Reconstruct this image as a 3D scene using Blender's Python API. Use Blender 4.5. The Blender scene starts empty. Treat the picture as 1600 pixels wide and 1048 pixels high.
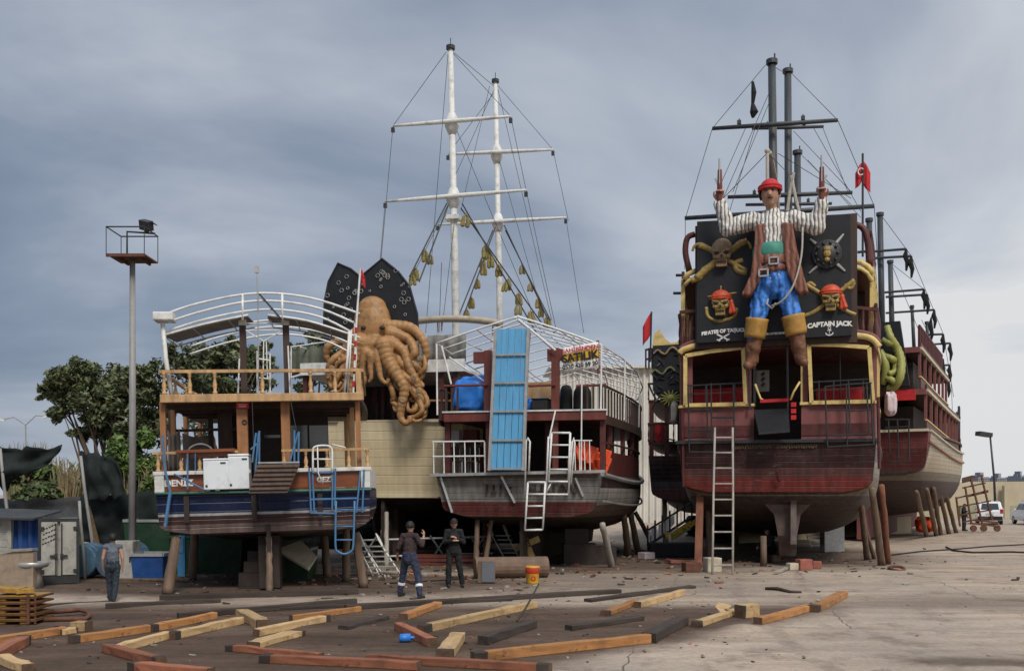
import bpy, bmesh, math, random
from mathutils import Vector, Matrix, Euler, noise as mnoise
random.seed(7)
V = Vector
S = bpy.context.scene
COL = S.collection
F, CH, HY = 1500.0, 2.4, 770.0

# ------------------------------------------------------------------ camera geometry
def ray(px, py): return V(((px-800)/F, 1.0, (HY-py)/F))
def W(px, py, d): return V((0, 0, CH)) + ray(px, py)*d
def G(px, py):
    d = F*CH/(py-HY)
    return V(((px-800)/F*d, d, 0))

class Frame:
    def __init__(s, px, d, head, roll=0):
        s.loc = V(((px-800)/F*d, d, 0)); s.rot = (0, math.radians(roll), -math.radians(head))
        s.M = Matrix.Translation(s.loc) @ Euler(s.rot, 'XYZ').to_matrix().to_4x4()
        s.I = s.M.inverted(); s.c = s.I @ V((0, 0, CH))
    def at(s, px, py, y=0.0):           # photo point carried onto the local plane y = const
        r = s.I.to_3x3() @ ray(px, py); t = (y-s.c.y)/r.y
        return s.c + r*t
    def atx(s, px, py, x):              # ... onto the local plane x = const
        r = s.I.to_3x3() @ ray(px, py); t = (x-s.c.x)/r.x
        return s.c + r*t
    def z(s, py, y=0.0, px=None):
        return s.at(s.cpx if px is None else px, py, y).z

# ------------------------------------------------------------------ mesh builder
class MB:
    def __init__(s): s.v = []; s.f = []; s.mi = []; s.m = 0
    def add(s, vs, fs):
        o = len(s.v); s.v += [tuple(p) for p in vs]
        for f in fs: s.f.append([i+o for i in f]); s.mi.append(s.m)
        return s
    def box(s, c, d, rot=None):
        c = V(c); R = Euler(rot).to_matrix() if rot else Matrix.Identity(3)
        vs = [c + R @ V((x*d[0]/2, y*d[1]/2, z*d[2]/2)) for x in (-1, 1) for y in (-1, 1) for z in (-1, 1)]
        return s.add(vs, [(0,1,3,2),(4,6,7,5),(0,4,5,1),(2,3,7,6),(0,2,6,4),(1,5,7,3)])
    def bar(s, p, q, w, h=None, up=(0,0,1)):
        p, q = V(p), V(q); h = h or w; d = (q-p)
        if d.length < 1e-6: return s
        d.normalize(); u = V(up)
        if abs(d.dot(u)) > .98: u = V((0, 1, 0))
        a = d.cross(u).normalized(); b = a.cross(d).normalized()
        vs = [e + a*i*w/2 + b*j*h/2 for e in (p, q) for i, j in ((-1,-1),(1,-1),(1,1),(-1,1))]
        return s.add(vs, [(0,1,2,3),(7,6,5,4),(0,4,5,1),(1,5,6,2),(2,6,7,3),(3,7,4,0)])
    def tube(s, pts, r, n=8, cap=True):
        pts = [V(p) for p in pts]; m = len(pts); rs = r if isinstance(r, (list, tuple)) else [r]*m
        vs = []; ref = None
        for i, p in enumerate(pts):
            d = (pts[min(i+1, m-1)]-pts[max(i-1, 0)]).normalized()
            if ref is None:
                ref = V((0, 0, 1)) if abs(d.z) < .9 else V((1, 0, 0))
            a = (ref - d*ref.dot(d))
            if a.length < 1e-4: a = d.orthogonal()
            a.normalize(); ref = a; b = d.cross(a)
            for k in range(n):
                t = 2*math.pi*k/n; vs.append(p + (a*math.cos(t) + b*math.sin(t))*rs[i])
        fs = [(i*n+k, i*n+(k+1)%n, (i+1)*n+(k+1)%n, (i+1)*n+k) for i in range(m-1) for k in range(n)]
        if cap: fs += [tuple(range(n-1, -1, -1)), tuple(range((m-1)*n, m*n))]
        return s.add(vs, fs)
    def prism(s, pts, ext):
        pts = [V(p) for p in pts]; e = V(ext); n = len(pts)
        vs = pts + [p+e for p in pts]
        return s.add(vs, [tuple(range(n)), tuple(range(2*n-1, n-1, -1))] + [(i, i+n, (i+1)%n+n, (i+1)%n) for i in range(n)])
    def lathe(s, prof, base, n=12, axis=(0,0,1)):
        b = V(base); R = V((0,0,1)).rotation_difference(V(axis)).to_matrix()
        vs = [b + R @ V((r*math.cos(2*math.pi*k/n), r*math.sin(2*math.pi*k/n), z)) for r, z in prof for k in range(n)]
        m = len(prof)
        fs = [(i*n+k, i*n+(k+1)%n, (i+1)*n+(k+1)%n, (i+1)*n+k) for i in range(m-1) for k in range(n)]
        fs += [tuple(range(n-1,-1,-1)), tuple(range((m-1)*n, m*n))]
        return s.add(vs, fs)
    def ball(s, c, r, nu=12, nv=8, rot=None):
        c = V(c); r = V((r, r, r)) if not hasattr(r, '__len__') else V(r)
        R = Euler(rot).to_matrix() if rot else Matrix.Identity(3)
        vs = [c + R @ V((0, 0, r.z))]
        for j in range(1, nv):
            p = math.pi*j/nv
            for i in range(nu):
                t = 2*math.pi*i/nu; vs.append(c + R @ V((r.x*math.sin(p)*math.cos(t), r.y*math.sin(p)*math.sin(t), r.z*math.cos(p))))
        vs.append(c - R @ V((0, 0, r.z))); e = len(vs)-1
        fs = [(0, 1+i, 1+(i+1)%nu) for i in range(nu)]
        for j in range(nv-2):
            fs += [(1+j*nu+i, 1+(j+1)*nu+i, 1+(j+1)*nu+(i+1)%nu, 1+j*nu+(i+1)%nu) for i in range(nu)]
        fs += [(1+(nv-2)*nu+(i+1)%nu, 1+(nv-2)*nu+i, e) for i in range(nu)]
        return s.add(vs, fs)
    def cap(s, p, q, r1, r2, n=10):     # tapered capsule
        p, q = V(p), V(q); d = q-p; L = d.length
        if L < 1e-5: return s.ball(p, r1, n, 6)
        d /= L; pts = []; rs = []
        for a in (-80, -45, -15): pts.append(p + d*r1*math.sin(math.radians(a))); rs.append(r1*math.cos(math.radians(a)))
        for a in (15, 45, 80): pts.append(q + d*r2*math.sin(math.radians(a))); rs.append(r2*math.cos(math.radians(a)))
        return s.tube(pts, rs, n)
    def grid(s, fn, nu, nv):
        vs = [fn(i/nu, j/nv) for j in range(nv+1) for i in range(nu+1)]
        return s.add(vs, [(j*(nu+1)+i, j*(nu+1)+i+1, (j+1)*(nu+1)+i+1, (j+1)*(nu+1)+i) for j in range(nv) for i in range(nu)])
    def split(s, name, mat, parent=None, **kw):     # every loose piece becomes an object of its own
        root = list(range(len(s.v)))
        def find(i):
            while root[i] != i: root[i] = root[root[i]]; i = root[i]
            return i
        for f in s.f:
            for i in f[1:]: root[find(i)] = find(f[0])
        groups = {}
        for f, m_ in zip(s.f, s.mi): groups.setdefault(find(f[0]), []).append((f, m_))
        out = []
        for fl in groups.values():
            k = MB(); ix = {}
            for f, m_ in fl:
                for i in f:
                    if i not in ix: ix[i] = len(k.v); k.v.append(s.v[i])
                k.f.append([ix[i] for i in f]); k.mi.append(m_)
            out.append(k.build(name, mat, parent, **kw))
        return out[0]
    def build(s, name, mat, parent=None, smooth=False, bevel=0, center=False, label=None, solid=0, remesh=0, fixn=True, norm=False):
        vs = s.v; off = None
        if center and vs:
            off = sum((V(p) for p in vs), V())/len(vs)
            if center == 'base': off.z = min(p[2] for p in vs)
            vs = [tuple(V(p)-off) for p in vs]
        me = bpy.data.meshes.new(name); me.from_pydata(vs, [], s.f); me.update()
        for m in (mat if isinstance(mat, (list, tuple)) else [mat]): me.materials.append(m)
        if any(s.mi): me.polygons.foreach_set('material_index', s.mi)
        if norm or remesh:
            bm = bmesh.new(); bm.from_mesh(me); bmesh.ops.recalc_face_normals(bm, faces=bm.faces); bm.to_mesh(me); bm.free()
        if smooth: me.polygons.foreach_set('use_smooth', [True]*len(me.polygons))
        o = bpy.data.objects.new(name, me); COL.objects.link(o)
        if off is not None: o.location = off
        if parent: o.parent = parent
        if label: o['label'] = label
        if solid:
            k = o.modifiers.new('s', 'SOLIDIFY'); k.thickness = solid
        if remesh:
            k = o.modifiers.new('r', 'REMESH'); k.mode = 'VOXEL'; k.voxel_size = remesh; k.use_smooth_shade = True
            k = o.modifiers.new('q', 'SMOOTH'); k.iterations = 4; k.factor = .5
        if bevel:
            k = o.modifiers.new('b', 'BEVEL'); k.width = bevel; k.segments = 2; k.limit_method = 'ANGLE'
        return o

def crease(o, strength, size, stretch=None):
    t = bpy.data.textures.new('crease', 'CLOUDS'); t.noise_scale = size; t.noise_depth = 3
    k = o.modifiers.new('d', 'DISPLACE'); k.texture = t; k.strength = strength; k.mid_level = .5; k.texture_coords = 'LOCAL'
def tag(o, label, cat, group=None, kind=None):
    if label: o['label'] = label
    if cat: o['category'] = cat
    if group: o['group'] = group
    if kind: o['kind'] = kind
    return o
def thing(name, label, cat, loc=(0,0,0), rot=(0,0,0), group=None):
    o = bpy.data.objects.new(name, None); COL.objects.link(o)
    o.location = loc; o.rotation_euler = rot
    return tag(o, label, cat, group)
def inst(o, parent, loc, rotz=0, scale=None):
    c = o.copy(); COL.objects.link(c); c.parent = parent; c.location = loc; c.rotation_euler = (0, 0, rotz)
    if scale: c.scale = scale
    return c
def struct(o): o['kind'] = 'structure'; return o
def text(s, size, mat, parent, M, ext=.006, name='lettering', bold=0, curve=0):
    cu = bpy.data.curves.new('t', 'FONT'); cu.body = s; cu.size = size; cu.extrude = ext; cu.align_x = 'CENTER'; cu.align_y = 'CENTER'; cu.offset = bold
    t = bpy.data.objects.new('t', cu); COL.objects.link(t)
    me = bpy.data.meshes.new_from_object(t.evaluated_get(bpy.context.evaluated_depsgraph_get()))
    bpy.data.objects.remove(t); bpy.data.curves.remove(cu)
    if curve:
        for v in me.vertices: v.co.y -= curve*v.co.x*v.co.x
    me.materials.clear(); me.materials.append(mat); me.name = name
    o = bpy.data.objects.new(name, me); COL.objects.link(o)
    if parent: o.parent = parent
    o.matrix_local = M
    return o
def face_back(p, rz=0, roll=0):   # text facing local -y at p
    return Matrix.Translation(V(p)) @ Matrix.Rotation(rz, 4, 'Z') @ Matrix.Rotation(math.pi/2, 4, 'X') @ Matrix.Rotation(roll, 4, 'Z')

# ------------------------------------------------------------------ materials
def nodes(name):
    m = bpy.data.materials.new(name); m.use_nodes = True; nt = m.node_tree
    return m, nt, nt.nodes['Principled BSDF']
def N(nt, t, **kw):
    n = nt.nodes.new(t)
    for k, v in kw.items():
        if k in n.inputs: n.inputs[k].default_value = v
        else: setattr(n, k, v)
    return n
def mat(name, col, rough=.7, var=.25, sc=3, stretch=(1,1,1), bump=.15, metal=0, col2=None, spec=.4, coord='Object', rnd=0, dirt=0, dsc=1.2, dcol=(.09,.075,.06)):
    m, nt, b = nodes(name); L = nt.links.new
    tc = N(nt, 'ShaderNodeTexCoord'); mp = N(nt, 'ShaderNodeMapping'); mp.inputs['Scale'].default_value = stretch
    L(tc.outputs[coord], mp.inputs['Vector'])
    n1 = N(nt, 'ShaderNodeTexNoise', Scale=sc, Detail=6.0, Roughness=.65); L(mp.outputs[0], n1.inputs['Vector'])
    cr = N(nt, 'ShaderNodeValToRGB'); L(n1.outputs['Fac'], cr.inputs['Fac'])
    c2 = col2 or tuple(c*(1-var) for c in col); c1 = tuple(min(1, c*(1+var*.6)) for c in col)
    cr.color_ramp.elements[0].position = .32; cr.color_ramp.elements[1].position = .68
    cr.color_ramp.elements[0].color = (*c2, 1); cr.color_ramp.elements[1].color = (*c1, 1)
    out = cr.outputs['Color']
    if dirt:
        n2 = N(nt, 'ShaderNodeTexNoise', Scale=dsc, Detail=8.0, Roughness=.7); L(tc.outputs[coord], n2.inputs['Vector'])
        r2 = N(nt, 'ShaderNodeValToRGB'); L(n2.outputs['Fac'], r2.inputs['Fac'])
        r2.color_ramp.elements[0].position = .5; r2.color_ramp.elements[1].position = .68
        r2.color_ramp.elements[0].color = (0,0,0,1); r2.color_ramp.elements[1].color = (dirt,dirt,dirt,1)
        mx = N(nt, 'ShaderNodeMixRGB'); L(r2.outputs['Color'], mx.inputs['Fac']); L(out, mx.inputs['Color1']); mx.inputs['Color2'].default_value = (*dcol, 1)
        out = mx.outputs['Color']
    if rnd:
        oi = N(nt, 'ShaderNodeObjectInfo'); mr = N(nt, 'ShaderNodeMapRange'); L(oi.outputs['Random'], mr.inputs['Value']); mr.inputs['To Min'].default_value = 1-rnd; mr.inputs['To Max'].default_value = 1+rnd*.6
        n5 = N(nt, 'ShaderNodeTexNoise', Scale=9.0, Detail=3.0); L(tc.outputs[coord], n5.inputs['Vector']); r5 = N(nt, 'ShaderNodeMapRange'); L(n5.outputs['Fac'], r5.inputs['Value']); r5.inputs['From Min'].default_value = .62; r5.inputs['From Max'].default_value = .72; r5.inputs['To Min'].default_value = 1; r5.inputs['To Max'].default_value = .45
        mm = N(nt, 'ShaderNodeMath', operation='MULTIPLY'); L(mr.outputs[0], mm.inputs[0]); L(r5.outputs[0], mm.inputs[1])
        mv = N(nt, 'ShaderNodeMixRGB', blend_type='MULTIPLY', Fac=1.0); L(out, mv.inputs['Color1']); L(mm.outputs[0], mv.inputs['Color2']); out = mv.outputs['Color']
    L(out, b.inputs['Base Color'])
    b.inputs['Roughness'].default_value = rough; b.inputs['Metallic'].default_value = metal; b.inputs['Specular IOR Level'].default_value = spec
    if bump:
        bp = N(nt, 'ShaderNodeBump', Strength=bump, Distance=.03); L(n1.outputs['Fac'], bp.inputs['Height']); L(bp.outputs[0], b.inputs['Normal'])
    return m
def bands(name, stops, zmin, zmax, wob=.02, rough=.6, plank=.22, dirt=.45, sideways=None, streak=.35, scrape=.55, seam=.62):
    """painted hull: stops = [(z, colour)] from the keel up, edges wander a little, planks run lengthwise"""
    m, nt, b = nodes(name); L = nt.links.new
    tc = N(nt, 'ShaderNodeTexCoord'); sp = N(nt, 'ShaderNodeSeparateXYZ'); L(tc.outputs['Object'], sp.inputs[0])
    n1 = N(nt, 'ShaderNodeTexNoise', Scale=3.0, Detail=6.0, Roughness=.7); L(tc.outputs['Object'], n1.inputs['Vector'])
    ma = N(nt, 'ShaderNodeMath', operation='MULTIPLY_ADD'); L(n1.outputs['Fac'], ma.inputs[0]); ma.inputs[1].default_value = wob*2; ma.inputs[2].default_value = -wob
    ad = N(nt, 'ShaderNodeMath', operation='ADD'); L(sp.outputs['Z'], ad.inputs[0]); L(ma.outputs[0], ad.inputs[1])
    mr = N(nt, 'ShaderNodeMapRange'); L(ad.outputs[0], mr.inputs['Value']); mr.inputs['From Min'].default_value = zmin; mr.inputs['From Max'].default_value = zmax
    def ramp(st):
        cr = N(nt, 'ShaderNodeValToRGB'); cr.color_ramp.interpolation = 'CONSTANT'; L(mr.outputs[0], cr.inputs['Fac'])
        el = cr.color_ramp.elements
        while len(el) < len(st): el.new(.5)
        for e, (z, c) in zip(el, sorted(st, key=lambda t: t[0])): e.position = max(0, min(1, (z-zmin)/(zmax-zmin))); e.color = (*c, 1)
        for i, (z, c) in enumerate(sorted(st, key=lambda t: t[0])): el[i].position = max(0, min(1, (z-zmin)/(zmax-zmin))); el[i].color = (*c, 1)
        return cr.outputs['Color']
    out = ramp(stops)
    if sideways:                        # another paint scheme on the sides than on the transom
        lt = N(nt, 'ShaderNodeMath', operation='GREATER_THAN'); L(sp.outputs['Y'], lt.inputs[0]); lt.inputs[1].default_value = sideways[1]
        mx = N(nt, 'ShaderNodeMixRGB'); L(lt.outputs[0], mx.inputs['Fac']); L(out, mx.inputs['Color1']); L(ramp(sideways[0]), mx.inputs['Color2']); out = mx.outputs['Color']
    # weathering: blotches, vertical run marks
    n2 = N(nt, 'ShaderNodeTexNoise', Scale=1.6, Detail=9.0, Roughness=.72); L(tc.outputs['Object'], n2.inputs['Vector'])
    r2 = N(nt, 'ShaderNodeValToRGB'); L(n2.outputs['Fac'], r2.inputs['Fac']); r2.color_ramp.elements[0].position = .48; r2.color_ramp.elements[1].position = .72
    r2.color_ramp.elements[0].color = (0,0,0,1); r2.color_ramp.elements[1].color = (dirt,)*3+(1,)
    mx = N(nt, 'ShaderNodeMixRGB'); L(r2.outputs['Color'], mx.inputs['Fac']); L(out, mx.inputs['Color1']); mx.inputs['Color2'].default_value = (.16,.13,.11,1)
    mp = N(nt, 'ShaderNodeMapping'); mp.inputs['Scale'].default_value = (6, 6, .35); L(tc.outputs['Object'], mp.inputs['Vector'])
    n3 = N(nt, 'ShaderNodeTexNoise', Scale=1.0, Detail=5.0); L(mp.outputs[0], n3.inputs['Vector'])
    r3 = N(nt, 'ShaderNodeMapRange'); L(n3.outputs['Fac'], r3.inputs['Value']); r3.inputs['From Min'].default_value = .35; r3.inputs['From Max'].default_value = .7
    r3.inputs['To Min'].default_value = 1-streak; r3.inputs['To Max'].default_value = 1.08
    m2 = N(nt, 'ShaderNodeMixRGB', blend_type='MULTIPLY', Fac=1.0); L(mx.outputs['Color'], m2.inputs['Color1']); L(r3.outputs[0], m2.inputs['Color2'])
    wv = N(nt, 'ShaderNodeMath', operation='PINGPONG'); L(ad.outputs[0], wv.inputs[0]); wv.inputs[1].default_value = plank/2
    w2 = N(nt, 'ShaderNodeMapRange'); L(wv.outputs[0], w2.inputs['Value']); w2.inputs['From Max'].default_value = .016
    a2 = N(nt, 'ShaderNodeMath', operation='MULTIPLY_ADD'); L(n1.outputs['Fac'], a2.inputs[0]); a2.inputs[1].default_value = .5; L(w2.outputs[0], a2.inputs[2])
    mq = N(nt, 'ShaderNodeMapping'); mq.inputs['Scale'].default_value = (1.6, 1.6, 7); L(tc.outputs['Object'], mq.inputs['Vector'])
    n4 = N(nt, 'ShaderNodeTexNoise', Scale=1.7, Detail=8.0, Roughness=.75); L(mq.outputs[0], n4.inputs['Vector'])
    r4 = N(nt, 'ShaderNodeMapRange'); L(n4.outputs['Fac'], r4.inputs['Value']); r4.inputs['From Min'].default_value = .61; r4.inputs['From Max'].default_value = .66; r4.inputs['To Max'].default_value = scrape
    m3 = N(nt, 'ShaderNodeMixRGB'); L(r4.outputs[0], m3.inputs['Fac']); L(m2.outputs['Color'], m3.inputs['Color1']); m3.inputs['Color2'].default_value = (.27,.22,.19,1)
    r6 = N(nt, 'ShaderNodeMapRange'); L(w2.outputs[0], r6.inputs['Value']); r6.inputs['To Min'].default_value = seam; r6.inputs['To Max'].default_value = 1.0
    m4 = N(nt, 'ShaderNodeMixRGB', blend_type='MULTIPLY', Fac=1.0); L(m3.outputs['Color'], m4.inputs['Color1']); L(r6.outputs[0], m4.inputs['Color2'])
    L(m4.outputs['Color'], b.inputs['Base Color']); b.inputs['Roughness'].default_value = rough; b.inputs['Specular IOR Level'].default_value = .35
    bp = N(nt, 'ShaderNodeBump', Strength=.6, Distance=.025); L(a2.outputs[0], bp.inputs['Height']); L(bp.outputs[0], b.inputs['Normal'])
    return m

M = {}
M['white'] = mat('white_paint', (.66,.66,.63), .5, .14, 4, dirt=.45, dsc=2.5, bump=.05)
M['white_tube'] = mat('white_tube', (.72,.72,.70), .4, .12, 5, dirt=.3, dsc=4, bump=0)
M['cream'] = mat('cream_paint', (.55,.49,.36), .6, .15, 3, dirt=.4, dsc=2)
M['yellow'] = mat('yellow_trim', (.66,.50,.19), .5, .2, 4, dirt=.35, dsc=3)
M['pine'] = mat('light_wood', (.50,.31,.15), .6, .35, 6, (1,1,.15), dirt=.4, dsc=3)
M['oak'] = mat('orange_wood', (.33,.15,.06), .5, .35, 6, (1,1,.15), dirt=.35, dsc=3)
M['varnish'] = mat('varnished_board', (.21,.065,.025), .3, .4, 4, (.3,1,2), dirt=.2)
M['darkwood'] = mat('dark_wood', (.055,.032,.024), .6, .4, 5, (1,1,.2))
M['maroon'] = mat('maroon_wood', (.09,.022,.02), .5, .35, 5, dirt=.3, dsc=2)
M['mauve'] = mat('faded_maroon', (.20,.068,.066), .65, .25, 2.5, (1,1,.5), dirt=.35, dsc=2)
M['redwood'] = mat('red_brown_wood', (.15,.04,.03), .5, .35, 4, (1,1,.3), dirt=.3)
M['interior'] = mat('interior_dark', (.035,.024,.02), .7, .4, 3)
M['deck'] = mat('deck_planks', (.13,.085,.06), .7, .35, 4, (3,.4,1))
M['steel'] = mat('dark_steel', (.045,.047,.05), .45, .3, 6, metal=.3)
M['mastgrey'] = mat('grey_mast', (.045,.052,.058), .5, .3, 5, (1,1,.3), dirt=.25)
M['black'] = mat('black_board', (.012,.013,.016), .5, .3, 3, dirt=.15, dcol=(.05,.05,.05))
M['rope'] = mat('rope', (.05,.05,.05), .8, .2, 8)
M['rope_pale'] = mat('pale_rope', (.42,.39,.34), .8, .2, 8)
M['blue_paint'] = mat('blue_tube', (.075,.19,.36), .45, .25, 5, dirt=.35, dsc=5)
M['panel_blue'] = mat('sky_blue_planks', (.105,.36,.62), .5, .15, 4, (2,2,.3), dirt=.3, dsc=4, dcol=(.2,.25,.3))
M['alu'] = mat('grey_aluminium', (.42,.43,.42), .4, .2, 6, metal=.4, dirt=.3)
M['tarp_blue'] = mat('blue_tarp', (.03,.19,.62), .4, .25, 3)
M['orange'] = mat('orange_fabric', (.72,.09,.025), .7, .25, 6)
M['red'] = mat('red_cloth', (.48,.02,.025), .7, .25, 5)
M['fridge'] = mat('white_enamel', (.7,.74,.77), .25, .05, 2, dirt=.25, dsc=3, bump=0)
M['tan'] = mat('tan_carving', (.40,.215,.085), .5, .55, 3.0, bump=.5, dirt=.75, dsc=3, dcol=(.12,.05,.02))
M['grey_fab'] = mat('grey_canvas', (.30,.29,.27), .8, .25, 3, dirt=.4)
def thin(m_, f=.5):        # cloth that lets daylight through
    nt_ = m_.node_tree; b_ = nt_.nodes['Principled BSDF']; o_ = nt_.nodes['Material Output']; t_ = nt_.nodes.new('ShaderNodeBsdfTranslucent'); x_ = nt_.nodes.new('ShaderNodeMixShader'); x_.inputs[0].default_value = f
    src = b_.inputs['Base Color'].links[0].from_socket; nt_.links.new(src, t_.inputs[0]); nt_.links.new(b_.outputs[0], x_.inputs[1]); nt_.links.new(t_.outputs[0], x_.inputs[2]); nt_.links.new(x_.outputs[0], o_.inputs[0]); return m_
M['beige_fab'] = mat('pale_canvas', (.46,.41,.36), .8, .2, 2)
M['skin'] = mat('skin', (.40,.22,.15), .5, .12, 10)
M['hair'] = mat('black_hair', (.012,.010,.009), .6, .3, 20)
M['shirt_white0'] = mat('striped_white', (.62,.60,.55), .6, .3, 3, (4,1,1), dirt=.4, dsc=4, dcol=(.1,.1,.1))
M['coat'] = mat('brown_coat', (.20,.075,.045), .5, .3, 4, (1,1,.3))
M['trouser_blue'] = mat('blue_trousers', (.035,.17,.58), .45, .3, 3, (2,2,.6))
M['boot'] = mat('brown_boot', (.17,.075,.04), .5, .4, 4)
M['cuff'] = mat('tan_boot_cuff', (.45,.25,.06), .5, .3, 5)
M['teal'] = mat('teal_sash', (.06,.27,.21), .6, .3, 5)
M['gold'] = mat('old_gold', (.36,.25,.075), .45, .4, 8, dirt=.4, dsc=6, dcol=(.05,.06,.02))
M['bone'] = mat('bone_brown', (.30,.20,.11), .5, .4, 7, dirt=.5, dsc=6)
M['scarf'] = mat('orange_red_scarf', (.55,.075,.03), .5, .3, 6)
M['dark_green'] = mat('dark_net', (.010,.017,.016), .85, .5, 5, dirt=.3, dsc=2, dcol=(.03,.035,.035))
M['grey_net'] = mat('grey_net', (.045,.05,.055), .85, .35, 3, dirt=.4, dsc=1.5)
M['green_steel'] = mat('green_steel', (.02,.06,.03), .5, .35, 3, dirt=.5, dsc=2)
M['blue_plastic'] = mat('blue_plastic', (.02,.08,.27), .4, .3, 3, dirt=.4)
M['blue_dull'] = mat('dull_blue_drum', (.06,.13,.20), .55, .35, 4, dirt=.6, dsc=3)
M['box_white'] = mat('dirty_white_box', (.38,.37,.33), .6, .2, 3, (1,1,.5), dirt=.6, dsc=3)
M['galv'] = mat('galvanised', (.27,.265,.26), .5, .2, 4, (1,1,.2), dirt=.3)
M['rust'] = mat('rusty_iron', (.12,.05,.03), .8, .4, 6)
M['timber_prop'] = mat('weathered_timber', (.17,.115,.08), .8, .45, 5, (1,1,.12), bump=.5, dirt=.4, dsc=3)
M['timber_red'] = mat('red_timber_prop', (.21,.085,.05), .8, .4, 5, (1,1,.12), bump=.5)
M['timber_grey'] = mat('pale_grey_timber', (.36,.33,.29), .8, .35, 5, (1,1,.12), bump=.5, dirt=.4)
M['concrete'] = mat('concrete_block', (.27,.25,.22), .9, .25, 5, dirt=.4)
M['brickred'] = mat('red_block', (.33,.11,.08), .85, .3, 6, dirt=.5, dsc=5)
M['wallc'] = mat('cream_wall', (.47,.41,.29), .85, .12, .7, (1,1,.3), dirt=.3, dsc=.5, dcol=(.25,.22,.17))
M['shed'] = mat('pale_shed_sheet', (.62,.60,.55), .6, .12, 1, (1,1,.2), dirt=.25, dsc=.4)
M['carwhite'] = mat('white_car_paint', (.70,.71,.72), .2, .03, 1, bump=0, spec=.6)
M['glass'] = mat('dark_glass', (.02,.024,.028), .08, .1, 1, bump=0, spec=.7)
M['rubber'] = mat('black_rubber', (.018,.018,.019), .8, .3, 6)
M['plate'] = mat('number_plate', (.6,.6,.58), .4, .05, 3, bump=0)
M['lampred'] = mat('tail_lamp', (.42,.015,.02), .2, .1, 3, bump=0)
M['city'] = mat('far_concrete', (.27,.29,.33), .9, .25, .5)
M['bark'] = mat('bark', (.13,.10,.075), .9, .4, 6, (1,1,.2), bump=.6)
M['leaf1'] = mat('leaf_dark', (.050,.070,.030), .6, .4, 3, bump=0)
M['leaf2'] = mat('leaf_mid', (.095,.120,.052), .6, .4, 3, bump=0)
M['leaf3'] = mat('leaf_pale', (.17,.18,.085), .6, .4, 3, bump=0)
M['leaf4'] = mat('leaf_bright', (.10,.17,.03), .6, .4, 3, bump=0)
M['reed'] = mat('dry_reed', (.26,.20,.11), .8, .4, 4, bump=0)
M['cloth_black'] = mat('black_cloth', (.012,.012,.014), .85, .3, 6)
M['cloth_plum'] = mat('plum_brown_cloth', (.045,.027,.030), .85, .3, 6)
M['camo'] = mat('navy_camouflage', (.035,.045,.085), .85, .3, 14, col2=(.012,.015,.03))
M['cloth_grey'] = mat('grey_vest_cloth', (.11,.125,.155), .85, .2, 6)
M['jean'] = mat('dark_jean', (.025,.035,.05), .85, .3, 6)
M['pale'] = mat('pale_lettering', (.72,.72,.70), .6, .08, 6, bump=0)
M['ink'] = mat('black_lettering', (.015,.014,.014), .6, .1, 6, bump=0)
M['bucket_y'] = mat('yellow_bucket', (.68,.40,.03), .4, .15, 5)
M['bucket_r'] = mat('red_bucket_band', (.52,.05,.03), .4, .15, 5)
M['pallet_y'] = mat('yellow_pallet', (.36,.20,.035), .7, .4, 5, dirt=.5, dsc=3)
M['pinkish'] = mat('pale_pink_sheet', (.56,.46,.48), .6, .15, 3)
M['netgreen'] = mat('grey_green_screen', (.23,.25,.19), .7, .25, 2, dirt=.3)
M['olive'] = mat('yellow_green_bundle', (.23,.19,.065), .8, .45, 5)
M['oldtimber'] = mat('old_grey_timber', (.050,.037,.030), .85, .45, 4, (.15,1,1), bump=.5)
M['snake'] = mat('yellow_green_scales', (.33,.33,.09), .45, .35, 6, dirt=.45, dsc=6, dcol=(.07,.08,.03))
TIM = {'pale': mat('pale_cut_timber', (.50,.34,.17), .75, .4, 4, (.12,1,1), bump=.5, rnd=.3, dirt=.5, dsc=2.5, dcol=(.2,.1,.05)),
       'orange': mat('orange_cut_timber', (.46,.215,.075), .75, .45, 4, (.12,1,1), bump=.5, rnd=.3, dirt=.5, dsc=2.5, dcol=(.17,.07,.035)),
       'red': mat('red_cut_timber', (.31,.115,.06), .75, .45, 4, (.12,1,1), bump=.5, rnd=.3, dirt=.6, dsc=2.5, dcol=(.12,.05,.03)),
       'dark': M['oldtimber']}
def fold_shade_bands(name, c1, c2, sc, dist):  # dark bands paint the shade of cloth folds, on the shirt also stripes
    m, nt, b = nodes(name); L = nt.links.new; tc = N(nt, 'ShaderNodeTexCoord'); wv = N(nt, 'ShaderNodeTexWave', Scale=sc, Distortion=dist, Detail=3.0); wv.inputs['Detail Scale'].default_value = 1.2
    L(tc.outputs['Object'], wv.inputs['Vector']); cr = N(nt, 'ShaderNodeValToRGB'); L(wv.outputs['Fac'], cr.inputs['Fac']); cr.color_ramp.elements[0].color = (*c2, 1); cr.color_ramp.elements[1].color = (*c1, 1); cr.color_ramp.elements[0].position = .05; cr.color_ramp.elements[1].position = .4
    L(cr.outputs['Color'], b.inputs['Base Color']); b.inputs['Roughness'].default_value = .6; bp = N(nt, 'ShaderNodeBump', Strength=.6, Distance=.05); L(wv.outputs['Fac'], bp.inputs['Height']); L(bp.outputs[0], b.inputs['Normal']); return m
M['shirt_white'] = fold_shade_bands('striped_fold_shirt', (.68,.66,.61), (.13,.12,.12), 2.6, 3.5)
M['trouser_blue'] = fold_shade_bands('blue_fold_shade', (.05,.22,.66), (.018,.10,.36), 1.3, 6.0); M['coat'] = fold_shade_bands('coat_fold_shade', (.23,.09,.055), (.12,.045,.03), 1.6, 4.0)  # shade of the folds put into the colour
thin(M['beige_fab'], .6); thin(M['grey_fab'], .35); thin(M['netgreen'], .5)
M['endgrain'] = mat('dark_end_grain', (.11,.065,.04), .9, .4, 14)
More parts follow.
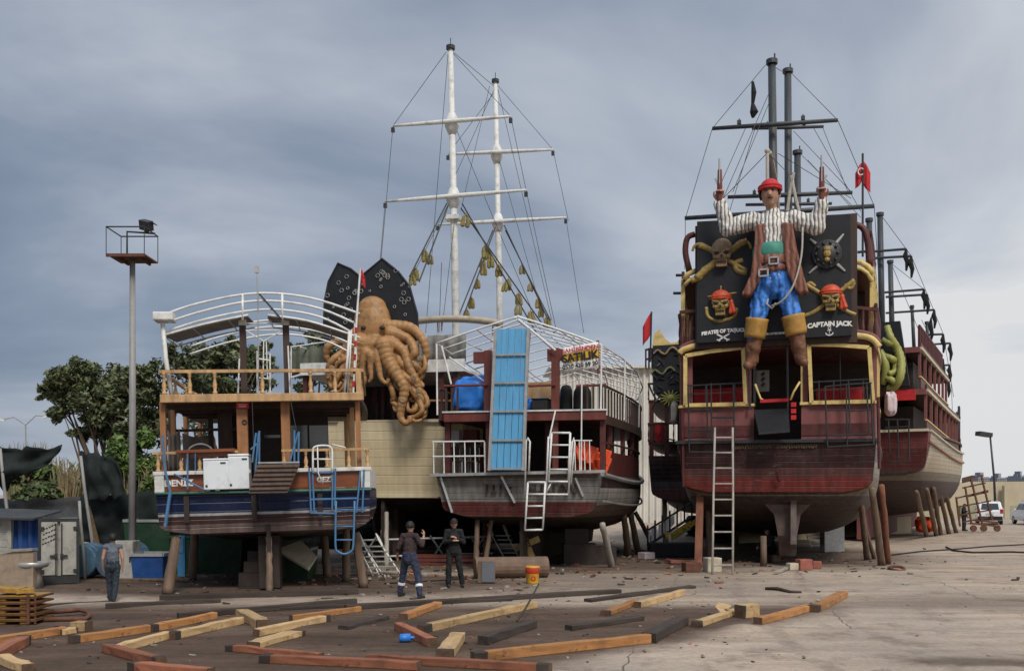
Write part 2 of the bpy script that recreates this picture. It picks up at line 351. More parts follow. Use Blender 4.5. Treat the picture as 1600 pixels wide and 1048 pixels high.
# ------------------------------------------------------------------ camera, sky, sun
cam = bpy.data.cameras.new('camera'); co = bpy.data.objects.new('camera', cam); COL.objects.link(co)
co.location = (0, 0, CH); co.rotation_euler = (math.pi/2, 0, 0); cam.sensor_width = 36; cam.lens = 36*F/1600
cam.shift_y = (HY-524)/1600; cam.clip_end = 3000; cam.clip_start = .1; S.camera = co
S.view_settings.view_transform = 'Standard'; S.view_settings.look = 'None'; S.view_settings.exposure = 0; S.view_settings.gamma = 1

SUN_EL, SUN_AZ = 46, 166         # degrees; azimuth clockwise from +Y
w = bpy.data.worlds.new('World'); S.world = w; w.use_nodes = True; nt = w.node_tree; L = nt.links.new
bg = nt.nodes['Background']
sky = N(nt, 'ShaderNodeTexSky'); sky.sky_type = 'NISHITA'; sky.sun_disc = False
sky.sun_elevation = math.radians(SUN_EL); sky.sun_rotation = math.radians(SUN_AZ); sky.dust_density = 2
tc = N(nt, 'ShaderNodeTexCoord'); sx = N(nt, 'ShaderNodeSeparateXYZ'); L(tc.outputs['Generated'], sx.inputs[0])
def MA(op, a, b=None, c=None):
    n = N(nt, 'ShaderNodeMath', operation=op)
    for i, q in enumerate((a, b, c)):
        if q is None: continue
        if isinstance(q, (int, float)): n.inputs[i].default_value = q
        else: L(q, n.inputs[i])
    return n.outputs[0]
den = MA('ADD', MA('MAXIMUM', sx.outputs['Z'], 0.0), .22)
cx = MA('DIVIDE', sx.outputs['X'], den); cy = MA('DIVIDE', sx.outputs['Y'], den)
cv = N(nt, 'ShaderNodeCombineXYZ'); L(cx, cv.inputs[0]); L(cy, cv.inputs[1]); cv.inputs[2].default_value = 3.3
na = N(nt, 'ShaderNodeTexNoise', Scale=.75, Detail=7.0, Roughness=.52, Distortion=.35); L(cv.outputs[0], na.inputs['Vector'])
nb = N(nt, 'ShaderNodeTexNoise', Scale=.32, Detail=3.0, Roughness=.5); L(cv.outputs[0], nb.inputs['Vector'])
# brighter bank of cloud towards the right and above the left horizon
gx = MA('MULTIPLY', sx.outputs['X'], .72)
lo = MA('MULTIPLY', MA('POWER', MA('SUBTRACT', 1.0, MA('MINIMUM', MA('MULTIPLY', MA('MAXIMUM', sx.outputs['Z'], 0.0), 5.0), 1.0)), 2.0), .30)
fac = MA('ADD', MA('ADD', MA('ADD', MA('MULTIPLY', na.outputs['Fac'], 2.1), MA('MULTIPLY', nb.outputs['Fac'], 1.5)), gx), lo)
fac = MA('ADD', fac, -1.19)
cr = N(nt, 'ShaderNodeValToRGB'); L(fac, cr.inputs['Fac']); e = cr.color_ramp.elements
for _ in range(3): e.new(.5)
for i, (p, c) in enumerate([(.10, (.175,.225,.315)), (.32, (.255,.308,.40)), (.50, (.385,.432,.515)), (.70, (.57,.605,.66)), (.9, (.76,.765,.775))]):
    e[i].position = p; e[i].color = (*c, 1)
up = N(nt, 'ShaderNodeMapRange'); L(sx.outputs['Z'], up.inputs['Value']); up.inputs['From Min'].default_value = .5; up.inputs['From Max'].default_value = .95
up.inputs['To Min'].default_value = 1.0; up.inputs['To Max'].default_value = 2.3
mlt = N(nt, 'ShaderNodeMixRGB', blend_type='MULTIPLY', Fac=1.0); L(cr.outputs['Color'], mlt.inputs['Color1']); L(up.outputs[0], mlt.inputs['Color2'])
sk = N(nt, 'ShaderNodeMixRGB', blend_type='MULTIPLY', Fac=1.0); L(sky.outputs[0], sk.inputs['Color1']); sk.inputs['Color2'].default_value = (.1, .1, .1, 1)
mxs = N(nt, 'ShaderNodeMixRGB', Fac=.92); L(sk.outputs[0], mxs.inputs['Color1']); L(mlt.outputs[0], mxs.inputs['Color2'])
L(mxs.outputs[0], bg.inputs['Color']); bg.inputs['Strength'].default_value = 1.0
sl = bpy.data.lights.new('sun', 'SUN'); sl.energy = 2.3; sl.angle = math.radians(16); sl.color = (1, .93, .83)
so = bpy.data.objects.new('sun', sl); COL.objects.link(so)
az, el = math.radians(SUN_AZ), math.radians(SUN_EL)
so.rotation_euler = V((math.sin(az)*math.cos(el), math.cos(az)*math.cos(el), math.sin(el))).to_track_quat('Z', 'Y').to_euler()

# ------------------------------------------------------------------ ground
m, nt, b = nodes('yard_ground'); L = nt.links.new
tc = N(nt, 'ShaderNodeTexCoord'); sx = N(nt, 'ShaderNodeSeparateXYZ'); L(tc.outputs['Object'], sx.inputs[0])
def NZ(sc, det=6., ro=.65, stretch=None):
    n = N(nt, 'ShaderNodeTexNoise', Scale=sc, Detail=det, Roughness=ro); src = tc.outputs['Object']
    if stretch:
        mp = N(nt, 'ShaderNodeMapping'); mp.inputs['Scale'].default_value = stretch; L(src, mp.inputs[0]); src = mp.outputs[0]
    L(src, n.inputs['Vector']); return n.outputs['Fac']
def RAMP(f, st):
    c = N(nt, 'ShaderNodeValToRGB'); L(f, c.inputs['Fac']); e = c.color_ramp.elements
    while len(e) < len(st): e.new(.5)
    for i, (p, q) in enumerate(st): e[i].position = p; e[i].color = (*q, 1) if hasattr(q, '__len__') else (q, q, q, 1)
    return c.outputs['Color']
def MIX(f, a, c, bt='MIX'):
    n = N(nt, 'ShaderNodeMixRGB', blend_type=bt)
    for k, q in (('Fac', f), ('Color1', a), ('Color2', c)):
        if isinstance(q, (int, float)): n.inputs[k].default_value = q
        elif isinstance(q, tuple): n.inputs[k].default_value = (*q, 1)
        else: L(q, n.inputs[k])
    return n.outputs['Color']
X, Y = sx.outputs['X'], sx.outputs['Y']
big = NZ(.22, 8., .6); med = NZ(.9, 8., .7); fine = NZ(9., 5., .7); grit = NZ(55., 3.)
streaks = NZ(1., 7., .65, (.25, 1.1, 1))
wob = MA('MULTIPLY', MA('SUBTRACT', med, .5), 3.2); wob2 = MA('MULTIPLY', MA('SUBTRACT', big, .5), 5.0); wb = MA('ADD', wob, wob2)
def SS(v, a, c):
    n = N(nt, 'ShaderNodeMapRange', interpolation_type='SMOOTHSTEP'); L(v, n.inputs['Value']); n.inputs['From Min'].default_value = a; n.inputs['From Max'].default_value = c
    return n.outputs[0]
def ELL(cx, cy, rx, ry, soft=.3):
    u = MA('DIVIDE', MA('ADD', MA('SUBTRACT', X, cx), MA('MULTIPLY', wb, .5)), rx); v = MA('DIVIDE', MA('ADD', MA('SUBTRACT', Y, cy), MA('MULTIPLY', wob, .3)), ry)
    r = MA('SQRT', MA('ADD', MA('MULTIPLY', u, u), MA('MULTIPLY', v, v)))
    return SS(r, 1.0+soft, 1.0-soft)
# raw earth in front: left of a slanting edge and nearer than the slipway planks
edge = MA('SUBTRACT', MA('ADD', MA('MULTIPLY', MA('SUBTRACT', Y, 15.0), .95), 2.4), X)
d1 = MA('MULTIPLY', SS(MA('ADD', edge, MA('MULTIPLY', wob, .25)), -.5, 1.0), SS(MA('ADD', Y, MA('MULTIPLY', wob, .35)), 21.4, 19.6))
d1 = MA('MULTIPLY', d1, .95)
d2 = MA('MULTIPLY', ELL(-6.5, 25.5, 7.5, 3.6), .9)
d3 = MA('MULTIPLY', ELL(1.5, 35, 7.5, 7), .82)
d4 = MA('MULTIPLY', ELL(10.5, 38, 5.0, 7), .78)
d5 = MA('MULTIPLY', ELL(-14, 31, 9, 5), .75)
d6 = MA('MULTIPLY', ELL(10.5, 21.0, 5.5, 1.2, .6), .45)
d7 = MA('MULTIPLY', ELL(0, 25.5, 7, 3.4, .5), .42)
d8 = MA('MULTIPLY', ELL(7.0, 13.7, 1.1, .35, .5), .7)
dirt = MA('MAXIMUM', MA('MAXIMUM', MA('MAXIMUM', d1, d2), MA('MAXIMUM', d3, d4)), MA('MAXIMUM', MA('MAXIMUM', d5, d7), MA('MAXIMUM', d6, d8)))
conc = RAMP(streaks, [(.28, (.24,.185,.14)), (.43, (.36,.285,.22)), (.6, (.46,.375,.295)), (.78, (.53,.44,.355))])
conc = MIX(RAMP(big, [(.45, 0.), (.62, .55)]), conc, (.29,.25,.215))
conc = MIX(RAMP(med, [(.52, 0.), (.62, .6), (.72, .8)]), conc, (.19,.14,.105))
earth = RAMP(streaks, [(.3, (.044,.026,.017)), (.5, (.076,.047,.032)), (.72, (.135,.090,.063))])
earth = MIX(RAMP(NZ(2.4, 8., .75), [(.5, 0.), (.68, .7)]), earth, (.032,.021,.015))
col = MIX(dirt, conc, earth)
col = MIX(1.0, col, RAMP(fine, [(.3, .78), (.7, 1.12)]), 'MULTIPLY'); col = MIX(1.0, col, RAMP(grit, [(.3, .86), (.7, 1.1)]), 'MULTIPLY')
# tyre tracks and old spills on the concrete
spot = RAMP(NZ(.55, 9., .8), [(.60, 0.), (.66, .75)])
col = MIX(MA('MULTIPLY', spot, MA('SUBTRACT', 1.0, dirt)), col, (.12,.095,.078))
trk = MA('ABSOLUTE', MA('SUBTRACT', MA('ABSOLUTE', MA('SUBTRACT', MA('SUBTRACT', X, MA('MULTIPLY', MA('POWER', MA('MULTIPLY', MA('SUBTRACT', Y, 12.0), .1), 2.0), .9)), 5.2)), .85))
trk = MA('MULTIPLY', SS(MA('ADD', trk, MA('MULTIPLY', MA('SUBTRACT', fine, .5), .35)), .22, .05), MA('MULTIPLY', RAMP(NZ(1.4, 6.), [(.4, 0.), (.6, 1.)]), .55))
col = MIX(trk, col, (.17,.135,.11))
# crack between two concrete pours
cb = N(nt, 'ShaderNodeTexBrick', Scale=1.0); cb.inputs['Mortar Size'].default_value = .016; cb.inputs['Brick Width'].default_value = 7.0; cb.inputs['Row Height'].default_value = 5.0
mpb = N(nt, 'ShaderNodeMapping'); mpb.inputs['Rotation'].default_value = (0, 0, .22); mpb.inputs['Location'].default_value = (1.2, 1.9, 0); L(tc.outputs['Object'], mpb.inputs[0])
vad = N(nt, 'ShaderNodeVectorMath', operation='ADD'); L(mpb.outputs[0], vad.inputs[0])
nv = N(nt, 'ShaderNodeTexNoise', Scale=1.3, Detail=5.); L(tc.outputs['Object'], nv.inputs['Vector']); vsc = N(nt, 'ShaderNodeVectorMath', operation='SCALE'); L(nv.outputs['Color'], vsc.inputs[0]); vsc.inputs['Scale'].default_value = .35
L(vsc.outputs[0], vad.inputs[1]); L(vad.outputs[0], cb.inputs['Vector'])
col = MIX(MA('MULTIPLY', MA('MULTIPLY', cb.outputs['Fac'], MA('SUBTRACT', 1.0, dirt)), .9), col, (.10,.085,.07))
L(col, b.inputs['Base Color']); b.inputs['Roughness'].default_value = .92; b.inputs['Specular IOR Level'].default_value = .25
hh = MA('ADD', MA('MULTIPLY', med, .8), MA('ADD', MA('MULTIPLY', fine, .5), MA('MULTIPLY', grit, .15)))
bp = N(nt, 'ShaderNodeBump', Strength=.55, Distance=.06); L(hh, bp.inputs['Height']); L(bp.outputs[0], b.inputs['Normal'])
g = MB(); R = 1200
g.add([(-R,-R,0),(R,-R,0),(R,R,0),(-R,R,0)], [(0,1,2,3)])
struct(g.build('ground', m))
# low earth humps where the raw earth has been churned
def hump(x, y, rx, ry, h, name='terrain'):
    k = MB(); sd = random.random()*50
    k.grid(lambda u, v: (x+(u-.5)*2*rx, y+(v-.5)*2*ry, -.01 + h*max(0, 1-((u-.5)**2+(v-.5)**2)*4)*(.5+.9*mnoise.noise((u*5+sd, v*5, sd)))), 26, 16)
    return struct(k.build(name, m, smooth=True))
hump(-1.5, 17.2, 5.5, 1.6, .06); hump(-7, 21.5, 6, 1.6, .09); hump(1.5, 24.0, 5, 1.3, .07); hump(4.2, 16.6, 1.4, 1.0, .10)

# ------------------------------------------------------------------ timbers on the ground
def timber(p, q, wd, ht, kind, label, lift=0, cat='timber', group='sawn timbers scattered over the bare earth', name='sawn_timber', twist=0, mid=0.0):
    a, c = G(*p), G(*q); a.z = c.z = lift; d = c-a; Ln = d.length
    k = MB(); n = 7; sd = random.random()*99; vs = []; taper = random.uniform(.88, 1.0)
    TT = [0,.05+.4*min(.2,.12/Ln),.22,.4,.6,.78,.95-.4*min(.2,.12/Ln),1]
    for i in range(n+1):
        t = TT[i]; x = (t-.5)*Ln; bow = mid*math.sin(math.pi*t); wv = wd*(1-(1-taper)*t)*(1+.07*mnoise.noise((i*1.3, sd, 2)))
        for sy, sz in ((-1,0),(1,0),(1,1),(-1,1)):
            j = .026*mnoise.noise((i*.7+sd, sy*3, sz*5))
            sk = .06*wd*sy if i in (0, n) else 0
            vs.append((x+sk, sy*wv/2+bow+j, sz*ht+j*.6*sz))
    fs = [(i*4+e, (i+1)*4+e, (i+1)*4+(e+1)%4, i*4+(e+1)%4) for i in range(n) for e in range(4)]
    k.add(vs, fs)
    if kind != 'dark' and random.random() < .75:
        e0 = 0 if random.random() < .6 else (n-1)*4
        for q in range(4): k.mi[e0+q] = 2
    k.m = 1; k.add([vs[i] for i in range(4)], [(0,1,2,3)]); k.add([vs[n*4+i] for i in range(4)], [(3,2,1,0)])
    o = k.build(name, [TIM[kind], M['endgrain'] if kind != 'dark' else M['oldtimber'], M['oldtimber']], bevel=.014, norm=True)
    o.location = (a+c)/2; o.rotation_euler = (twist, 0, math.atan2(d.y, d.x))
    return tag(o, label, cat, group)
T = [
 ((-40,1012),(100,990),.16,.13,'orange','long orange beam entering at the left edge beside a pale offcut'),
 ((-20,1036),(38,1006),.24,.15,'red','broad red brown beam at the left edge of the yard, behind a stubby pale slab'),
 ((4,1034),(45,1050),.18,.12,'pale','stubby pale slab in the bottom left corner'),
 ((92,992),(116,988),.2,.10,'pale','small pale offcut touching the end of the long orange beam at left'),
 ((115,985),(140,985),.22,.17,'pale','short upright pale block with a dark end, right of the yellow pallet stack'),
 ((110,1005),(232,987),.15,.13,'orange','orange beam with a dark sawn end lying nearest the yellow pallets'),
 ((234,987),(335,966),.15,.13,'orange','orange beam continuing end to end behind the one nearest the pallets'),
 ((168,1018),(252,1040),.17,.13,'red','red brown beam pointing towards the camera at lower left'),
 ((182,1020),(268,996),.14,.13,'pale','curved pale rib timber meeting the red brown beam at lower left'),
 ((268,999),(376,974),.16,.13,'pale','pale beam with a dark end joined to the curved rib timber'),
 ((378,964),(412,983),.24,.16,'pale','short thick pale beam end-on to the camera'),
 ((400,994),(512,970),.15,.13,'pale','pale beam with bark edge right of the short thick end-on beam'),
 ((455,970),(562,955),.13,.11,'orange','orange beam farthest back in the left pile, near the dark slipway plank'),
 ((396,1012),(468,992),.26,.10,'pale','pale wedge shaped slab lying on top of a red plank'),
 ((357,1016),(502,1030),.12,.10,'red','red plank running under the pale wedge shaped slab'),
 ((410,1034),(655,1046),.16,.12,'red','long red brown plank at the bottom edge with a black charred end'),
 ((206,1047),(330,1058),.16,.13,'red','red plank cut off by the bottom edge at lower left'),
 ((536,984),(602,967),.22,.08,'dark','flat dark grey slab between the pale piles'),
 ((630,968),(684,948),.2,.12,'orange','short orange beam with a red end in the middle of the yard'),
 ((624,984),(676,1010),.18,.14,'red','red brown beam beside the blue plastic ball'),
 ((657,989),(835,949),.17,.14,'pale','longest pale beam, slanting away in the middle of the yard'),
 ((694,1030),(716,1000),.26,.14,'pale','short pale block end-on at bottom centre'),
 ((754,1007),(832,980),.18,.14,'dark','dark weathered beam with a twig on it'),
 ((738,1034),(1014,1004),.15,.15,'orange','longest orange beam along the edge of the concrete'),
 ((1014,1004),(1066,976),.24,.16,'dark','dark rough log end beyond the longest orange beam'),
 ((575,1034),(860,1050),.15,.12,'red','red plank with a splintered end at bottom centre'),
 ((888,984),(1002,968),.20,.09,'dark','low dark half buried beam in the middle right of the bare earth'),
 ((944,962),(992,943),.18,.10,'orange','orange bark slab touching a pale beam'),
 ((996,949),(1066,929),.17,.13,'pale','pale beam farthest right of the rear row'),
 ((1086,980),(1152,958),.18,.11,'pale','pale beam under a white splinter at right'),
 ((1154,965),(1180,962),.24,.25,'pale','pale block standing on end at right'),
 ((1184,975),(1272,951),.18,.13,'orange','orange red beam on the bare concrete at right'),
 ((1270,956),(1318,932),.22,.14,'orange','farthest right orange beam, joined end to end with another'),
]
for t in T: timber(*t[:6], mid=random.uniform(-.03, .03))
old = [((278,966),(556,942),.16,.11,'dark','dark slipway plank behind the left timber pile'),
 ((165,950),(345,941),.2,.10,'dark','dark plank at the feet of the man in the grey vest'),
 ((345,956),(800,938),.15,.07,'dark','long dark plank in front of the two workmen'),
 ((540,952),(968,926),.22,.10,'dark','longest dark slipway beam crossing in front of the workmen'),
 ((918,940),(1082,918),.22,.07,'dark','dark flat plank at the right end of the slipway'),
 ((250,938),(560,927),.22,.13,'dark','dark sleeper under the stern of the blue boat'),
 ((60,947),(170,941),.05,.05,'dark','thin dark bar between the yellow pallets and the man in the grey vest')]
for t in old: timber(*t, group='dark planks of the slipway', name='slipway_plank', cat='plank')
def twig(pts, r, label):
    k = MB(); k.tube([G(x, y)+V((0,0,z)) for x, y, z in pts], [r*(1-.12*i) for i in range(len(pts))], 6)
    tag(k.build('twig', M['oldtimber'], smooth=True, center='base'), label, 'twig')
twig([(808,984,.16),(822,972,.28),(836,955,.42),(842,949,.5)], .022, 'thin dark twig standing up from the dark weathered beam')
twig([(1196,921,.02),(1215,922,.05),(1235,926,.03),(1252,926,.02)], .05, 'crooked dark stick lying on the concrete in front of the pirate ship')
k = MB(); a = G(1118,962); k.prism([a+V(p) for p in ((0,0,.16),(.22,-.12,.15),(.30,-.04,.20),(.08,.10,.24))], (0,.01,.02)); k.prism([a+V(p) for p in ((0,.02,.18),(.1,-.3,.02),(.2,-.33,.02),(.12,.04,.2))], (0,.01,.015))
tag(k.build('splinter', TIM['pale'], center='base'), 'white splintered board resting on a pale beam at right', 'wood scrap')
k = MB(); a = G(633,1003); k.tube([a+V((-.09,0,.07)), a+V((-.08,0,.07)), a+V((.08,.03,.07)), a+V((.09,.03,.07))], [.05,.07,.07,.05], 12); k.cap(a+V((.09,.03,.07)), a+V((.13,.04,.07)), .03, .025)
tag(k.build('plastic_canister', M['tarp_blue'], smooth=True, center='base'), 'small bright blue plastic canister lying beside a red brown beam', 'canister')
# chips and rubble nobody could count
k = MB()
def chip(x, y, s):
    k.m = random.choice((0,0,1,2,3)); a = random.random()*6.3
    k.box((x, y, s*.3), (s*random.uniform(.6,3.0), s*random.uniform(.4,1), s*random.uniform(.2,.6)), (random.uniform(-.3,.3), random.uniform(-.2,.2), a))
for _ in range(420): chip(random.uniform(-11, 4.5), random.uniform(13.5, 24), random.uniform(.012, .045))
for _ in range(520): chip(random.gauss(-5, 5), random.gauss(27.5, 2.6), random.uniform(.03, .11))
for _ in range(260): chip(random.gauss(2, 4.5), random.gauss(36, 4), random.uniform(.03, .12))
for _ in range(160): chip(random.gauss(10, 3), random.gauss(33, 3), random.uniform(.02, .09))
for _ in range(90): chip(random.uniform(2, 16), random.uniform(14, 28), random.uniform(.008, .03))
tag(k.build('debris', [M['oldtimber'], TIM['red'], M['timber_prop'], M['timber_grey']]), 'wood chips and rubble littering the ground under the boats', 'rubble', kind='stuff')
# cable and iron ring on the concrete
def cable(pts, label, r=.022):
    k = MB(); P = [G(x, y)+V((0,0,r)) for x, y in pts]; k.tube(P, r, 6); tag(k.build('cable', M['rubber'], smooth=True, center='base'), label, 'cable')
cable([(1390,868),(1440,862),(1500,858),(1545,854),(1660,848)], 'black cable lying straight across the concrete at right', .03)
cable([(1478,855),(1490,861),(1520,864),(1580,863),(1660,866)], 'black hose curving over the concrete at far right', .035)
cable([(600,912),(690,907),(760,903)], 'black cable on the ground behind the two workmen', .02)
k = MB(); a = G(1402,890); k.tube([a+V((.22*math.cos(t*.5236), .2*math.sin(t*.5236), .05+.05*math.sin(t*.5236))) for t in range(13)], .045, 8)
tag(k.build('iron_ring', M['rust'], smooth=True, center='base'), 'iron mooring ring lying on the concrete right of the pirate ship', 'ring')
# ------------------------------------------------------------------ left background: lamp mast, trees, nets, huts
p = G(207, 905); d0 = p.y
t = thing('light_mast', 'tall concrete lighting mast with a caged platform and one floodlight', 'lamp post', p)
def lp(px, py, dd=0): return W(px, py, d0+dd)-p
k = MB(); k.tube([(0,0,0), (0,0,lp(207,405).z)], [.11, .075], 12); k.build('pole', M['galv'], t, smooth=True)
zt, zr = lp(207,404).z, lp(207,362).z; hw = .52
k = MB(); k.box((0,0,zt), (2*hw,1.0,.04)); k.bar((-hw,-.5,zt-.04),(hw,-.5,zt-.04),.06); k.bar((-.3,-.5,zt-.05),(-.3,.5,zt-.05),.06); k.bar((.3,-.5,zt-.05),(.3,.5,zt-.05),.06); k.build('platform', M['rust'], t)
k = MB()
for x in (-hw, hw):
    for y in (-.5, .5): k.tube([(x,y,zt),(x,y,zr)], .012, 6)
for x0,y0,x1,y1 in ((-hw,-.5,hw,-.5),(-hw,.5,hw,.5),(-hw,-.5,-hw,.5),(hw,-.5,hw,.5)): k.tube([(x0,y0,zr),(x1,y1,zr)], .02, 6)
k.tube([(-.15,0,zt),(-.15,0,zr),(hw,.3,zr+.03)], .03, 6); k.build('cage_rail', M['steel'], t)
k = MB(); k.box((.42,-.1,zr+.15), (.34,.2,.26), (.4,.3,-.4)); k.box((.42,-.06,zr+.02), (.1,.1,.1)); k.box((.62,-.1,zr+.2),(.14,.22,.02),(0,.4,0)); k.build('floodlight', M['steel'], t)

def leafball(k, c, r, n, size, mats=(0,1,2)):
    for _ in range(n):
        d = V((random.gauss(0,1), random.gauss(0,1), random.gauss(0,1))).normalized(); q = V(c) + V((d.x*r[0], d.y*r[1], d.z*r[2]))*random.random()**.45
        a = V((random.gauss(0,1), random.gauss(0,1), random.gauss(0,.7))).normalized(); b_ = a.cross(V((random.gauss(0,1), random.gauss(0,1), random.gauss(0,1)))).normalized()
        s = size*random.uniform(.6, 1.35); k.m = random.choice(mats)
        k.add([q-a*s, q+b_*s*.42, q+a*s, q-b_*s*.42], [(0,1,2,3)])
def tree(px, dd, foot_py, blobs, label, leafn=170, size=.17, stems=((0,0),), sc=1.0):
    base = V(((px-800)/F*dd, dd, 0)); t = thing('broadleaf_tree', label, 'tree', base, group='trees behind the yard fence')
    tr = MB(); cr_ = MB()
    for bx, by, rr in blobs:
        c = W(bx, by, dd)-base; r = rr/F*dd; c.y += random.uniform(-1.2, 1.2)
        st = V((random.choice(stems)[0]+random.uniform(-.15,.15), 0, 0)); mid = V((c.x*.35+st.x*.5, c.y*.3, c.z*.55))
        tr.tube([st, V((st.x*.8+mid.x*.2, mid.y*.3, mid.z*.45)), mid, (mid+c)/2+V((random.uniform(-.2,.2),0,.1)), c], [.09,.07,.05,.03,.012], 6)
        for _ in range(7):
            o = V((random.gauss(0,.55), random.gauss(0,.5), random.gauss(0,.5)))*r
            tr.tube([c*.85+mid*.15, c+o*.6, c+o*1.3], [.02,.012,.005], 4)
            leafball(cr_, c+o, (r*.62, r*.7, r*.5), int(leafn/6), size)
            leafball(cr_, c+o*1.5, (r*.5, r*.6, r*.42), int(leafn/9), size)
    tr.build('trunk', M['bark'], t, smooth=True); cr_.build('crown', [M['leaf1'], M['leaf2'], M['leaf3']], t)
b1 = [(92,590,18),(120,585,25),(150,580,26),(180,586,24),(212,588,24),(236,596,20),(82,612,15),(110,612,28),(140,606,30),(172,610,30),(205,612,30),(238,618,26),(262,622,20),
      (95,640,20),(125,640,26),(158,636,28),(190,640,28),(222,642,26),(250,645,22),(130,665,22),(165,664,24),(200,666,22),(232,668,20),(66,604,9),(62,617,8),(112,676,14)]
rt = random.Random(4)
b1 = [(82+(x-62)*.84, y, r*.92) for x, y, r in b1]
tree(160, 38, 900, b1+[(rt.uniform(110,240), rt.uniform(590,680), rt.uniform(16,26)) for _ in range(6)], 'broad dark green tree behind the lighting mast', 340, .12, ((-.3,0),(.1,0),(.5,0)))
b2 = [(285,560,13),(305,556,17),(330,552,19),(355,552,20),(380,550,18),(402,556,13),(418,566,10),(290,580,20),(318,578,24),(348,576,24),(378,578,22),(405,584,16),(300,602,24),(335,604,24),(370,606,22),(398,608,16),(425,548,6),(282,556,8),(330,640,24),(370,640,22)]
tree(345, 36, 900, b2+[(rt.uniform(285,420), rt.uniform(560,640), rt.uniform(14,22)) for _ in range(2)], 'dark tree seen through the white arches of the blue boat', 230, .115, ((-.6,0),(.2,0),(.6,0)))
b3 = [(478,545,15),(500,535,14),(520,548,14),(490,570,18),(470,585,14),(505,585,16),(480,610,18)]
tree(490, 46, 900, b3, 'small tree top showing between the blue boat and the octopus carving', 150, .17)
def bush(px0, px1, pt, pb, dd, n, mats, label, size=.14):
    base = V((((px0+px1)/2-800)/F*dd, dd, 0)); k = MB()
    for _ in range(16):
        c = W(random.uniform(px0, px1), random.uniform(pt, pb), dd)-base; c.y += random.uniform(-.7, .7)
        leafball(k, c, ((px1-px0)/F*dd*.17,.6,(pb-pt)/F*dd*.22), n, size, mats)
    for _ in range(7):
        q = W(random.uniform(px0, px1), random.uniform(pt, pb), dd)-base; k.m = 3; k.tube([(q.x*.3, random.uniform(-.2,.2), 0), q*.6, q], [.03,.02,.01], 5)
    o = k.build('leafy_bush', [M['leaf1'], M['leaf2'], M['leaf4'], M['bark']]); o.location = base
    tag(o, label, 'bush')
bush(170, 250, 682, 760, 35.5, 240, (1,2,2), 'bright green bush at the foot of the broad tree')
bush(20, 88, 730, 785, 34, 200, (0,1,1,2), 'green bush between the two dark hanging nets')
bush(205, 262, 730, 790, 36.5, 160, (0,1,2), 'green bush right of the lighting mast')
def reeds(px0, px1, pt, pb, dd, n, label, spread=.5, mats=(0,0,1)):
    base = V((((px0+px1)/2-800)/F*dd, dd, 0)); k = MB(); h = CH+(HY-pt)/F*dd; wd = (px1-px0)/F*dd/2
    for _ in range(n):
        x = random.uniform(-wd, wd); hh = h*random.uniform(.72, 1.0); l = random.uniform(-spread, spread); y = random.uniform(-.5,.5)
        k.m = random.choice(mats); w_ = random.uniform(.018,.035)
        k.tube([(x*.6, y, 0), (x*.8+l*.2, y, hh*.6), (x+l*.5, y, hh*.9), (x+l, y, hh*random.uniform(.88,1.0))], [w_, w_, w_*.8, .004], 4)
    o = k.build('reed_clump', [M['reed'], M['leaf3']]); o.location = base; tag(o, label, 'reeds')
reeds(88, 130, 702, 775, 34.5, 150, 'dry reed clump showing between the hanging nets', .7)
reeds(0, 80, 682, 700, 60, 260, 'row of reeds on the skyline at far left', .3, (0,1,1))
reeds(150, 245, 715, 790, 35, 120, 'dry stalks behind the lighting mast', .6, (0,0,1))
# far street lamp
p = W(42, 770, 95); p.z = 0; t = thing('street_lamp', 'distant two armed street lamp above the reeds at far left', 'lamp post', p)
k = MB(); q = W(40,664,95)-p; k.tube([(0,0,0), q], .07, 6); k.build('pole', M['galv'], t)
for ex, ey, hx in ((4,655,-1),(72,650,1)):
    k = MB(); e_ = W(ex, ey, 95)-p; k.tube([q, (q+e_)/2+V((0,0,.5)), e_], .05, 6); a = k.build('arm', M['galv'], t)
    k = MB(); k.box(e_+V((hx*.3,0,0)), (1.1,.35,.16), (0,-hx*.2,0)); k.build('lamp_head', M['white'], a)

def drape(name, pts, dd, mt, label, cat='net', sag=.25, rag=.0, thick=.015, n=18):
    """hanging net given by its four photo corners (top left, top right, bottom right, bottom left)"""
    A = [W(x, y, dd) for x, y in pts]; sd = random.random()*70; k = MB()
    def f(u, v):
        a = A[0].lerp(A[1], u); c = A[3].lerp(A[2], u); q = a.lerp(c, v)
        q.y += .35*mnoise.noise((u*4+sd, v*3, sd)); q.z -= sag*math.sin(math.pi*u)*(1-v*.5)
        if v > .9: q.z += rag*mnoise.noise((u*9+sd, 3, sd))
        if v < .05: q.z += .12*mnoise.noise((u*14+sd, 7, sd))
        return q
    k.grid(f, n, 10)
    return tag(k.build(name, mt, smooth=True, center='base', solid=thick), label, cat)
drape('shade_net', [(-60,684),(98,698),(62,735),(-60,768)], 29, M['dark_green'], 'black green shade net sagging from poles at the left edge', sag=.15, rag=.5)
drape('shade_net', [(122,706),(186,722),(202,776),(136,782)], 29, M['dark_green'], 'torn dark net hung between poles left of the lighting mast', sag=-.1, rag=.2)
drape('shade_net', [(-60,777),(128,777),(128,868),(-60,868)], 30, M['grey_net'], 'long grey mesh screen behind the white truck box', sag=.05)
drape('shade_net', [(128,774),(250,764),(250,850),(128,846)], 29.6, M['dark_green'], 'dark green mesh screen behind the man in the grey vest', sag=.05)
def pole(a, c, r, mt, label, n=8, cat='pole', name='net_pole', group=None):
    k = MB(); a, c = V(a), V(c); d = c-a
    k.tube([(0,0,0), d*.35+V((r*.25,0,0)), d*.7+V((-r*.2,0,0)), d], [r*1.05, r, r*.97, r*.9], n)
    o = k.build(name, mt, smooth=True); o.location = a; return tag(o, label, cat, group)
def gz(px, dd): return V(((px-800)/F*dd, dd, 0))
pole(gz(22,28.8), W(0,700,28.8), .05, M['galv'], 'leaning grey pole holding the net at the left edge')
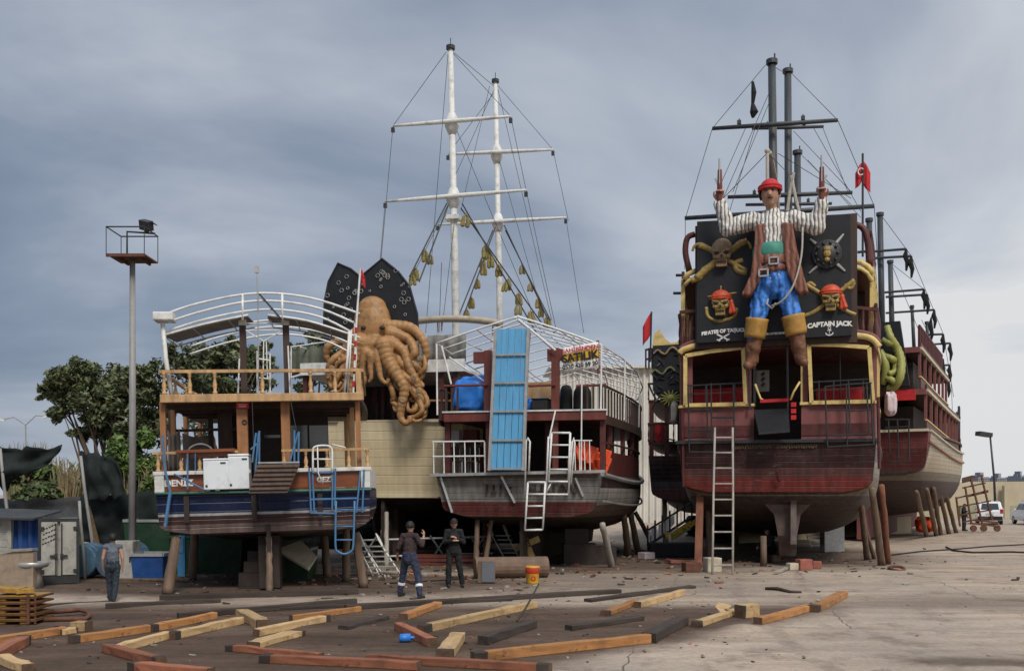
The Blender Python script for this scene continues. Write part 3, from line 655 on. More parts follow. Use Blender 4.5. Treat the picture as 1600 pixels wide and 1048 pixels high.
pole(gz(150,28.7), W(126,712,28.7), .05, M['galv'], 'leaning grey pole holding the torn net')
pole(gz(133,26.6), W(124,782,26.6), .045, M['galv'], 'thin grey pole beside the white truck box')
k = MB(); k.bar(W(137,790,29.2), W(152,848,29.2), .28, .03); tag(k.build('old_plank', M['bone'], center='base'), 'peeling plank leaning against the dark green mesh', 'plank')

# plywood hut, low wall, basin, drums, truck box, bins, dumpsters
t = thing('plank_hut', 'little white plank hut with a dark blue curtain at the left edge', 'hut', G(10, 912))
o0 = t.location
k = MB(); a = W(-40,808,o0.y)-o0; c = W(16,808,o0.y)-o0
for i in range(9): k.box(((a.x+c.x)/2, 0, c.z*(i+.5)/9), (c.x-a.x, .05+.015*(i%2), c.z/9-.01))
k.box((c.x,-.03,c.z/2),(.12,.08,c.z)); k.build('wall', M['box_white'], t)
k = MB(); e_ = W(58,806,o0.y)-o0; e_.z = c.z; k.grid(lambda u, v: (c.x+.03+u*(e_.x-c.x), .06*math.sin(u*17)+.1, c.z*(1-v*.85)), 24, 4); k.build('curtain', M['blue_plastic'], t, solid=.02)
k = MB(); k.box(((a.x+e_.x)/2, .4, c.z+.08), (e_.x-a.x+.2, 1.6, .05), (.12,.03,0)); k.build('roof', M['grey_net'], t)
t = thing('low_wall', 'stained low rendered wall in front of the plank hut', 'wall', G(14, 920)); o0 = t.location
k = MB(); a = W(-60,866,o0.y)-o0; c = W(52,860,o0.y)-o0
k.prism([(a.x,0,0),(c.x,0,0),(c.x,0,c.z*.97),(c.x*.5,0,c.z*1.02),(a.x*.4,0,a.z*.94),(a.x,0,a.z)], (0,.2,0)); k.build('wall_body', mat('stained_render', (.30,.23,.17), .9, .3, 3, dirt=.6), t)
k = MB(); k.bar((a.x,.1,a.z+.04),(c.x,.1,c.z+.03),.3,.06); k.build('coping', M['concrete'], t)
t = thing('wash_basin', 'grey stone basin on a pedestal in front of the low wall', 'basin', G(51, 918)); 
k = MB(); k.lathe([(.26,0),(.22,.3),(.2,.45),(.24,.5)], (0,0,0), 14); k.build('pedestal', M['concrete'], t, smooth=True)
k = MB(); k.lathe([(.24,.5),(.36,.54),(.40,.66),(.35,.66),(.28,.6),(.05,.58)], (0,0,0), 18); k.build('bowl', M['alu'], t, smooth=True)

def drum(p, r, h, mt, label, axis=(0,0,1), tilt=None):
    k = MB(); R_ = r; prof = [(r*.5,0),(r*.94,0),(r,.03),(r,h*.3),(r*1.03,h*.32),(r,h*.34),(r,h*.64),(r*1.03,h*.66),(r,h*.68),(r,h-.03),(r*.94,h),(r*.5,h)]
    k.lathe(prof, (0,0,0), 20, axis); o = k.build('drum', mt, smooth=False); o.location = p
    return tag(o, label, 'drum')
drum(G(56,905), .24, 1.75, M['alu'], 'pale blue grey tall tank between the hut curtain and the truck box')
t = thing('truck_box', 'white refrigerated truck box standing on the ground with two closed doors', 'container', G(92, 912), (0,0,math.radians(24))); o0 = t.location
wd = 54/F*o0.y; hz = (W(0,810,o0.y)).z
k = MB(); k.box((0, .8, hz/2+.06), (wd*.98, 1.5, hz-.14)); k.build('box_body', M['box_white'], t)
k = MB(); 
for x in (-wd/2, wd/2): k.box((x,0,hz/2),(.07,.1,hz))
k.box((0,0,hz-.03),(wd,.11,.09)); k.box((0,0,.12),(wd,.12,.2)); k.build('frame', M['steel'], t)
for sx_ in (-1, 1):
    k = MB(); k.box((sx_*wd/4, -.02, hz/2+.08), (wd/2-.07, .06, hz-.32)); dr = k.build('door', M['box_white'], t, bevel=.01)
    k = MB(); k.tube([(sx_*.07,-.08,.25),(sx_*.07,-.08,hz-.12)], .016, 6); k.box((sx_*.13,-.1,.75),(.16,.04,.05)); k.box((sx_*.07,-.09,.75),(.07,.05,.12)); k.build('lock_bar', M['steel'], dr)
    k = MB()
    for z in (.35, hz-.25): k.box((sx_*(wd/2-.06),-.07,z),(.1,.04,.09))
    k.build('hinge', M['steel'], dr)
k = MB()
for i in range(4):      # slanted scrawl on the left door: illegible strokes
    for j in range(5): k.bar((-.40+j*.065+i*.01, -.052, 1.05+i*.13+j*.028), (-.355+j*.065+i*.01, -.052, 1.075+i*.13+j*.028+random.uniform(-.02,.02)), .004, .035)
k.build('scrawl', M['ink'], t)
t = G(142, 907)
o = drum(V((t.x-.55, t.y+.5, .5)), .48, 1.0, M['blue_dull'], 'dull blue drum lying on its side beside the truck box', axis=(0,1,.0)); 
drum(V((t.x+.35, t.y+.4, .52)), .5, 1.2, M['blue_dull'], 'larger rusted blue drum on its side behind the man in the grey vest', axis=(.25,1,0))
t = thing('metal_cabinet', 'small white metal cabinet right of the blue drums', 'cabinet', G(190, 908)); o0 = t.location; hz = W(0,845,o0.y).z
k = MB(); k.box((0,.25,hz/2),(.62,.5,hz)); k.build('cabinet_body', M['box_white'], t, bevel=.01)
k = MB(); k.box((0.05,-.012,hz/2),(.5,.03,hz*.9)); dr = k.build('door', M['box_white'], t, bevel=.008)
k = MB(); k.box((.24,-.04,hz*.55),(.03,.03,.14)); k.build('handle', M['steel'], dr)
def skip(px, py, wpx, tpx, mt, label, dep=1.3, lip=True, name='dumpster', cat='dumpster'):
    t = thing(name, label, cat, G(px, py)); dd = t.location.y; w_ = wpx/F*dd; h = W(0,tpx,dd).z; k = MB()
    k.add([(-w_*.45,0,0),(w_*.45,0,0),(w_*.5,-.12,h),(-w_*.5,-.12,h),(-w_*.45,dep,0),(w_*.45,dep,0),(w_*.5,dep+.1,h),(-w_*.5,dep+.1,h)], [(0,1,2,3),(5,4,7,6),(1,5,6,2),(4,0,3,7),(0,4,5,1)])
    k.build('bin_body', mt, t, solid=-.03)
    k = MB(); k.bar((-w_*.52,-.13,h),(w_*.52,-.13,h),.08); k.bar((-w_*.52,dep+.1,h),(w_*.52,dep+.1,h),.08); k.bar((-w_*.51,-.13,h),(-w_*.51,dep,h),.08); k.bar((w_*.51,-.13,h),(w_*.51,dep,h),.08); k.build('rim', M['alu'] if lip else mt, t)
    k = MB()
    for i in range(4): k.bar((-w_*.4+i*w_*.27,-.01,.05),(-w_*.44+i*w_*.29,-.10,h-.05),.06,.05)
    k.build('rib', mt, t)
skip(232, 896, 70, 813, M['green_steel'], 'green steel dumpster right of the lighting mast', 1.6)
skip(232, 908, 48, 866, M['blue_plastic'], 'blue plastic tub in front of the green dumpster', .7, True, 'tub', 'tub')
skip(325, 896, 110, 838, M['green_steel'], 'long green container standing under the blue boat', 2.0, False)
skip(452, 906, 62, 858, M['green_steel'], 'small green dinghy shaped tub under the blue boat', 1.0)
k = MB(); k.box((0,0,.62),(.22,.1,1.2)); k.box((0,-.06,.95),(.16,.03,.4)); o = k.build('gas_bottle_crate', M['panel_blue'], bevel=.03); o.location = G(284, 905); tag(o, 'bright blue narrow locker beside the first timber prop', 'locker')
# tilted board on the tub
k = MB(); a = [W(432,858,25.2),W(470,843,25.8),W(495,868,25.0),W(482,888,24.6)]; k.prism(a, (0,.02,-.06)); tag(k.build('plywood_sheet', M['cream'], center='base'), 'pale plywood sheet tilted over the small green tub', 'board')
# yellow pallets / formwork
t = thing('formwork_stack', 'stack of yellow formwork frames bound with rusty iron strips at the left edge', 'pallet stack', G(22, 975)); o0 = t.location; dd = o0.y
w_ = 66/F*dd
for i in range(5):
    z = .05+i*.105
    k = MB(); k.box((0,.3,z+.03),(w_,.7,.05)); k.box((-w_*.25,.3,z-.01),(.12,.7,.05)); k.box((w_*.25,.3,z-.01),(.12,.7,.05)); k.build('frame', M['pallet_y'], t)
    k = MB(); k.box((0.03,-.07,z+.03),(w_+.05,.025,.035)); k.box((w_/2+.02,.3,z+.03),(.025,.7,.035)); k.build('strap', M['rust'], t)
k = MB(); k.box((-.25,.3,.61),(.5,.5,.08),(0,.05,.2)); k.box((.1,.2,.6),(.3,.35,.06),(0,-.1,.5)); k.build('bracket', M['pallet_y'], t)
k = MB(); k.tube([(w_/2-.08,-.1,.02),(w_/2-.08,-.1,.56)], .03, 8); k.tube([(w_/2+.03,-.06,.02),(w_/2+.03,-.06,.55)], .02, 8); k.build('corner_post', M['rust'], t)
k = MB(); P = [(56,966,.12),(90,963,.1),(125,960,.1),(137,962,.08),(140,966,.05),(132,970,.04),(95,970,.04),(60,972,.05)]; k.tube([G(x,y)+V((0,0,z)) for x,y,z in P], .045, 8); tag(k.build('bent_pipe', M['rust'], smooth=True, center='base'), 'dark bent pipe lying beside the yellow formwork stack', 'pipe')

# ------------------------------------------------------------------ right background
t = thing('boundary_wall', 'long cream concrete boundary wall behind the parked cars', 'wall', gz(1600, 92)); o0 = t.location
k = MB(); zt = W(0,752,92).z
k.prism([V((-22,1.5,0)),V((-22,1.5,zt-.35)),V((-6,.4,zt-.35)),V((-6,.4,zt)),V((60,-4,zt)),V((60,-4,0))], (0,.35,0)); k.build('wall_body', M['wallc'], t)
k = MB()
for i in range(13): k.box((-20+i*6, 1.2-i*.4-(.5), zt/2-.2), (.5,.5,zt-.4))
k.build('pilaster', M['wallc'], t)
k = MB(); k.bar((-6,.35,.62),(60,-4.1,.62),.5,1.2); k.build('plinth', mat('greenish_render', (.33,.33,.22), .9, .2, 1, dirt=.3), t)
def block(px0, px1, pt, dd, label):
    base = gz((px0+px1)/2, dd); t = thing('apartment_block', label, 'building', base, group='blocks of flats on the skyline'); w_ = (px1-px0)/F*dd; h = W(0,pt,dd).z; k = MB()
    k.box((0,0,h/2),(w_,14,h)); k.box((w_*.15,0,h+1.2),(w_*.3,6,2.6)); k.box((-w_*.3,0,h+.5),(w_*.12,4,1)); k.build('wall', M['city'], t)
    k = MB()
    for i in range(5):
        for j in range(6): k.box(((i-2)*w_*.19, -7.05, h*.4+j*h*.1), (w_*.09,.2,h*.05))
    k.build('window', M['glass'], t)
block(1519, 1536, 745, 520, 'low grey block of flats left of the thin lamp post')
block(1549, 1563, 746, 560, 'grey block of flats just behind the thin lamp post')
block(1585, 1594, 743, 540, 'narrow tall block of flats above the white cars')
block(1597, 1612, 748, 500, 'block of flats cut by the right edge')
block(1567, 1582, 751, 620, 'lowest pale block of flats on the skyline')
p = gz(1556, 86); t = thing('lamp_post', 'thin dark lamp post with one wide floodlight head behind the cars', 'lamp post', p)
k = MB(); tp = W(1547,680,86)-p; k.tube([(0,0,0), tp*.5+V((.1,0,0)), tp], [.13,.1,.08], 8); k.build('pole', M['steel'], t, smooth=True)
k = MB(); k.box(tp+V((-.55,0,.1)), (1.3,.7,.38), (0,.12,.2)); k.box(tp+V((-.1,0,.0)),(.3,.4,.3)); k.build('lamp_head', M['steel'], t, bevel=.03)

def car(px, py, rot, label, plate=True, flip=1):
    t = thing('parked_car', label, 'car', G(px, py), (0,0,rot)); k = MB()
    # local: length along +Y (front), rear faces -Y
    prof = [(-2.15,.42),(-2.2,.62),(-2.16,1.0),(-2.02,1.12),(-1.72,1.66),(-1.3,1.74),(.2,1.70),(.95,1.12),(1.95,.98),(2.12,.8),(2.15,.45),(1.9,.34),(-1.9,.34)]
    n = len(prof); vs = []
    for x, s_ in ((-.9,0),(-.82,1),(.82,1),(.9,0)):
        for y, z in prof:
            inn = .16*max(0, (z-1.05)/.65); xx = math.copysign(.9-inn, x)
            if s_ == 1: xx = math.copysign(abs(xx)-.07, x)
            dz = .03 if s_ == 1 else 0; cy = 1.0 if s_ else .97
            vs.append((xx, y*cy, z+dz*(1 if z > .9 else -1)))
    fs = [(a*n+i, a*n+(i+1)%n, (a+1)*n+(i+1)%n, (a+1)*n+i) for a in range(3) for i in range(n)] + [tuple(range(n-1,-1,-1)), tuple(range(3*n, 4*n))]
    k.add(vs, fs); bo = k.build('body', M['carwhite'], t, smooth=False, norm=True, bevel=.02)
    k = MB(); k.prism([(-.62,-2.03,1.15),(.62,-2.03,1.15),(.54,-1.78,1.6),(-.54,-1.78,1.6)], (0,-.03,.01)); k.build('rear_window', M['glass'], t)
    k = MB(); k.prism([(-.66,.93,1.16),(.66,.93,1.16),(.56,.3,1.64),(-.56,.3,1.64)], (0,.03,.01)); k.build('windscreen', M['glass'], t)
    for s_ in (-1, 1):
        k = MB()
        for y0, y1, a, c in ((-1.72,-.75,.1,0),(-.68,.12,0,0),(.18,.72,0,.38)):
            k.prism([(s_*.885,y0,1.14),(s_*.885,y1,1.14),(s_*.775,y1-c,1.58),(s_*.775,y0+a,1.58)], (s_*.015,0,0))
        k.build('side_window', M['glass'], t)
        k = MB(); k.box((s_*.78,-2.12,1.02),(.2,.14,.34)); k.build('tail_light', M['lampred'], t, bevel=.02)
        k = MB(); k.box((s_*.98,.62,1.14),(.18,.1,.13)); k.build('mirror', M['carwhite'], t, bevel=.02)
        for y in (-1.33, 1.32):
            k = MB(); k.lathe([(.2,-.1),(.31,-.1),(.335,-.07),(.335,.07),(.31,.1),(.2,.1)], (s_*.8,y,.335), 18, (1,0,0)); wh = k.build('wheel', M['rubber'], t, smooth=False)
            k = MB(); k.lathe([(.03,-.11),(.2,-.105),(.2,.105),(.03,.11)], (s_*.8,y,.335), 10, (1,0,0)); k.build('rim', M['alu'], wh)
    k = MB(); k.box((0,-2.2,.5),(1.7,.16,.28)); k.build('bumper', M['rubber'] , t, bevel=.03)
    k = MB(); k.box((0,-2.245,.86),(.5,.02,.12)); k.build('number_plate', M['plate'], t)
    k = MB(); k.box((-.55,-.4,1.8),(.04,2,.05)); k.box((.55,-.4,1.8),(.04,2,.05)); k.build('roof_rail', M['alu'], t)
    return t
car(1545, 818, math.radians(-24), 'white estate car with red tail lamp parked by the boundary wall, seen from behind')
car(1612, 819, math.radians(-10), 'white car cut off by the right edge of the picture')
# leaning steel frame (old stair/scaffold)
t = thing('leaning_scaffold', 'rusty steel ladder frame leaning beside the white estate car', 'frame', G(1530, 832)); o0 = t.location; dd = o0.y
def fp(px, py, e=0): return W(px, py, dd+e)-o0
k = MB()
for a, c in (((1508,760),(1518,818)),((1517,748),(1535,818)),((1533,742),(1550,812)),((1494,776),(1500,822))): k.bar(fp(*a), fp(*c), .09)
for a, c in (((1504,762),(1540,754)),((1510,776),(1544,768)),((1494,778),(1544,766)),((1496,792),(1548,782)),((1500,804),(1550,796)),((1505,815),(1552,806))): k.bar(fp(*a,e=.15), fp(*c,e=.15), .08)
k.bar(fp(1503,750), fp(1536,742), .1); k.build('ladder_frame', M['rust'], t)
k = MB(); k.grid(lambda u, v: fp(1503+u*16, 746+v*8-4*u, v*1.5), 4, 4); k.build('top_sheet', M['grey_fab'], t, solid=.03)
k = MB(); k.bar(fp(1516,817), fp(1562,822), .12); k.bar(fp(1520,812,1.5), fp(1560,816,1.5), .12)
for px in (1521, 1537, 1558): k.lathe([(.1,-.05),(.2,-.05),(.2,.05),(.1,.05)], fp(px,825)*1.0+V((0,0,.0)), 12, (0,1,0))
k.split('trolley_wheel', M['rust'], t)

# pale corrugated shed beyond the middle boats
t = thing('boat_shed', 'large pale corrugated metal shed standing behind the middle boats', 'building', gz(975, 78)); o0 = t.location
def sp_(px, py, e=0): return W(px, py, 78+e)-o0
k = MB(); x0, x1 = sp_(866,700).x, sp_(1090,700).x; h = sp_(0,572).z; n = 90; vs = []
for i in range(n+1):
    x = x0+(x1-x0)*i/n; y = .12*(1 if (i//2)%2 else -1)
    vs += [(x,y,0),(x,y,h)]
k.add(vs, [(2*i,2*i+2,2*i+3,2*i+1) for i in range(n)]); k.build('wall', M['shed'], t)
k = MB(); k.add([(x0-.4,-.6,h),(x1+.4,-.6,h),(x1+.4,16,h+1.2),(x0-.4,16,h+1.2)], [(0,1,2,3)]); k.build('roof', M['shed'], t, solid=.2)
k = MB(); k.box((x0,8,h/2),(.2,15.5,h)); k.box((x1,8,h/2),(.2,15.5,h)); k.build('side_wall', M['shed'], t)
# ------------------------------------------------------------------ ships: shared builders
def lerp(a, b, t): return a+(b-a)*t
class Hull:
    def __init__(s, L, w0, w1, zr, zb, zk, rake=.2, sheer=(-.3, .9), mid=.42, p=3.2, belly=1.0, under=.32, cambers=0, xoff=0, taper=1.0):
        s.L, s.w0, s.w1, s.zr, s.zb, s.zk, s.rake, s.sheer, s.mid, s.p, s.belly, s.under, s.camber, s.xo, s.taper = L, w0, w1, zr, zb, zk, rake, sheer, mid, p, belly, under, cambers, xoff, taper
    def hb(s, y):
        t = max(0, min(1, y/s.L))
        if t < s.mid: return lerp(s.w0, s.w1, math.sin(math.pi/2*t/s.mid))
        return s.w1*(1-((t-s.mid)/(1-s.mid))**2.3)
    def zrail(s, y):
        t = max(0, min(1, y/s.L)); a, b = s.sheer
        return s.zr + a*math.sin(math.pi*min(1, t/.9))*1.0 + b*t**3
    def build(s, name, mt, parent, n=26, m=14):
        k = MB(); vs = []
        for i in range(n+1):
            t = (i/n)**1.25; y = t*s.L; b = max(.02, s.hb(y)); zr = s.zrail(y)
            zc = lerp(s.zb, s.zk, min(1, (t/s.under))**.7); side = s.belly
            for sg in (-1, 1):
                for j in range(m+1):
                    v = j/m; v2 = v
                    z = lerp(zr, zc, v2)
                    tr = (zr-z)/max(.1, zr-s.zb)
                    g = (1-max(0, min(1, v2))**s.p)**(1/2.2) if v2 < 1 else 0
                    if i == 0: g = lerp(1, s.taper, v)*(1 if v < .78 else (1-((v-.78)/.22)**2.6*.28))
                    elif t < .16: g = lerp(lerp(1, s.taper, v)*(1 if v < .78 else (1-((v-.78)/.22)**2.6*.28)), g, (t/.16)**.6) if v < 1 else lerp(.7*s.taper, 0, (t/.16)**.6)
                    if t > .5: g *= lerp(1, 1-.6*v, (t-.5)/.5)
                    yy = y - s.rake*(z-s.zb)/max(.1, s.zr-s.zb)*(1-t)**5 + s.L*.0*(t**6)*(1-v) - (2.0*v*t**8)
                    if i == 0: yy -= s.camber*(1-1)
                    vs.append((s.xo+sg*b*g, yy, z))
        q = m+1
        def id_(i, sg, j): return (i*2+sg)*q+j
        fs = []
        for i in range(n):
            for j in range(m):
                fs.append((id_(i,0,j), id_(i,0,j+1), id_(i+1,0,j+1), id_(i+1,0,j)))
                fs.append((id_(i,1,j+1), id_(i,1,j), id_(i+1,1,j), id_(i+1,1,j+1)))
            fs.append((id_(i,0,m), id_(i,1,m), id_(i+1,1,m), id_(i+1,0,m)))
        for j in range(m): fs.append((id_(0,0,j+1), id_(0,0,j), id_(0,1,j), id_(0,1,j+1)))
        k.add(vs, fs); o = k.build(name, mt, parent, smooth=False)
        # the sides are round, the transom keeps its edge
        for pl in o.data.polygons[:n*(2*m+1)]: pl.use_smooth = True
        o.data.update()
        e = o.modifiers.new('e', 'EDGE_SPLIT'); e.split_angle = math.radians(40)
        return o
    def edge(s, y0, y1, z=None, k=1.0, n=14, side=1, dz=0):
        return [V((s.xo+side*s.hb(lerp(y0,y1,i/n))*k, lerp(y0,y1,i/n), (s.zrail(lerp(y0,y1,i/n)) if z is None else z)+dz)) for i in range(n+1)]
    def deck(s, name, mt, parent, y0, y1, z, th=.1, k=1.0, n=14):
        b = MB(); R = s.edge(y0, y1, z, k, n, 1); Lf = s.edge(y0, y1, z, k, n, -1)
        vs = [p for a, c in zip(Lf, R) for p in (a, c)] ; m = len(vs)
        vs2 = [p-V((0,0,th)) for p in vs]
        fs = []
        for i in range(n):
            fs += [(2*i,2*i+1,2*i+3,2*i+2), (m+2*i+2,m+2*i+3,m+2*i+1,m+2*i), (2*i+1,m+2*i+1,m+2*i+3,2*i+3), (m+2*i,2*i,2*i+2,m+2*i+2)]
        fs += [(0,m,m+1,1), (2*n+1,m+2*n+1,m+2*n,2*n)]
        b.add(vs+vs2, fs); return b.build(name, mt, parent)
    def strip(s, name, mt, parent, y0, y1, z0, z1, k=1.0, th=.06, n=14, stern=False, sides=(-1,1)):
        b = MB()
        for sd in sides:
            lo, hi = s.edge(y0, y1, z0, k, n, sd), s.edge(y0, y1, z1, k, n, sd); vs = []
            for a, c in zip(lo, hi): vs += [a, c, c+V((-sd*th,0,0)), a+V((-sd*th,0,0))]
            fs = [(4*i+e, 4*i+(e+1)%4, 4*i+4+(e+1)%4, 4*i+4+e) for i in range(n) for e in range(4)] + [(3,2,1,0), (4*n,4*n+1,4*n+2,4*n+3)]
            b.add(vs, fs)
        if stern: w_ = s.hb(y0)*k-th-.002; b.box((s.xo, y0+th/2, (z0+z1)/2), (2*w_, th, z1-z0))
        return b.build(name, mt, parent, norm=True)
    def rail(s, name, mt, parent, y0, y1, z, r=.03, k=1.0, sides=(-1,1), stern=True, n=14):
        b = MB()
        for sd in sides: b.tube(s.edge(y0, y1, z, k, n, sd), r, 6)
        if stern: w_ = s.hb(y0)*k; b.tube([(s.xo-w_,y0,z),(s.xo+w_,y0,z)], r, 6)
        return b.build(name, mt, parent)
    def posts(s, name, mt, parent, ys, z0, z1, w=.1, k=1.0, sides=(-1,1)):
        o = None
        for sd in sides:
            for y in ys:
                p = V((s.xo+sd*(s.hb(y)*k-w/2), y, z0))
                if o is None: b = MB(); b.box((0,0,(z1-z0)/2),(w,w,z1-z0)); o = b.build(name, mt, parent); o.location = p
                else: inst(o, parent, p)
def baluster_mesh(h, r, mt, parent, p, square=False):
    k = MB()
    if square: k.box((0,0,h/2),(r*2,r*2,h))
    else: k.lathe([(r,0),(r,.12*h),(r*.55,.16*h),(r*.9,.32*h),(r*.95,.42*h),(r*.5,.68*h),(r*.45,.78*h),(r*.8,.84*h),(r*.5,.88*h),(r*.9,.92*h),(r*.9,h)], (0,0,0), 10)
    o = k.build('baluster', mt, parent, smooth=not square); o.location = p; return o
def balusters(pts, h, r, mt, parent, square=False):
    o = None
    for p in pts:
        if o is None: o = baluster_mesh(h, r, mt, parent, p, square)
        else: inst(o, parent, p)
def stay(parent, a, c, r=.013, mt=None, name='stay', sag=.0):
    k = MB(); a, c = V(a), V(c); n = 5 if sag else 1
    k.tube([a.lerp(c, i/n)-V((0,0,sag*math.sin(math.pi*i/n))) for i in range(n+1)], r, 5, cap=False)
    return k.build(name, mt or M['rope'], parent)
def ladder(name, mt, parent, a, c, wid, rungs, r=.025, top=0):
    """ladder between bottom a and top c, width along local x"""
    k = MB(); a, c = V(a), V(c); hx = V((wid/2,0,0))
    for s_ in (-1, 1): k.tube([a+hx*s_, c+hx*s_], r, 8)
    for i in range(rungs):
        q = a.lerp(c, (i+.6)/(rungs)); k.tube([q-hx, q+hx], r*.8, 6)
    return k.build(name, mt, parent, smooth=True)
PROPG = 'timber props shoring up the hulls'
def prop(foot, top, r, mt, label, square=False, group=PROPG):
    a, c = V(foot), V(top); d = c-a; k = MB()
    if square: k.bar((0,0,0), d, r*2, r*2)
    else:
        n = 9; k.tube([d*(i/n)+V((random.uniform(-.012,.012), random.uniform(-.012,.012), 0)) for i in range(n+1)], [r*(.98-.2*i/n)*random.uniform(.94,1.06) for i in range(n+1)], 9)
    o = k.build('timber_prop', mt, smooth=not square, bevel=.01 if square else 0); o.location = a
    return tag(o, label, 'prop', group)
def flag(parent, name, p, h, w_, mt, wave=.12, droop=.5, pole_len=0, pr=.02, dx=1):
    k = MB(); sd = random.random()*30
    k.grid(lambda u, v: V(p)+V((dx*u*w_*(1-droop*.5), wave*math.sin(u*7+sd)*u, -v*h - droop*u*h*.9 + .04*math.sin(v*9+u*5))), 12, 8)
    return k.build(name, mt, parent, smooth=True, solid=.006)
NAVY, WHT, BRN, ROSE = (.008,.02,.07), (.42,.43,.44), (.055,.03,.03), (.16,.115,.105)

# ------------------------------------------------------------------ ship 1: small blue excursion boat
f = Frame(409, 23.3, -9, -1.6); f.cpx = 409
s1 = thing('tour_boat', 'small navy blue boat with light wood rails and white arched roof pipes', 'boat', f.loc, f.rot, 'boats laid up in the yard')
def a1(px, py, y=0): return f.at(px, py, y)
xl, xr = a1(246,770).x, a1(578,770).x; xo = (xl+xr)/2; w0 = (xr-xl)/2
zr, zb = f.z(766), f.z(830)
H1 = Hull(14, w0, w0*1.10, zr, zb, zb-.45, .22, (-.1,.9), xoff=xo, taper=.985, p=4)
zz = lambda py: f.z(py)
st = [(-1,(.035,.022,.02)),(zz(834),ROSE),(zz(816),BRN),(zz(803),WHT),(zz(799.5),NAVY)]
H1.build('hull', bands('navy_hull', st, 0, 4, .012, .4, .2, .15, scrape=.3, seam=.8), s1)
k = MB(); k.prism([(xo-.16,.6,.05),(xo-.16,11.5,.25),(xo-.16,12.3,zb),(xo-.16,.6,zb)], (.32,0,0)); k.box((xo,.75,.7),(.5,.7,1.3)); k.build('keel', M['interior'], s1)
k = MB(); k.box((xo+.05,.15,(zb+.2)/2+.25),(.09,.5,zb-.35)); k.build('rudder', M['interior'], s1)
k = MB()
for x in (-w0+.7, -w0*.1, w0*.52): k.box((xo+x,-.235,(zr+zb)/2+.14),(.12,.04,(zr-zb)*.72))
k.split('transom_rib', M['interior'], s1)
H1.deck('main_deck', M['deck'], s1, -.2, 13.4, zr+.02, .12, .985)
# green sheer strake and white corner posts, varnished name boards, white cap rail
k = MB(); k.tube([a1(243,771,-.28), a1(408,768,-.28), a1(580,764,-.28)], .035, 8); k.build('sheer_strake', mat('green_strake', (.02,.11,.09), .5, .3, 5, dirt=.4), s1)
zc = f.z(736)
k = MB()
for x, sg in ((xl+.1,1),(xr-.1,-1)): k.box((x,-.2,(zr+zc)/2),(.22,.16,zc-zr)); 
H1c = k.build('corner_post', M['white'], s1, bevel=.015)
for px0, px1, tx, tp in ((258,322,'DENİZ',279),(448,566,'GEZİ',508)):
    k = MB(); p0, p1 = a1(px0,750,-.17), a1(px1,750,-.17); k.box(((p0.x+p1.x)/2,-.17,(zr+zc)/2-.01),(p1.x-p0.x,.05,zc-zr-.08)); bo = k.build('name_board', M['varnish'], s1)
    q = a1(tp,751,-.2); text(tx, .21 if tp < 400 else .17, M['pale'], bo, face_back((q.x,-.2,(zr+zc)/2-.01)), bold=.008)
k = MB()
for px0, px1 in ((240,392),(446,580)):
    p0, p1 = a1(px0,737,-.2), a1(px1,737,-.2); k.bar((p0.x,-.2,zc),(p1.x,-.2,zc),.2,.09)
k.build('cap_rail', M['white'], s1, bevel=.01)
H1.strip('bulwark', M['white'], s1, .0, 13, zr, zc, 1.0, .07)
# lower balustrade
zrl = f.z(705)
k = MB()
for px0, px1 in ((238,372),(440,577)):
    p0, p1 = a1(px0,705,-.2), a1(px1,705,-.2); k.bar((p0.x,-.2,zrl),(p1.x,-.2,zrl),.1,.06)
k.build('hand_rail', M['pine'], s1)
balusters([V((a1(px,720,-.2).x,-.2,zc+.04)) for px in (247,283,312,444,478,511,545,574)], zrl-zc-.06, .055, M['pine'], s1)
# cabin: bulkhead, side posts, orange posts
zu = f.z(624); 
k = MB()
p0, p1 = a1(398,700,3.0), a1(505,700,3.0)
k.box(((p0.x+p1.x)/2,3.0,(zr+zu)/2),(p1.x-p0.x+.3,.08,zu-zr)); k.box((a1(360,700,3).x,3.2,(zr+zu)/2),(.5,.08,zu-zr)); k.build('bulkhead', M['interior'], s1)
k = MB()
for px0, px1, py0, py1 in ((452,480,664,702),(484,512,664,702),(413,438,679,684)):
    p0, p1 = a1(px0,py1,2.93), a1(px1,py0,2.93); k.box(((p0.x+p1.x)/2,2.94,(p0.z+p1.z)/2),(p1.x-p0.x,.03,p1.z-p0.z))
k.build('cabin_window', mat('grey_pane', (.10,.115,.115), .12, .2, 2, bump=0, spec=.7), s1)
k = MB(); p0, p1 = a1(318,690,1.0), a1(332,690,1.0)
k.bar(a1(254,628,.1)*1.0, V((a1(254,628,.1).x,.1,zr)), .13); k.build('corner_pillar', M['oak'], s1)
for px0, px1 in ((370,387),(439,453)):
    p0, p1 = a1(px0,650,.25), a1(px1,650,.25); k = MB(); k.box(((p0.x+p1.x)/2,.25,(zr+.03+zu)/2),(p1.x-p0.x,.2,zu-zr-.03)); k.build('deck_pillar', M['oak'], s1, bevel=.015)
    p0 = a1((px0+px1)/2+2,560,.5); 
    k = MB(); k.box((p0.x,.5,(zu+f.z(497,.5))/2),(.15,.15,f.z(497,.5)-zu)); po = k.build('roof_post', M['darkwood'], s1)
    k = MB(); k.box((p0.x,.5,f.z(502,.5)),(.17,.17,.22)); k.build('post_cap', M['white'], po)
for i, (px, y) in enumerate(((560,.15),(551,1.8),(546,3.6),(541,5.4))):
    k = MB(); p0 = a1(px,680,y); k.box((p0.x,y,(zr+.03+zu)/2),(.12,.12,zu-zr-.03)); k.build('side_pillar', M['pine'] if i else M['oak'], s1)
for y in (2.2, 4.6, 7):
    k = MB(); k.box((xo-H1.hb(y)+.15,y,(zr+zu)/2),(.12,.12,zu-zr)); k.build('side_pillar', M['oak'], s1)
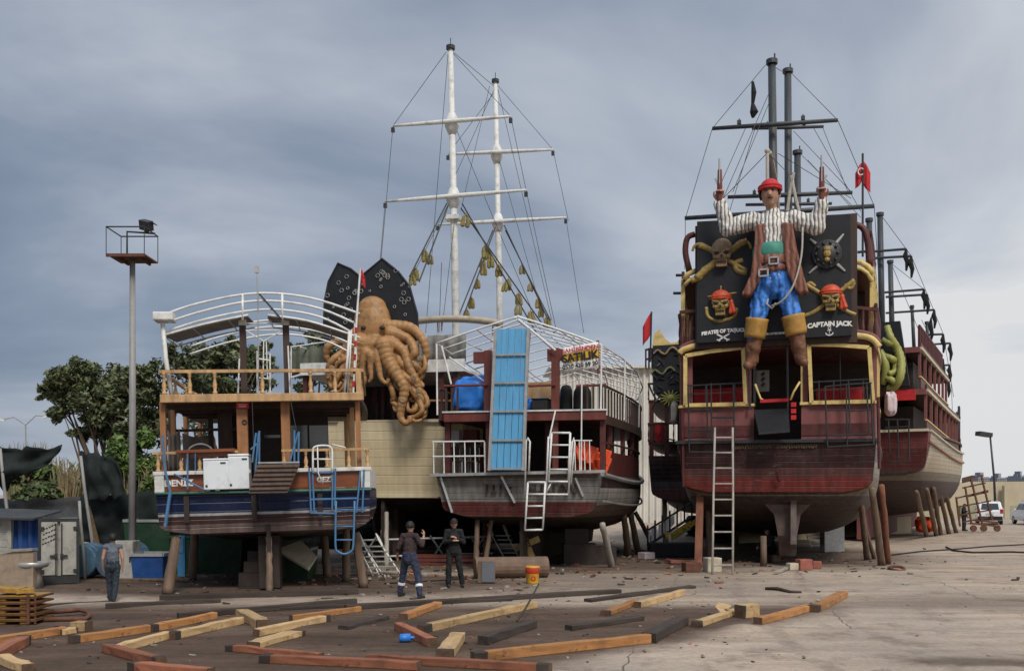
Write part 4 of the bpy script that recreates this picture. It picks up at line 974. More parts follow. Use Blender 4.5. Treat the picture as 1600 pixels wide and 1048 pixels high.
k = MB(); k.box((a1(352,690,2.2).x, 2.2, (zr+zu)/2),(.35,.1,zu-zr)); k.box((a1(330,690,2.6).x, 2.6, (zr+zu)/2),(.12,.1,zu-zr)); k.box((a1(268,690,2.6).x, 2.6, (zr+zu)/2),(.12,.1,zu-zr)); k.bar(a1(262,673,2.4), a1(372,670,2.4), .25,.06); k.build('cabin_frame', M['darkwood'], s1)
# tarpaulin curtains under the left side
for (x0, x1, y0, y1, yy) in ((262,282,672,735,1.6),(284,336,676,742,2.9)):
    k = MB(); A, B = a1(x0,y0,yy), a1(x1,y1,yy); sd = x0
    k.grid(lambda u, v: (lerp(A.x,B.x,u), yy+.07*math.sin(u*15+sd)+.05*math.sin(v*5), lerp(A.z,B.z,v)-.12*math.sin(math.pi*u)*(1-v)), 18, 8); k.build('curtain', M['beige_fab'], s1, smooth=True, solid=.01)
# upper deck
zt = f.z(617)
def H1x(px, y=0): return a1(px,620,y).x
H1.deck('upper_deck', M['darkwood'], s1, -.05, 7.0, zt-.03, .12, .93)
k = MB(); k.bar((H1x(252),-.12,zt-.075),(H1x(568),-.12,zt-.075),.14,.19); k.build('deck_edge', M['pine'], s1, bevel=.012)
k = MB()
for y in (.9,1.9,2.9,3.9): k.box((xo,y,zt-.2),(w0*1.9,.08,.1))
k.build('deck_beam', M['darkwood'], s1)
zb2 = f.z(580)
k = MB(); k.bar((H1x(253),-.08,zb2),(H1x(566),-.08,zb2),.09,.075); k.bar((H1x(253),-.08,zb2),(H1x(253)-.1,6,zb2),.09,.07); k.bar((H1x(566),-.08,zb2),(H1x(566)+.1,6,zb2),.09,.07); k.build('upper_hand_rail', M['pine'], s1)
balusters([V((H1x(px),-.08,zt+.02)) for px in (258,298,337,411,486,524)], zb2-zt-.05, .058, M['pine'], s1)
balusters([V((H1x(px)+.02,y,zt)) for px in (255,564) for y in (1.5,3.0,4.5)], zb2-zt-.03, .06, M['pine'], s1)
k = MB(); k.box((H1x(561),-.08,(zt+zb2)/2),(.13,.13,zb2-zt)); k.build('corner_newel', M['pine'], s1)
# arched roof pipes
def arc(pts, y): return [a1(px,py,y) for px, py in pts]
def smooth_pts(P, n=4):
    out = []
    for i in range(len(P)-1):
        p0, p1, p2, p3 = P[max(0,i-1)], P[i], P[i+1], P[min(len(P)-1,i+2)]
        for j in range(n):
            t = j/n; out.append(.5*((2*p1)+(p2-p0)*t+(2*p0-5*p1+4*p2-p3)*t*t+(3*p1-p0-3*p2+p3)*t**3))
    return out+[P[-1]]
arcs = [((262,489),(310,474),(380,460),(440,459),(500,469),(562,490)), ((260,504),(310,488),(380,472),(440,471),(500,482),(553,504)),
        ((258,518),(320,499),(385,486),(440,484),(500,495),(546,517)), ((258,523),(320,506),(388,492)), ((418,492),(480,501),(544,521))]
for A in arcs: k = MB(); k.tube(smooth_pts(arc(A, .1)), .028, 8); k.build('roof_pipe', M['white_tube'], s1, smooth=True)
for A in arcs[:3]: 
    k = MB(); k.tube([p+V((0,3.4,-.05)) for p in smooth_pts(arc(A, .1))], .026, 6); k.build('roof_pipe', M['white_tube'], s1, smooth=True)
for A in (arcs[3], arcs[4]):
    k = MB(); P = smooth_pts(arc(A, .15)); n = len(P)
    k.add([p for q in P for p in (q-V((0,0,.05)), q+V((0,1.5,.05)))], [(2*i,2*i+1,2*i+3,2*i+2) for i in range(n-1)]); k.build('roof_canvas', M['grey_fab'], s1, solid=.02)
    k = MB()
    for i in range(0, n, 3): k.tube([P[i]-V((0,0,.06)), P[i]+V((0,1.5,-.02))], .015, 5)
    k.tube([p+V((0,1.5,-.05)) for p in P], .02, 5); k.build('canvas_batten', M['alu'], s1)
for pts, r in ((((253,492),(259,560),(269,622)),.055), (((379,460),(379,500)),.03), (((441,460),(441,502)),.03), (((546,517),(543,560),(538,617)),.035), (((549,515),(547,560),(543,617)),.02), (((555,505),(556,560),(551,617)),.03)):
    k = MB(); k.tube(arc(pts, .1), r, 8); k.build('stanchion', M['white_tube'], s1, smooth=True)
k = MB(); P = arc(((241,489),(273,503)), .1); k.box((P[0]+P[1])/2, (abs(P[1].x-P[0].x), .5, .2)); k.build('searchlight_box', M['white'], s1, bevel=.03)
k = MB()
for a, c in (((384,505),(441,505)),((384,516),(441,516)),((385,517),(412,533)),((440,517),(412,533)),((412,533),(411,592)),((416,533),(418,592))): k.tube(arc((a,c), .3), .016, 6)
for a, c in (((402,548),(402,614)),((422,552),(422,614)),((402,560),(422,563)),((402,590),(422,592)),((374,560),(372,614)),((450,540),(453,614))): k.tube(arc((a,c), .2), .02, 6)
k.build('canopy_strut', M['white_tube'], s1)
k = MB(); k.tube(arc(((405,459),(441,500)), .05), .022, 6); k.build('brace', M['rope'], s1)
k = MB(); k.tube(arc(((401,418),(403,460),(404,612)), .05), .016, 6); k.box(a1(401,421,.05),(.1,.05,.16)); k.build('antenna', M['alu'], s1)
k = MB(); pp = arc(((563,420),(557,500),(552,616)), -.05); k.tube(pp, .025, 8); k.m = 1
for i in range(5): q = pp[1].lerp(pp[2], .1+i*.18); k.tube([q, q+(pp[2]-pp[1])*.08], .032, 8)
fp1 = k.build('flag_pole', [M['white_tube'], M['red']], s1)
flag(fp1, 'flag', a1(564,420,-.05), .3, .16, M['red'], .04, .8)
k = MB(); p0 = a1(379,633,.1); k.box((p0.x,.1,p0.z),(.3,.02,.16)); sg = k.build('red_sign', M['red'], s1)
k = MB(); k.box((p0.x,.085,p0.z+.02),(.22,.004,.015)); k.box((p0.x,.085,p0.z-.03),(.18,.004,.02)); k.build('sign_stripe', M['pale'], sg)
k = MB(); q = a1(382,659,.13); k.tube([q+V((.05*math.cos(t*.7854),0,.05*math.sin(t*.7854))) for t in range(9)], .016, 6); k.build('porthole_ring', M['steel'], s1)
# stern gear: davits, gangway, boarding ladder
k = MB()
for x0, y0, x1, y1 in ((394,722,400,676),(399,738,404,676),(405,740,405,673),(392,702,405,690),(453,720,466,676),(460,724,460,672),(466,724,467,674)): k.tube([a1(x0,y0,-.35), a1(x1,y1,-.35)], .024, 6)
k.split('davit', M['blue_paint'], s1)
for a, c in (((394,628),(399,780)),((454,625),(463,672)),((399,765),(398,795)),((405,765),(407,795))): stay(s1, a1(*a,-.3), a1(*c,-.4), .008)
k = MB(); A = [a1(403,725,-.5), a1(468,724,-.5), a1(449,766,-1.0), a1(389,767,-1.0)]
k.prism(A, (0,-.03,-.05)); gw = k.build('gangway', M['darkwood'], s1)
k = MB()
for i in range(6): u = (i+.5)/6; k.bar(A[0].lerp(A[3],u)+V((0,-.07,0)), A[1].lerp(A[2],u)+V((0,-.07,0)), .045,.05)
k.build('slat', M['deck'], gw)
k = MB(); k.tube([A[0]+V((0,0,.03)), A[1]+V((0,0,.03))], .022, 6); k.build('hinge_bar', M['alu'], gw)
k = MB(); yy = -.4
for a, c in (((483,731),(486,802)),((488,731),(491,800)),((520,731),(519,796)),((524,731),(523,790)),((563,735),(557,800)),((569,733),(566,800)),((486,780),(560,778)),((487,738),(520,738)),((486,801),(524,802)),((533,797),(572,795))): k.tube([a1(*a,yy), a1(*c,yy)], .024, 6)
k.split('davit', M['blue_paint'], s1)
k = MB(); P = [(525,782),(524,850),(528,861),(538,865),(548,861),(552,850),(554,782)]; k.tube(smooth_pts(arc(P, yy-.06), 3), .026, 8)
for py in (796,822,843): k.tube([a1(525,py,yy-.06), a1(553,py,yy-.06)], .02, 6)
k.build('boarding_ladder', M['blue_paint'], s1, smooth=True)
k = MB(); P = [(489,738),(489,704),(492,698),(500,696),(511,696),(517,699),(519,706),(519,738)]; k.tube(smooth_pts(arc(P, -.45), 3), .024, 8); k.tube([a1(489,717,-.45), a1(518,717,-.45)], .02, 6); k.tube([a1(496,698,-.45), a1(497,738,-.45), a1(504,755,-.45)], .016, 6); k.tube([a1(519,694,-.2), a1(540,699,-.2)], .018, 6); k.build('ladder_hoop', M['white_tube'], s1, smooth=True)
k = MB()
for a, c, r in (((254,680),(258,735),.03),((258,735),(266,768),.03),((266,768),(258,822),.04),((293,708),(293,764),.02),((272,740),(318,764),.02),((305,708),(305,735),.012)): k.tube([a1(*a,-.42), a1(*c,-.42)], r, 6)
k.build('fender_arm', M['blue_paint'], s1)
# rubbing pieces, things standing on the deck
def onboard(name, label, cat, f_, p, ship_rot, group=None):
    return thing(name, label, cat, f_.M @ V(p), ship_rot, group)
for px0, px1, pt, pb, lab, yy in ((318,356,715,765,'white chest freezer nearest the left name board on the blue boat',-.42),(357,388,708,764,'taller white chest freezer beside the gangway of the blue boat',-.40)):
    p0, p1 = a1(px0,pb,yy), a1(px1,pt,yy); w_, h = p1.x-p0.x, p1.z-p0.z
    t = onboard('chest_freezer', lab, 'freezer', f, ((p0.x+p1.x)/2, yy+.3, p0.z), f.rot)
    k = MB(); k.box((0,0,h*.46),(w_,.55,h*.92)); k.build('cabinet', M['fridge'], t, bevel=.02)
    k = MB(); k.box((0,0,h*.96),(w_+.01,.56,h*.07)); k.build('lid', M['fridge'], t, bevel=.02)
    k = MB(); k.box((-w_*.38,-.285,h*.12),(.05,.015,.05)); k.box((w_*.3,-.285,h*.85),(.12,.02,.03)); k.build('catch', M['steel'], t)
k = MB(); p0, p1 = a1(277,706,-.15), a1(368,703,-.15)
k.bar(p0, p1, .5, .07); p0.z -= .07; k.bar(p0+V((.1,-.1,-.02)), p1+V((-.1,-.1,-.09)), .05,.12)
o = k.build('table_top', M['varnish'], None); t = thing('deck_table', 'narrow varnished serving table behind the white freezers', 'table', f.loc, f.rot)
o.parent = t
k = MB()
for px in (292, 320, 352): q = a1(px,712,-.1); k.bar(q, V((q.x,-.1,zr+.05)), .05)
k.build('leg', M['alu'], t)
k = MB(); k.grid(lambda u, v: a1(292+u*42, 704-12*math.sin(math.pi*u)**.6*(1-v*.2), -.15+v*.4), 12, 4); o = k.build('folded_tarp', M['grey_fab'], None, smooth=True, solid=.04); o.location, o.rotation_euler = f.loc, f.rot; tag(o, 'grey folded tarpaulin lying on the varnished table', 'tarpaulin')
# shoring
def hullpt(f_, px, py, y=0): return f_.M @ f_.at(px, py, y)
prop(gz(262,22.9), hullpt(f,276,838,.2), .145, M['timber_prop'], 'thick weathered timber prop under the left corner of the blue boat')
prop(gz(421,23.0), hullpt(f,420,838,.1), .09, M['timber_prop'], 'pale split post under the middle of the blue boat transom')
prop(gz(568,24.4), hullpt(f,556,832,.6), .13, M['timber_prop'], 'leaning timber prop under the right corner of the blue boat')
prop(gz(541,26.0), hullpt(f,541,820,2.5), .12, M['timber_prop'], 'dark inner prop just left of the right corner prop of the blue boat')
prop(gz(512,27.2), hullpt(f,505,820,3.8), .13, M['timber_prop'], 'darkest prop deep under the right half of the blue boat')
prop(gz(300,26.5), hullpt(f,305,830,3.0), .13, M['timber_prop'], 'inner prop behind the thick left prop of the blue boat')
k = MB(); a = gz(405,24.3); k.box(a+V((0,0,.2)),(.9,.5,.4)); k.box(a+V((.02,0,.55)),(.7,.45,.28)); k.box(a+V((0,.02,.82)),(.5,.4,.25)); tag(k.build('keel_blocks', M['interior'], center='base'), 'dark stack of keel blocks under the blue boat', 'blocks')

# ------------------------------------------------------------------ ship 2: cream two master with octopus carving
f2 = Frame(597, 33, 11.5); f2.cpx = 597
s2 = thing('sailing_ship', 'big cream hulled two masted sailing ship with a carved octopus on its stern', 'ship', f2.loc, f2.rot, 'boats laid up in the yard')
def a2(px, py, y=0): return f2.at(px, py, y)
zr, zb = f2.z(657), f2.z(777); xl, xr = a2(470,700).x, a2(726,700).x; w0 = (xr-xl)/2; xo = (xl+xr)/2
H2 = Hull(25, w0, w0*1.12, zr, zb-.0, .9, .35, (-.3,2.0), xoff=xo, taper=.93, p=3.4, under=.25)
CR = (.66,.56,.37); CR2 = (.60,.50,.32); BK = (.022,.017,.015)
st = [(-1,BK),(f2.z(779),(.72,.62,.42)),(f2.z(768),CR2),(f2.z(690),CR)]
H2.build('hull', bands('cream_hull', st, -1, 7, .01, .55, .3, .12, streak=.08, scrape=.12, seam=.96), s2)
k = MB(); k.prism([(xo-.2,1.2,.1),(xo-.2,20,.2),(xo-.2,22,zb),(xo-.2,1.2,zb)], (.4,0,0)); k.build('keel', M['interior'], s2)
k = MB(); k.box((xo,.6,1.3),(.12,.9,2.2)); k.build('rudder', M['interior'], s2)
H2.deck('main_deck', M['deck'], s2, 0, 24, zr-.05, .15, .99)
k = MB(); k.bar(a2(470,657,-.38), a2(528,657,-.38), .12,.09); k.bar(a2(628,657,-.38), a2(726,657,-.38), .12,.09); k.build('cap_rail', M['cream'], s2)
zu = f2.z(583)
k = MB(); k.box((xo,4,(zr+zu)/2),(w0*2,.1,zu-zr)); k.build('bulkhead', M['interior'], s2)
for px in (478, 530, 556, 632, 690, 712): k = MB(); q = a2(px,620,0); k.box((q.x,.0,(zr+zu)/2),(.16,.16,zu-zr)); k.build('pillar', M['maroon'], s2)
H2.rail('hand_rail', M['oak'], s2, -.1, 18, f2.z(627), .05, 1.0, stern=False)
k = MB(); k.tube([a2(636,626,-.1), a2(724,626,-.1)], .045, 6); k.tube([a2(470,626,-.1), a2(560,626,-.1)], .045, 6); k.build('stern_rail', M['oak'], s2)
H2.deck('upper_deck', M['white'], s2, -.1, 18, zu+.12, .12, 1.0)
k = MB(); q0, q1 = a2(470,576,-.2), a2(726,576,-.2); k.box(((q0.x+q1.x)/2,-.2,f2.z(575)),(q1.x-q0.x,.12,f2.z(566)-f2.z(585))); k.build('deck_edge', M['white'], s2)
k = MB()
for i in range(18): q = a2(560+i*4,610+random.uniform(-6,6),1.2); k.box((q.x,1.2+random.uniform(-.4,.4),zr+.3+random.random()*.6),(.12,.12,.5+random.random()*.5))
k.build('bar_counter', M['maroon'], s2)
# screens and canopy
for px0, px1, pt, pb, mt, nm in ((456,512,540,588,M['netgreen'],'wind_screen'),(668,728,522,566,M['grey_fab'],'canvas_curtain'),(640,668,528,566,M['grey_fab'],'canvas_curtain')):
    A, B = a2(px0,pb,.5), a2(px1,pt,.5); k = MB(); k.grid(lambda u, v: (lerp(A.x,B.x,u), .5+.06*math.sin(u*19), lerp(A.z,B.z,v)), 20, 3); k.build(nm, mt, s2, smooth=True, solid=.012)
k = MB(); k.tube([a2(454,542,.45), a2(510,534,.45)], .025, 6); k.tube([a2(454,590,.3), a2(510,574,.3)], .04, 6); k.tube([a2(455,542,.45), a2(455,590,.45)], .025, 6); k.build('screen_rail', M['white_tube'], s2)
def can(u, v):
    px = lerp(625, 785, u); c = math.sin(math.pi*u)
    return a2(px, 507-9*c**.7+ (0 if v < .5 else 0), 1.0+v*6)+V((0,0,-v*.15))
k = MB(); k.grid(can, 24, 4); k.build('canopy', M['darkwood'], s2, smooth=True, solid=-.1)
k = MB(); k.tube([can(u/20,0)+V((0,-.06,-.0)) for u in range(21)], .11, 8); k.build('canopy_edge', mat('beige_canopy_edge', (.40,.34,.25), .7, .2, 3, dirt=.4), s2, smooth=True)
for px in (684, 690, 770): k = MB(); q = a2(px,500,1.2); k.tube([q, V((q.x,1.2,zu))], .03, 6); k.build('stanchion', M['white_tube'], s2)
H2.rail('upper_rail', M['white_tube'], s2, 0, 16, zu+1.0, .03, 1.0, stern=False)
# masts
def mast2(px_top, py_top, px_bot, y, yards, r):
    tp, bt = a2(px_top, py_top, y), a2(px_bot, 600, y); bt.z = zr; k = MB()
    k.tube([bt, bt.lerp(tp,.5), tp], [r*1.25, r*1.05, r*.72], 12); mo = k.build('mast', M['white'], s2, smooth=True)
    k = MB(); k.tube([tp-V((0,0,.05)), tp+V((0,0,.12))], r*1.3, 10); k.tube([tp, tp+V((0,0,.5))], .02, 5); k.build('mast_cap', M['steel'], mo)
    for (x0, y0, x1, y1) in yards:
        A, B = a2(x0,y0,y-.35), a2(x1,y1,y-.35); k = MB(); n = 8
        k.tube([A.lerp(B, i/n) for i in range(n+1)], [.055+.06*math.sin(math.pi*i/n) for i in range(n+1)], 8)
        c = A.lerp(B,.5); 
        yo = k.build('yard', M['white'], mo, smooth=True)
        k = MB(); t_ = (bt.z-c.z)/(bt.z-tp.z); mc = bt.lerp(tp, t_)
        k.lathe([(r*1.1,-.5),(r*2.1,-.1),(r*2.1,.1),(r*1.1,.5)], mc, 12); k.build('yard_collar', M['white'], mo, smooth=True)
        k = MB()
        for e in (A, B): k.box(e-V((0,0,.2)),(.16,.12,.22))
        k.split('yard_lamp', M['steel'], yo)
    return mo, tp, bt
mA, tA, bA = mast2(704,76,716,13.5,[(614,197,798,182),(602,315,822,297)],.17)
mB, tB, bB = mast2(774,128,785,20,[(700,241,864,234),(684,351,884,340)],.16)
k = MB(); q = bA.lerp(tA,.62); k.box(q+V((0,0,-1.0)),(.7,.7,.2)); k.build('crosstree', M['white'], mA)
def st2(a, ya, c, yc, r=.014, m_=None): stay(s2, a2(*a,ya), a2(*c,yc), r, m_)
for a, ya, c, yc in (((697,82),13.5,(614,197),13.2),((614,197),13.2,(595,410),10),((700,85),13.5,(665,520),9),((706,80),13.5,(772,135),20),((708,84),13.5,(798,182),13.2),((776,132),20,(864,234),19.7),
    ((864,234),19.7,(888,345),19.7),((884,340),19.7,(912,520),15),((778,140),20,(862,500),18),((776,140),20,(700,241),19.7),((772,140),20,(700,300),19),((780,250),20,(850,500),16),((700,320),13.5,(650,420),9),((712,330),13.5,(690,520),9),
    ((798,182),13.2,(822,297),13.2),((822,297),13.2,(870,520),12),((602,315),13.2,(592,430),10),((765,135),20,(720,330),14),((712,200),13.5,(846,520),14),((690,410),9,(686,520),8)): st2(a, ya, c, yc)
garl = [((698,318),13.3,(640,432),9),((700,322),13.3,(655,440),9.5),((720,325),13.3,(850,510),15),((722,318),13.3,(838,520),14.5),((774,355),19.5,(722,500),15),((770,360),19.5,(712,505),14),((790,360),19.5,(860,500),17),((788,352),19.5,(866,520),17)]
for a, ya, c, yc in garl: st2(a, ya, c, yc, .035)
BND = None
def bundle(p):
    global BND
    if BND is None:
        k = MB(); k.tube([(0,0,.12),(0,0,-.1)], .02, 5)
        for dx in (-.13, .13): k.tube([(dx*.3,0,-.06),(dx,.02,-.22),(dx*1.3,0,-.5),(dx*1.25,0,-.85),(dx*1.1,0,-.92)], [.04,.10,.15,.16,.07], 7)
        BND = k.build('lantern_bundle', M['olive'], smooth=False); o = BND
    else: o = BND.copy(); COL.objects.link(o)
    o.location = f2.M @ p; o.rotation_euler = (random.uniform(-.12,.12), random.uniform(-.12,.12), random.uniform(-.9,.9)); o.scale = (random.uniform(.5,.75),)*3
    tag(o, 'small dry yellow green bundle hanging from the rigging of the cream ship', 'bundle', 'dry bundles tied along the rigging')
bp_ = [((662,388),0),((652,415),0),((646,425),0),((664,396),1),((749,385),2),((757,378),2),((764,408),2),((780,430),2),((800,452),2),((826,480),2),((752,410),4),((744,435),4),((736,462),4),((731,480),4),((722,330),3),((812,412),6),((828,440),6),((838,463),6),((852,490),6),((770,395),3),((790,436),3),((815,470),3),((838,478),7),((741,402),5)]
for (px, py), gi in bp_:
    a, ya, c, yc = garl[gi]; t_ = (py-a[1])/(c[1]-a[1]); bundle(a2(*a,ya).lerp(a2(*c,yc), t_)-V((0,0,.12)))
# stern carving: plain octopus in front of a black double leaf backboard
yb = -.75
k = MB(); P = [(505,528),(507,470),(513,440),(528,411),(548,420),(563,432),(578,420),(597,404),(622,424),(640,447),(652,490),(654,530),(580,560)]
k.prism([a2(x,y,yb+.25) for x, y in P], (0,.12,0)); bk = k
PP = [a2(x,y,yb+.24) for x, y in P]; bk.m = 1; bk.tube(PP[:-1], .035, 6)
rr = random.Random(3); k = bk; k.m = 2
for i in range(70):
    px, py = rr.uniform(510,650), rr.uniform(420,520)
    if py < 440 and (544 < px < 586 or px < 520 or px > 628): continue
    if 548 < px < 615 and py > 470: continue
    if px < 515 and py < 440 or px > 640 and py < 470: continue
    q = a2(px,py,yb+.22); r = rr.choice((.035,.05,.07)); k.tube([q+V((r*math.cos(t*1.0472),0,r*math.sin(t*1.0472))) for t in range(7)], .012, 4)
bk.build('backboard', [M['black'], M['steel'], M['alu']], s2)
fig = MB()
fig.ball(a2(582,508,yb), (.66,.5,.92), 18, 12); fig.ball(a2(582,482,yb), (.5,.42,.42), 14, 8); fig.ball(a2(583,540,yb-.12), (.66,.48,.42), 14, 8)
ARMS = []
def tent(pts, r0, r1, yo=0, wig=0):
    P = smooth_pts([a2(x,y,yb-.25+yo+wig*math.sin(i*2.1)) for i, (x, y) in enumerate(pts)], 5); n = len(P)
    ARMS.append((P, r0, r1))
    fig.cap(P[0], P[min(3, n-1)], r0, r0*.8, 10)
def grow_arm(P, r0, r1):
    Ls = [0]
    for a, c in zip(P, P[1:]): Ls.append(Ls[-1]+(c-a).length)
    step = .035; Q = []; R = []; s_ = 0; i = 0
    while s_ < Ls[-1]-1e-4:
        while Ls[i+1] < s_: i += 1
        Q.append(P[i].lerp(P[i+1], (s_-Ls[i])/max(1e-6, Ls[i+1]-Ls[i]))); t_ = s_/Ls[-1]
        R.append(.92*lerp(r0, r1, t_**.85)*(1+.04*(1 if (s_ % .175) < .12 else -1.2))); s_ += step
    k = MB(); k.tube(Q, R, 9); return k.build('tentacle', M['tan'], fo, smooth=True)
tent([(600,540),(606,562),(620,585),(632,605),(628,632),(626,650),(632,660),(640,657),(640,648)], .32, .09, -.2)
tent([(612,535),(632,550),(640,575),(652,598),(655,620),(648,640),(638,640),(636,628)], .22, .07, -.05, .08)
tent([(610,520),(638,530),(648,550),(640,566),(650,585),(664,575),(662,555)], .22, .07, 0, .1)
tent([(606,510),(640,512),(660,530),(666,556),(656,572),(644,562),(650,548)], .25, .07, .1, .08)
tent([(606,548),(618,575),(636,590),(650,602),(664,618),(668,632),(655,640),(644,636)], .2, .06, -.05, .1)
tent([(636,600),(650,618),(660,640),(650,650),(640,652),(650,658),(660,655)], .14, .06, -.1, .06)
tent([(622,560),(634,585),(648,600),(646,615),(640,625)], .15, .06, .05, .05)
tent([(562,535),(556,560),(552,590),(548,610),(554,618)], .30, .1, -.15)
tent([(572,550),(566,575),(570,595),(562,606)], .17, .06, -.25)
tent([(588,552),(592,575),(596,592),(604,598),(608,590)], .17, .06, -.3)
tent([(580,555),(579,575),(580,590),(575,598)], .16, .05, -.35)
tent([(556,520),(532,532),(514,540),(510,556),(520,572),(530,566),(528,550)], .2, .06, .05, .1)
tent([(553,530),(536,550),(520,562),(512,580),(518,598),(528,604),(534,596)], .18, .06, 0, .1)
tent([(550,545),(538,570),(528,588),(520,606),(514,596),(512,588)], .16, .05, -.08, .08)
tent([(553,560),(545,585),(538,603),(530,612),(520,612)], .15, .05, -.12, .06)
rr2 = random.Random(21)
for _ in range(9):
    x = rr2.uniform(606,640); y = rr2.uniform(535,585); P = [(x,y)]
    for q in range(5): x += rr2.uniform(-5,15); y += rr2.uniform(6,20); P.append((min(x,664),min(y,650)))
    P.append((P[-1][0]-8, P[-1][1]+4)); P.append((P[-1][0]-3, P[-1][1]-8)); tent(P, rr2.uniform(.12,.17), .05, rr2.uniform(-.05,.18), .08)
for _ in range(5):
    x = rr2.uniform(535,555); y = rr2.uniform(540,560); P = [(x,y)]
    for q in range(4): x += rr2.uniform(-14,4); y += rr2.uniform(6,18); P.append((max(x,510),min(y,612)))
    P.append((P[-1][0]+7, P[-1][1]+2)); tent(P, rr2.uniform(.11,.15), .05, rr2.uniform(-.05,.15), .08)
fo = fig.build('octopus_carving', M['tan'], s2, remesh=.035)
for A_ in ARMS: grow_arm(*A_)
k = MB()
for px in (568, 597): k.ball(a2(px,512,yb-.47), (.10,.08,.075), 10, 7)
k.build('eye', M['interior'], fo)
k = MB()
for (px, py) in ((604,560),(612,580),(626,600),(629,625),(646,590),(654,610),(656,560),(556,560),(551,585),(518,575)): k.lathe([(.075,-.02),(.1,0),(.075,.02)], a2(px,py,yb-.60), 10, (0,1,0))
k.build('sucker', M['bone'], fo)
# props and things under the cream ship
prop(gz(604,31.5), W(604,800,32.2), .09, M['timber_grey'], 'thin pale post under the cream hull left of the ladders')
prop(gz(758,33.0), W(758,800,34), .10, M['timber_prop'], 'dark round prop just right of the cream hull')
prop(gz(592,35.5), W(588,800,36), .14, M['timber_prop'], 'dark prop deep in shadow under the cream hull')
prop(gz(648,36.5), W(650,790,37), .14, M['timber_prop'], 'second dark prop deep in shadow under the cream hull, behind the man in camouflage trousers')
# ------------------------------------------------------------------ ship 3: grey and red boat for sale
f3 = Frame(812, 30, 13.5); f3.cpx = 812
s3 = thing('tour_boat', 'grey and red boat with a for sale banner and an upright sky blue gangway', 'boat', f3.loc, f3.rot, 'boats laid up in the yard')
def a3(px, py, y=0): return f3.at(px, py, y)
xl, xr = a3(686,745).x, a3(938,740).x; w0 = (xr-xl)/2; xo = (xl+xr)/2
zr, zb = f3.z(741), f3.z(806)
H3 = Hull(17, w0, w0*1.16, zr, zb, zb-.75, .3, (-.25,.9), xoff=xo, taper=.93, p=3.6, mid=.4)
GRY, RED, WTH = (.24,.235,.22), (.115,.026,.024), (.18,.125,.09)
st = [(-1,(.03,.022,.02)),(f3.z(812),WTH),(f3.z(806),RED),(f3.z(784),GRY)]
sd = [(-1,(.04,.028,.024)),(f3.z(809),(.15,.10,.08)),(f3.z(789),(.29,.27,.25)),(f3.z(766),(.36,.34,.31)),(f3.z(763),(.045,.03,.028))]
H3.build('hull', bands('grey_hull', st, -1, 4, .015, .6, .2, .55, sideways=(sd, .12), streak=.4), s3)
k = MB(); k.prism([(xo-.2,1.4,.05),(xo-.2,14,.25),(xo-.2,15,zb),(xo-.2,1.4,zb)], (.4,0,0)); k.build('keel', M['interior'], s3)
k = MB(); k.box((xo+.0,.8,.95),(.1,.7,1.3)); k.build('rudder', M['interior'], s3)
k = MB(); 
for i in range(4): a = i*1.5708+.4; k.box((xo+.28*math.cos(a),1.25,.75+.28*math.sin(a)),(.34,.04,.2),(0,-a,.3))
k.tube([(xo,1.1,.75),(xo,1.6,.75)], .09, 8); k.build('propeller', M['gold'], s3)
k = MB(); k.bar(a3(674,742,-.36), a3(946,736,-.36), .34,.09); 
R = H3.edge(0,16.5,None,1.0,16,1,.0); Lf = H3.edge(0,16.5,None,1.0,16,-1,.0)
k.tube([p+V((.06,0,0)) for p in R], .075, 8); k.tube([p-V((.06,0,0)) for p in Lf], .075, 8); k.build('gunwale', M['alu'], s3)
k = MB(); k.tube([p+V((.03,0,-.82)) for p in H3.edge(.3,15,None,1.0,16,1)], .04, 6); k.build('rubbing_strake', M['grey_fab'], s3)
k = MB()
for (x0,y0,x1,y1) in ((783,744,804,785),(898,746,910,775),(688,745,706,800)): k.bar(a3(x0,y0,-.34), a3(x1,y1,-.16), .09,.07)
k.split('transom_strut', M['alu'], s3)
for s_, tp, sz in (('TİTE',776,.44),('SULTAN',862,.42)):
    q = a3(tp,763,-.30); text(s_, sz, M['oldtimber'], s3, face_back((q.x,-.225,q.z),0)@Matrix.Rotation(-.11,4,'X'), ext=.02, bold=.012)
H3.deck('main_deck', M['deck'], s3, -.3, 16, zr-.02, .1, .985)
# stern rail left
zrl = f3.z(690)
k = MB()
for py in (690, 713): k.tube([a3(676,py,-.35), a3(757,py-1,-.35)], .025, 6)
for px in (677, 693, 709, 726, 742, 757): k.tube([a3(px,690,-.35), a3(px+1,741,-.35)], .02 if px < 757 else .026, 6)
k.tube([a3(676,690,-.35), a3(690,690,2.5)], .022, 6); k.build('stern_rail', M['white_tube'], s3)
k = MB()
for py in (688,): k.tube([a3(897,py,-.3), a3(925,py,-.3)], .02, 6)
for px in (898, 905, 913, 921): k.tube([a3(px,688,-.3), a3(px+1,738,-.3)], .016, 6)
k.build('stern_rail', M['white_tube'], s3)
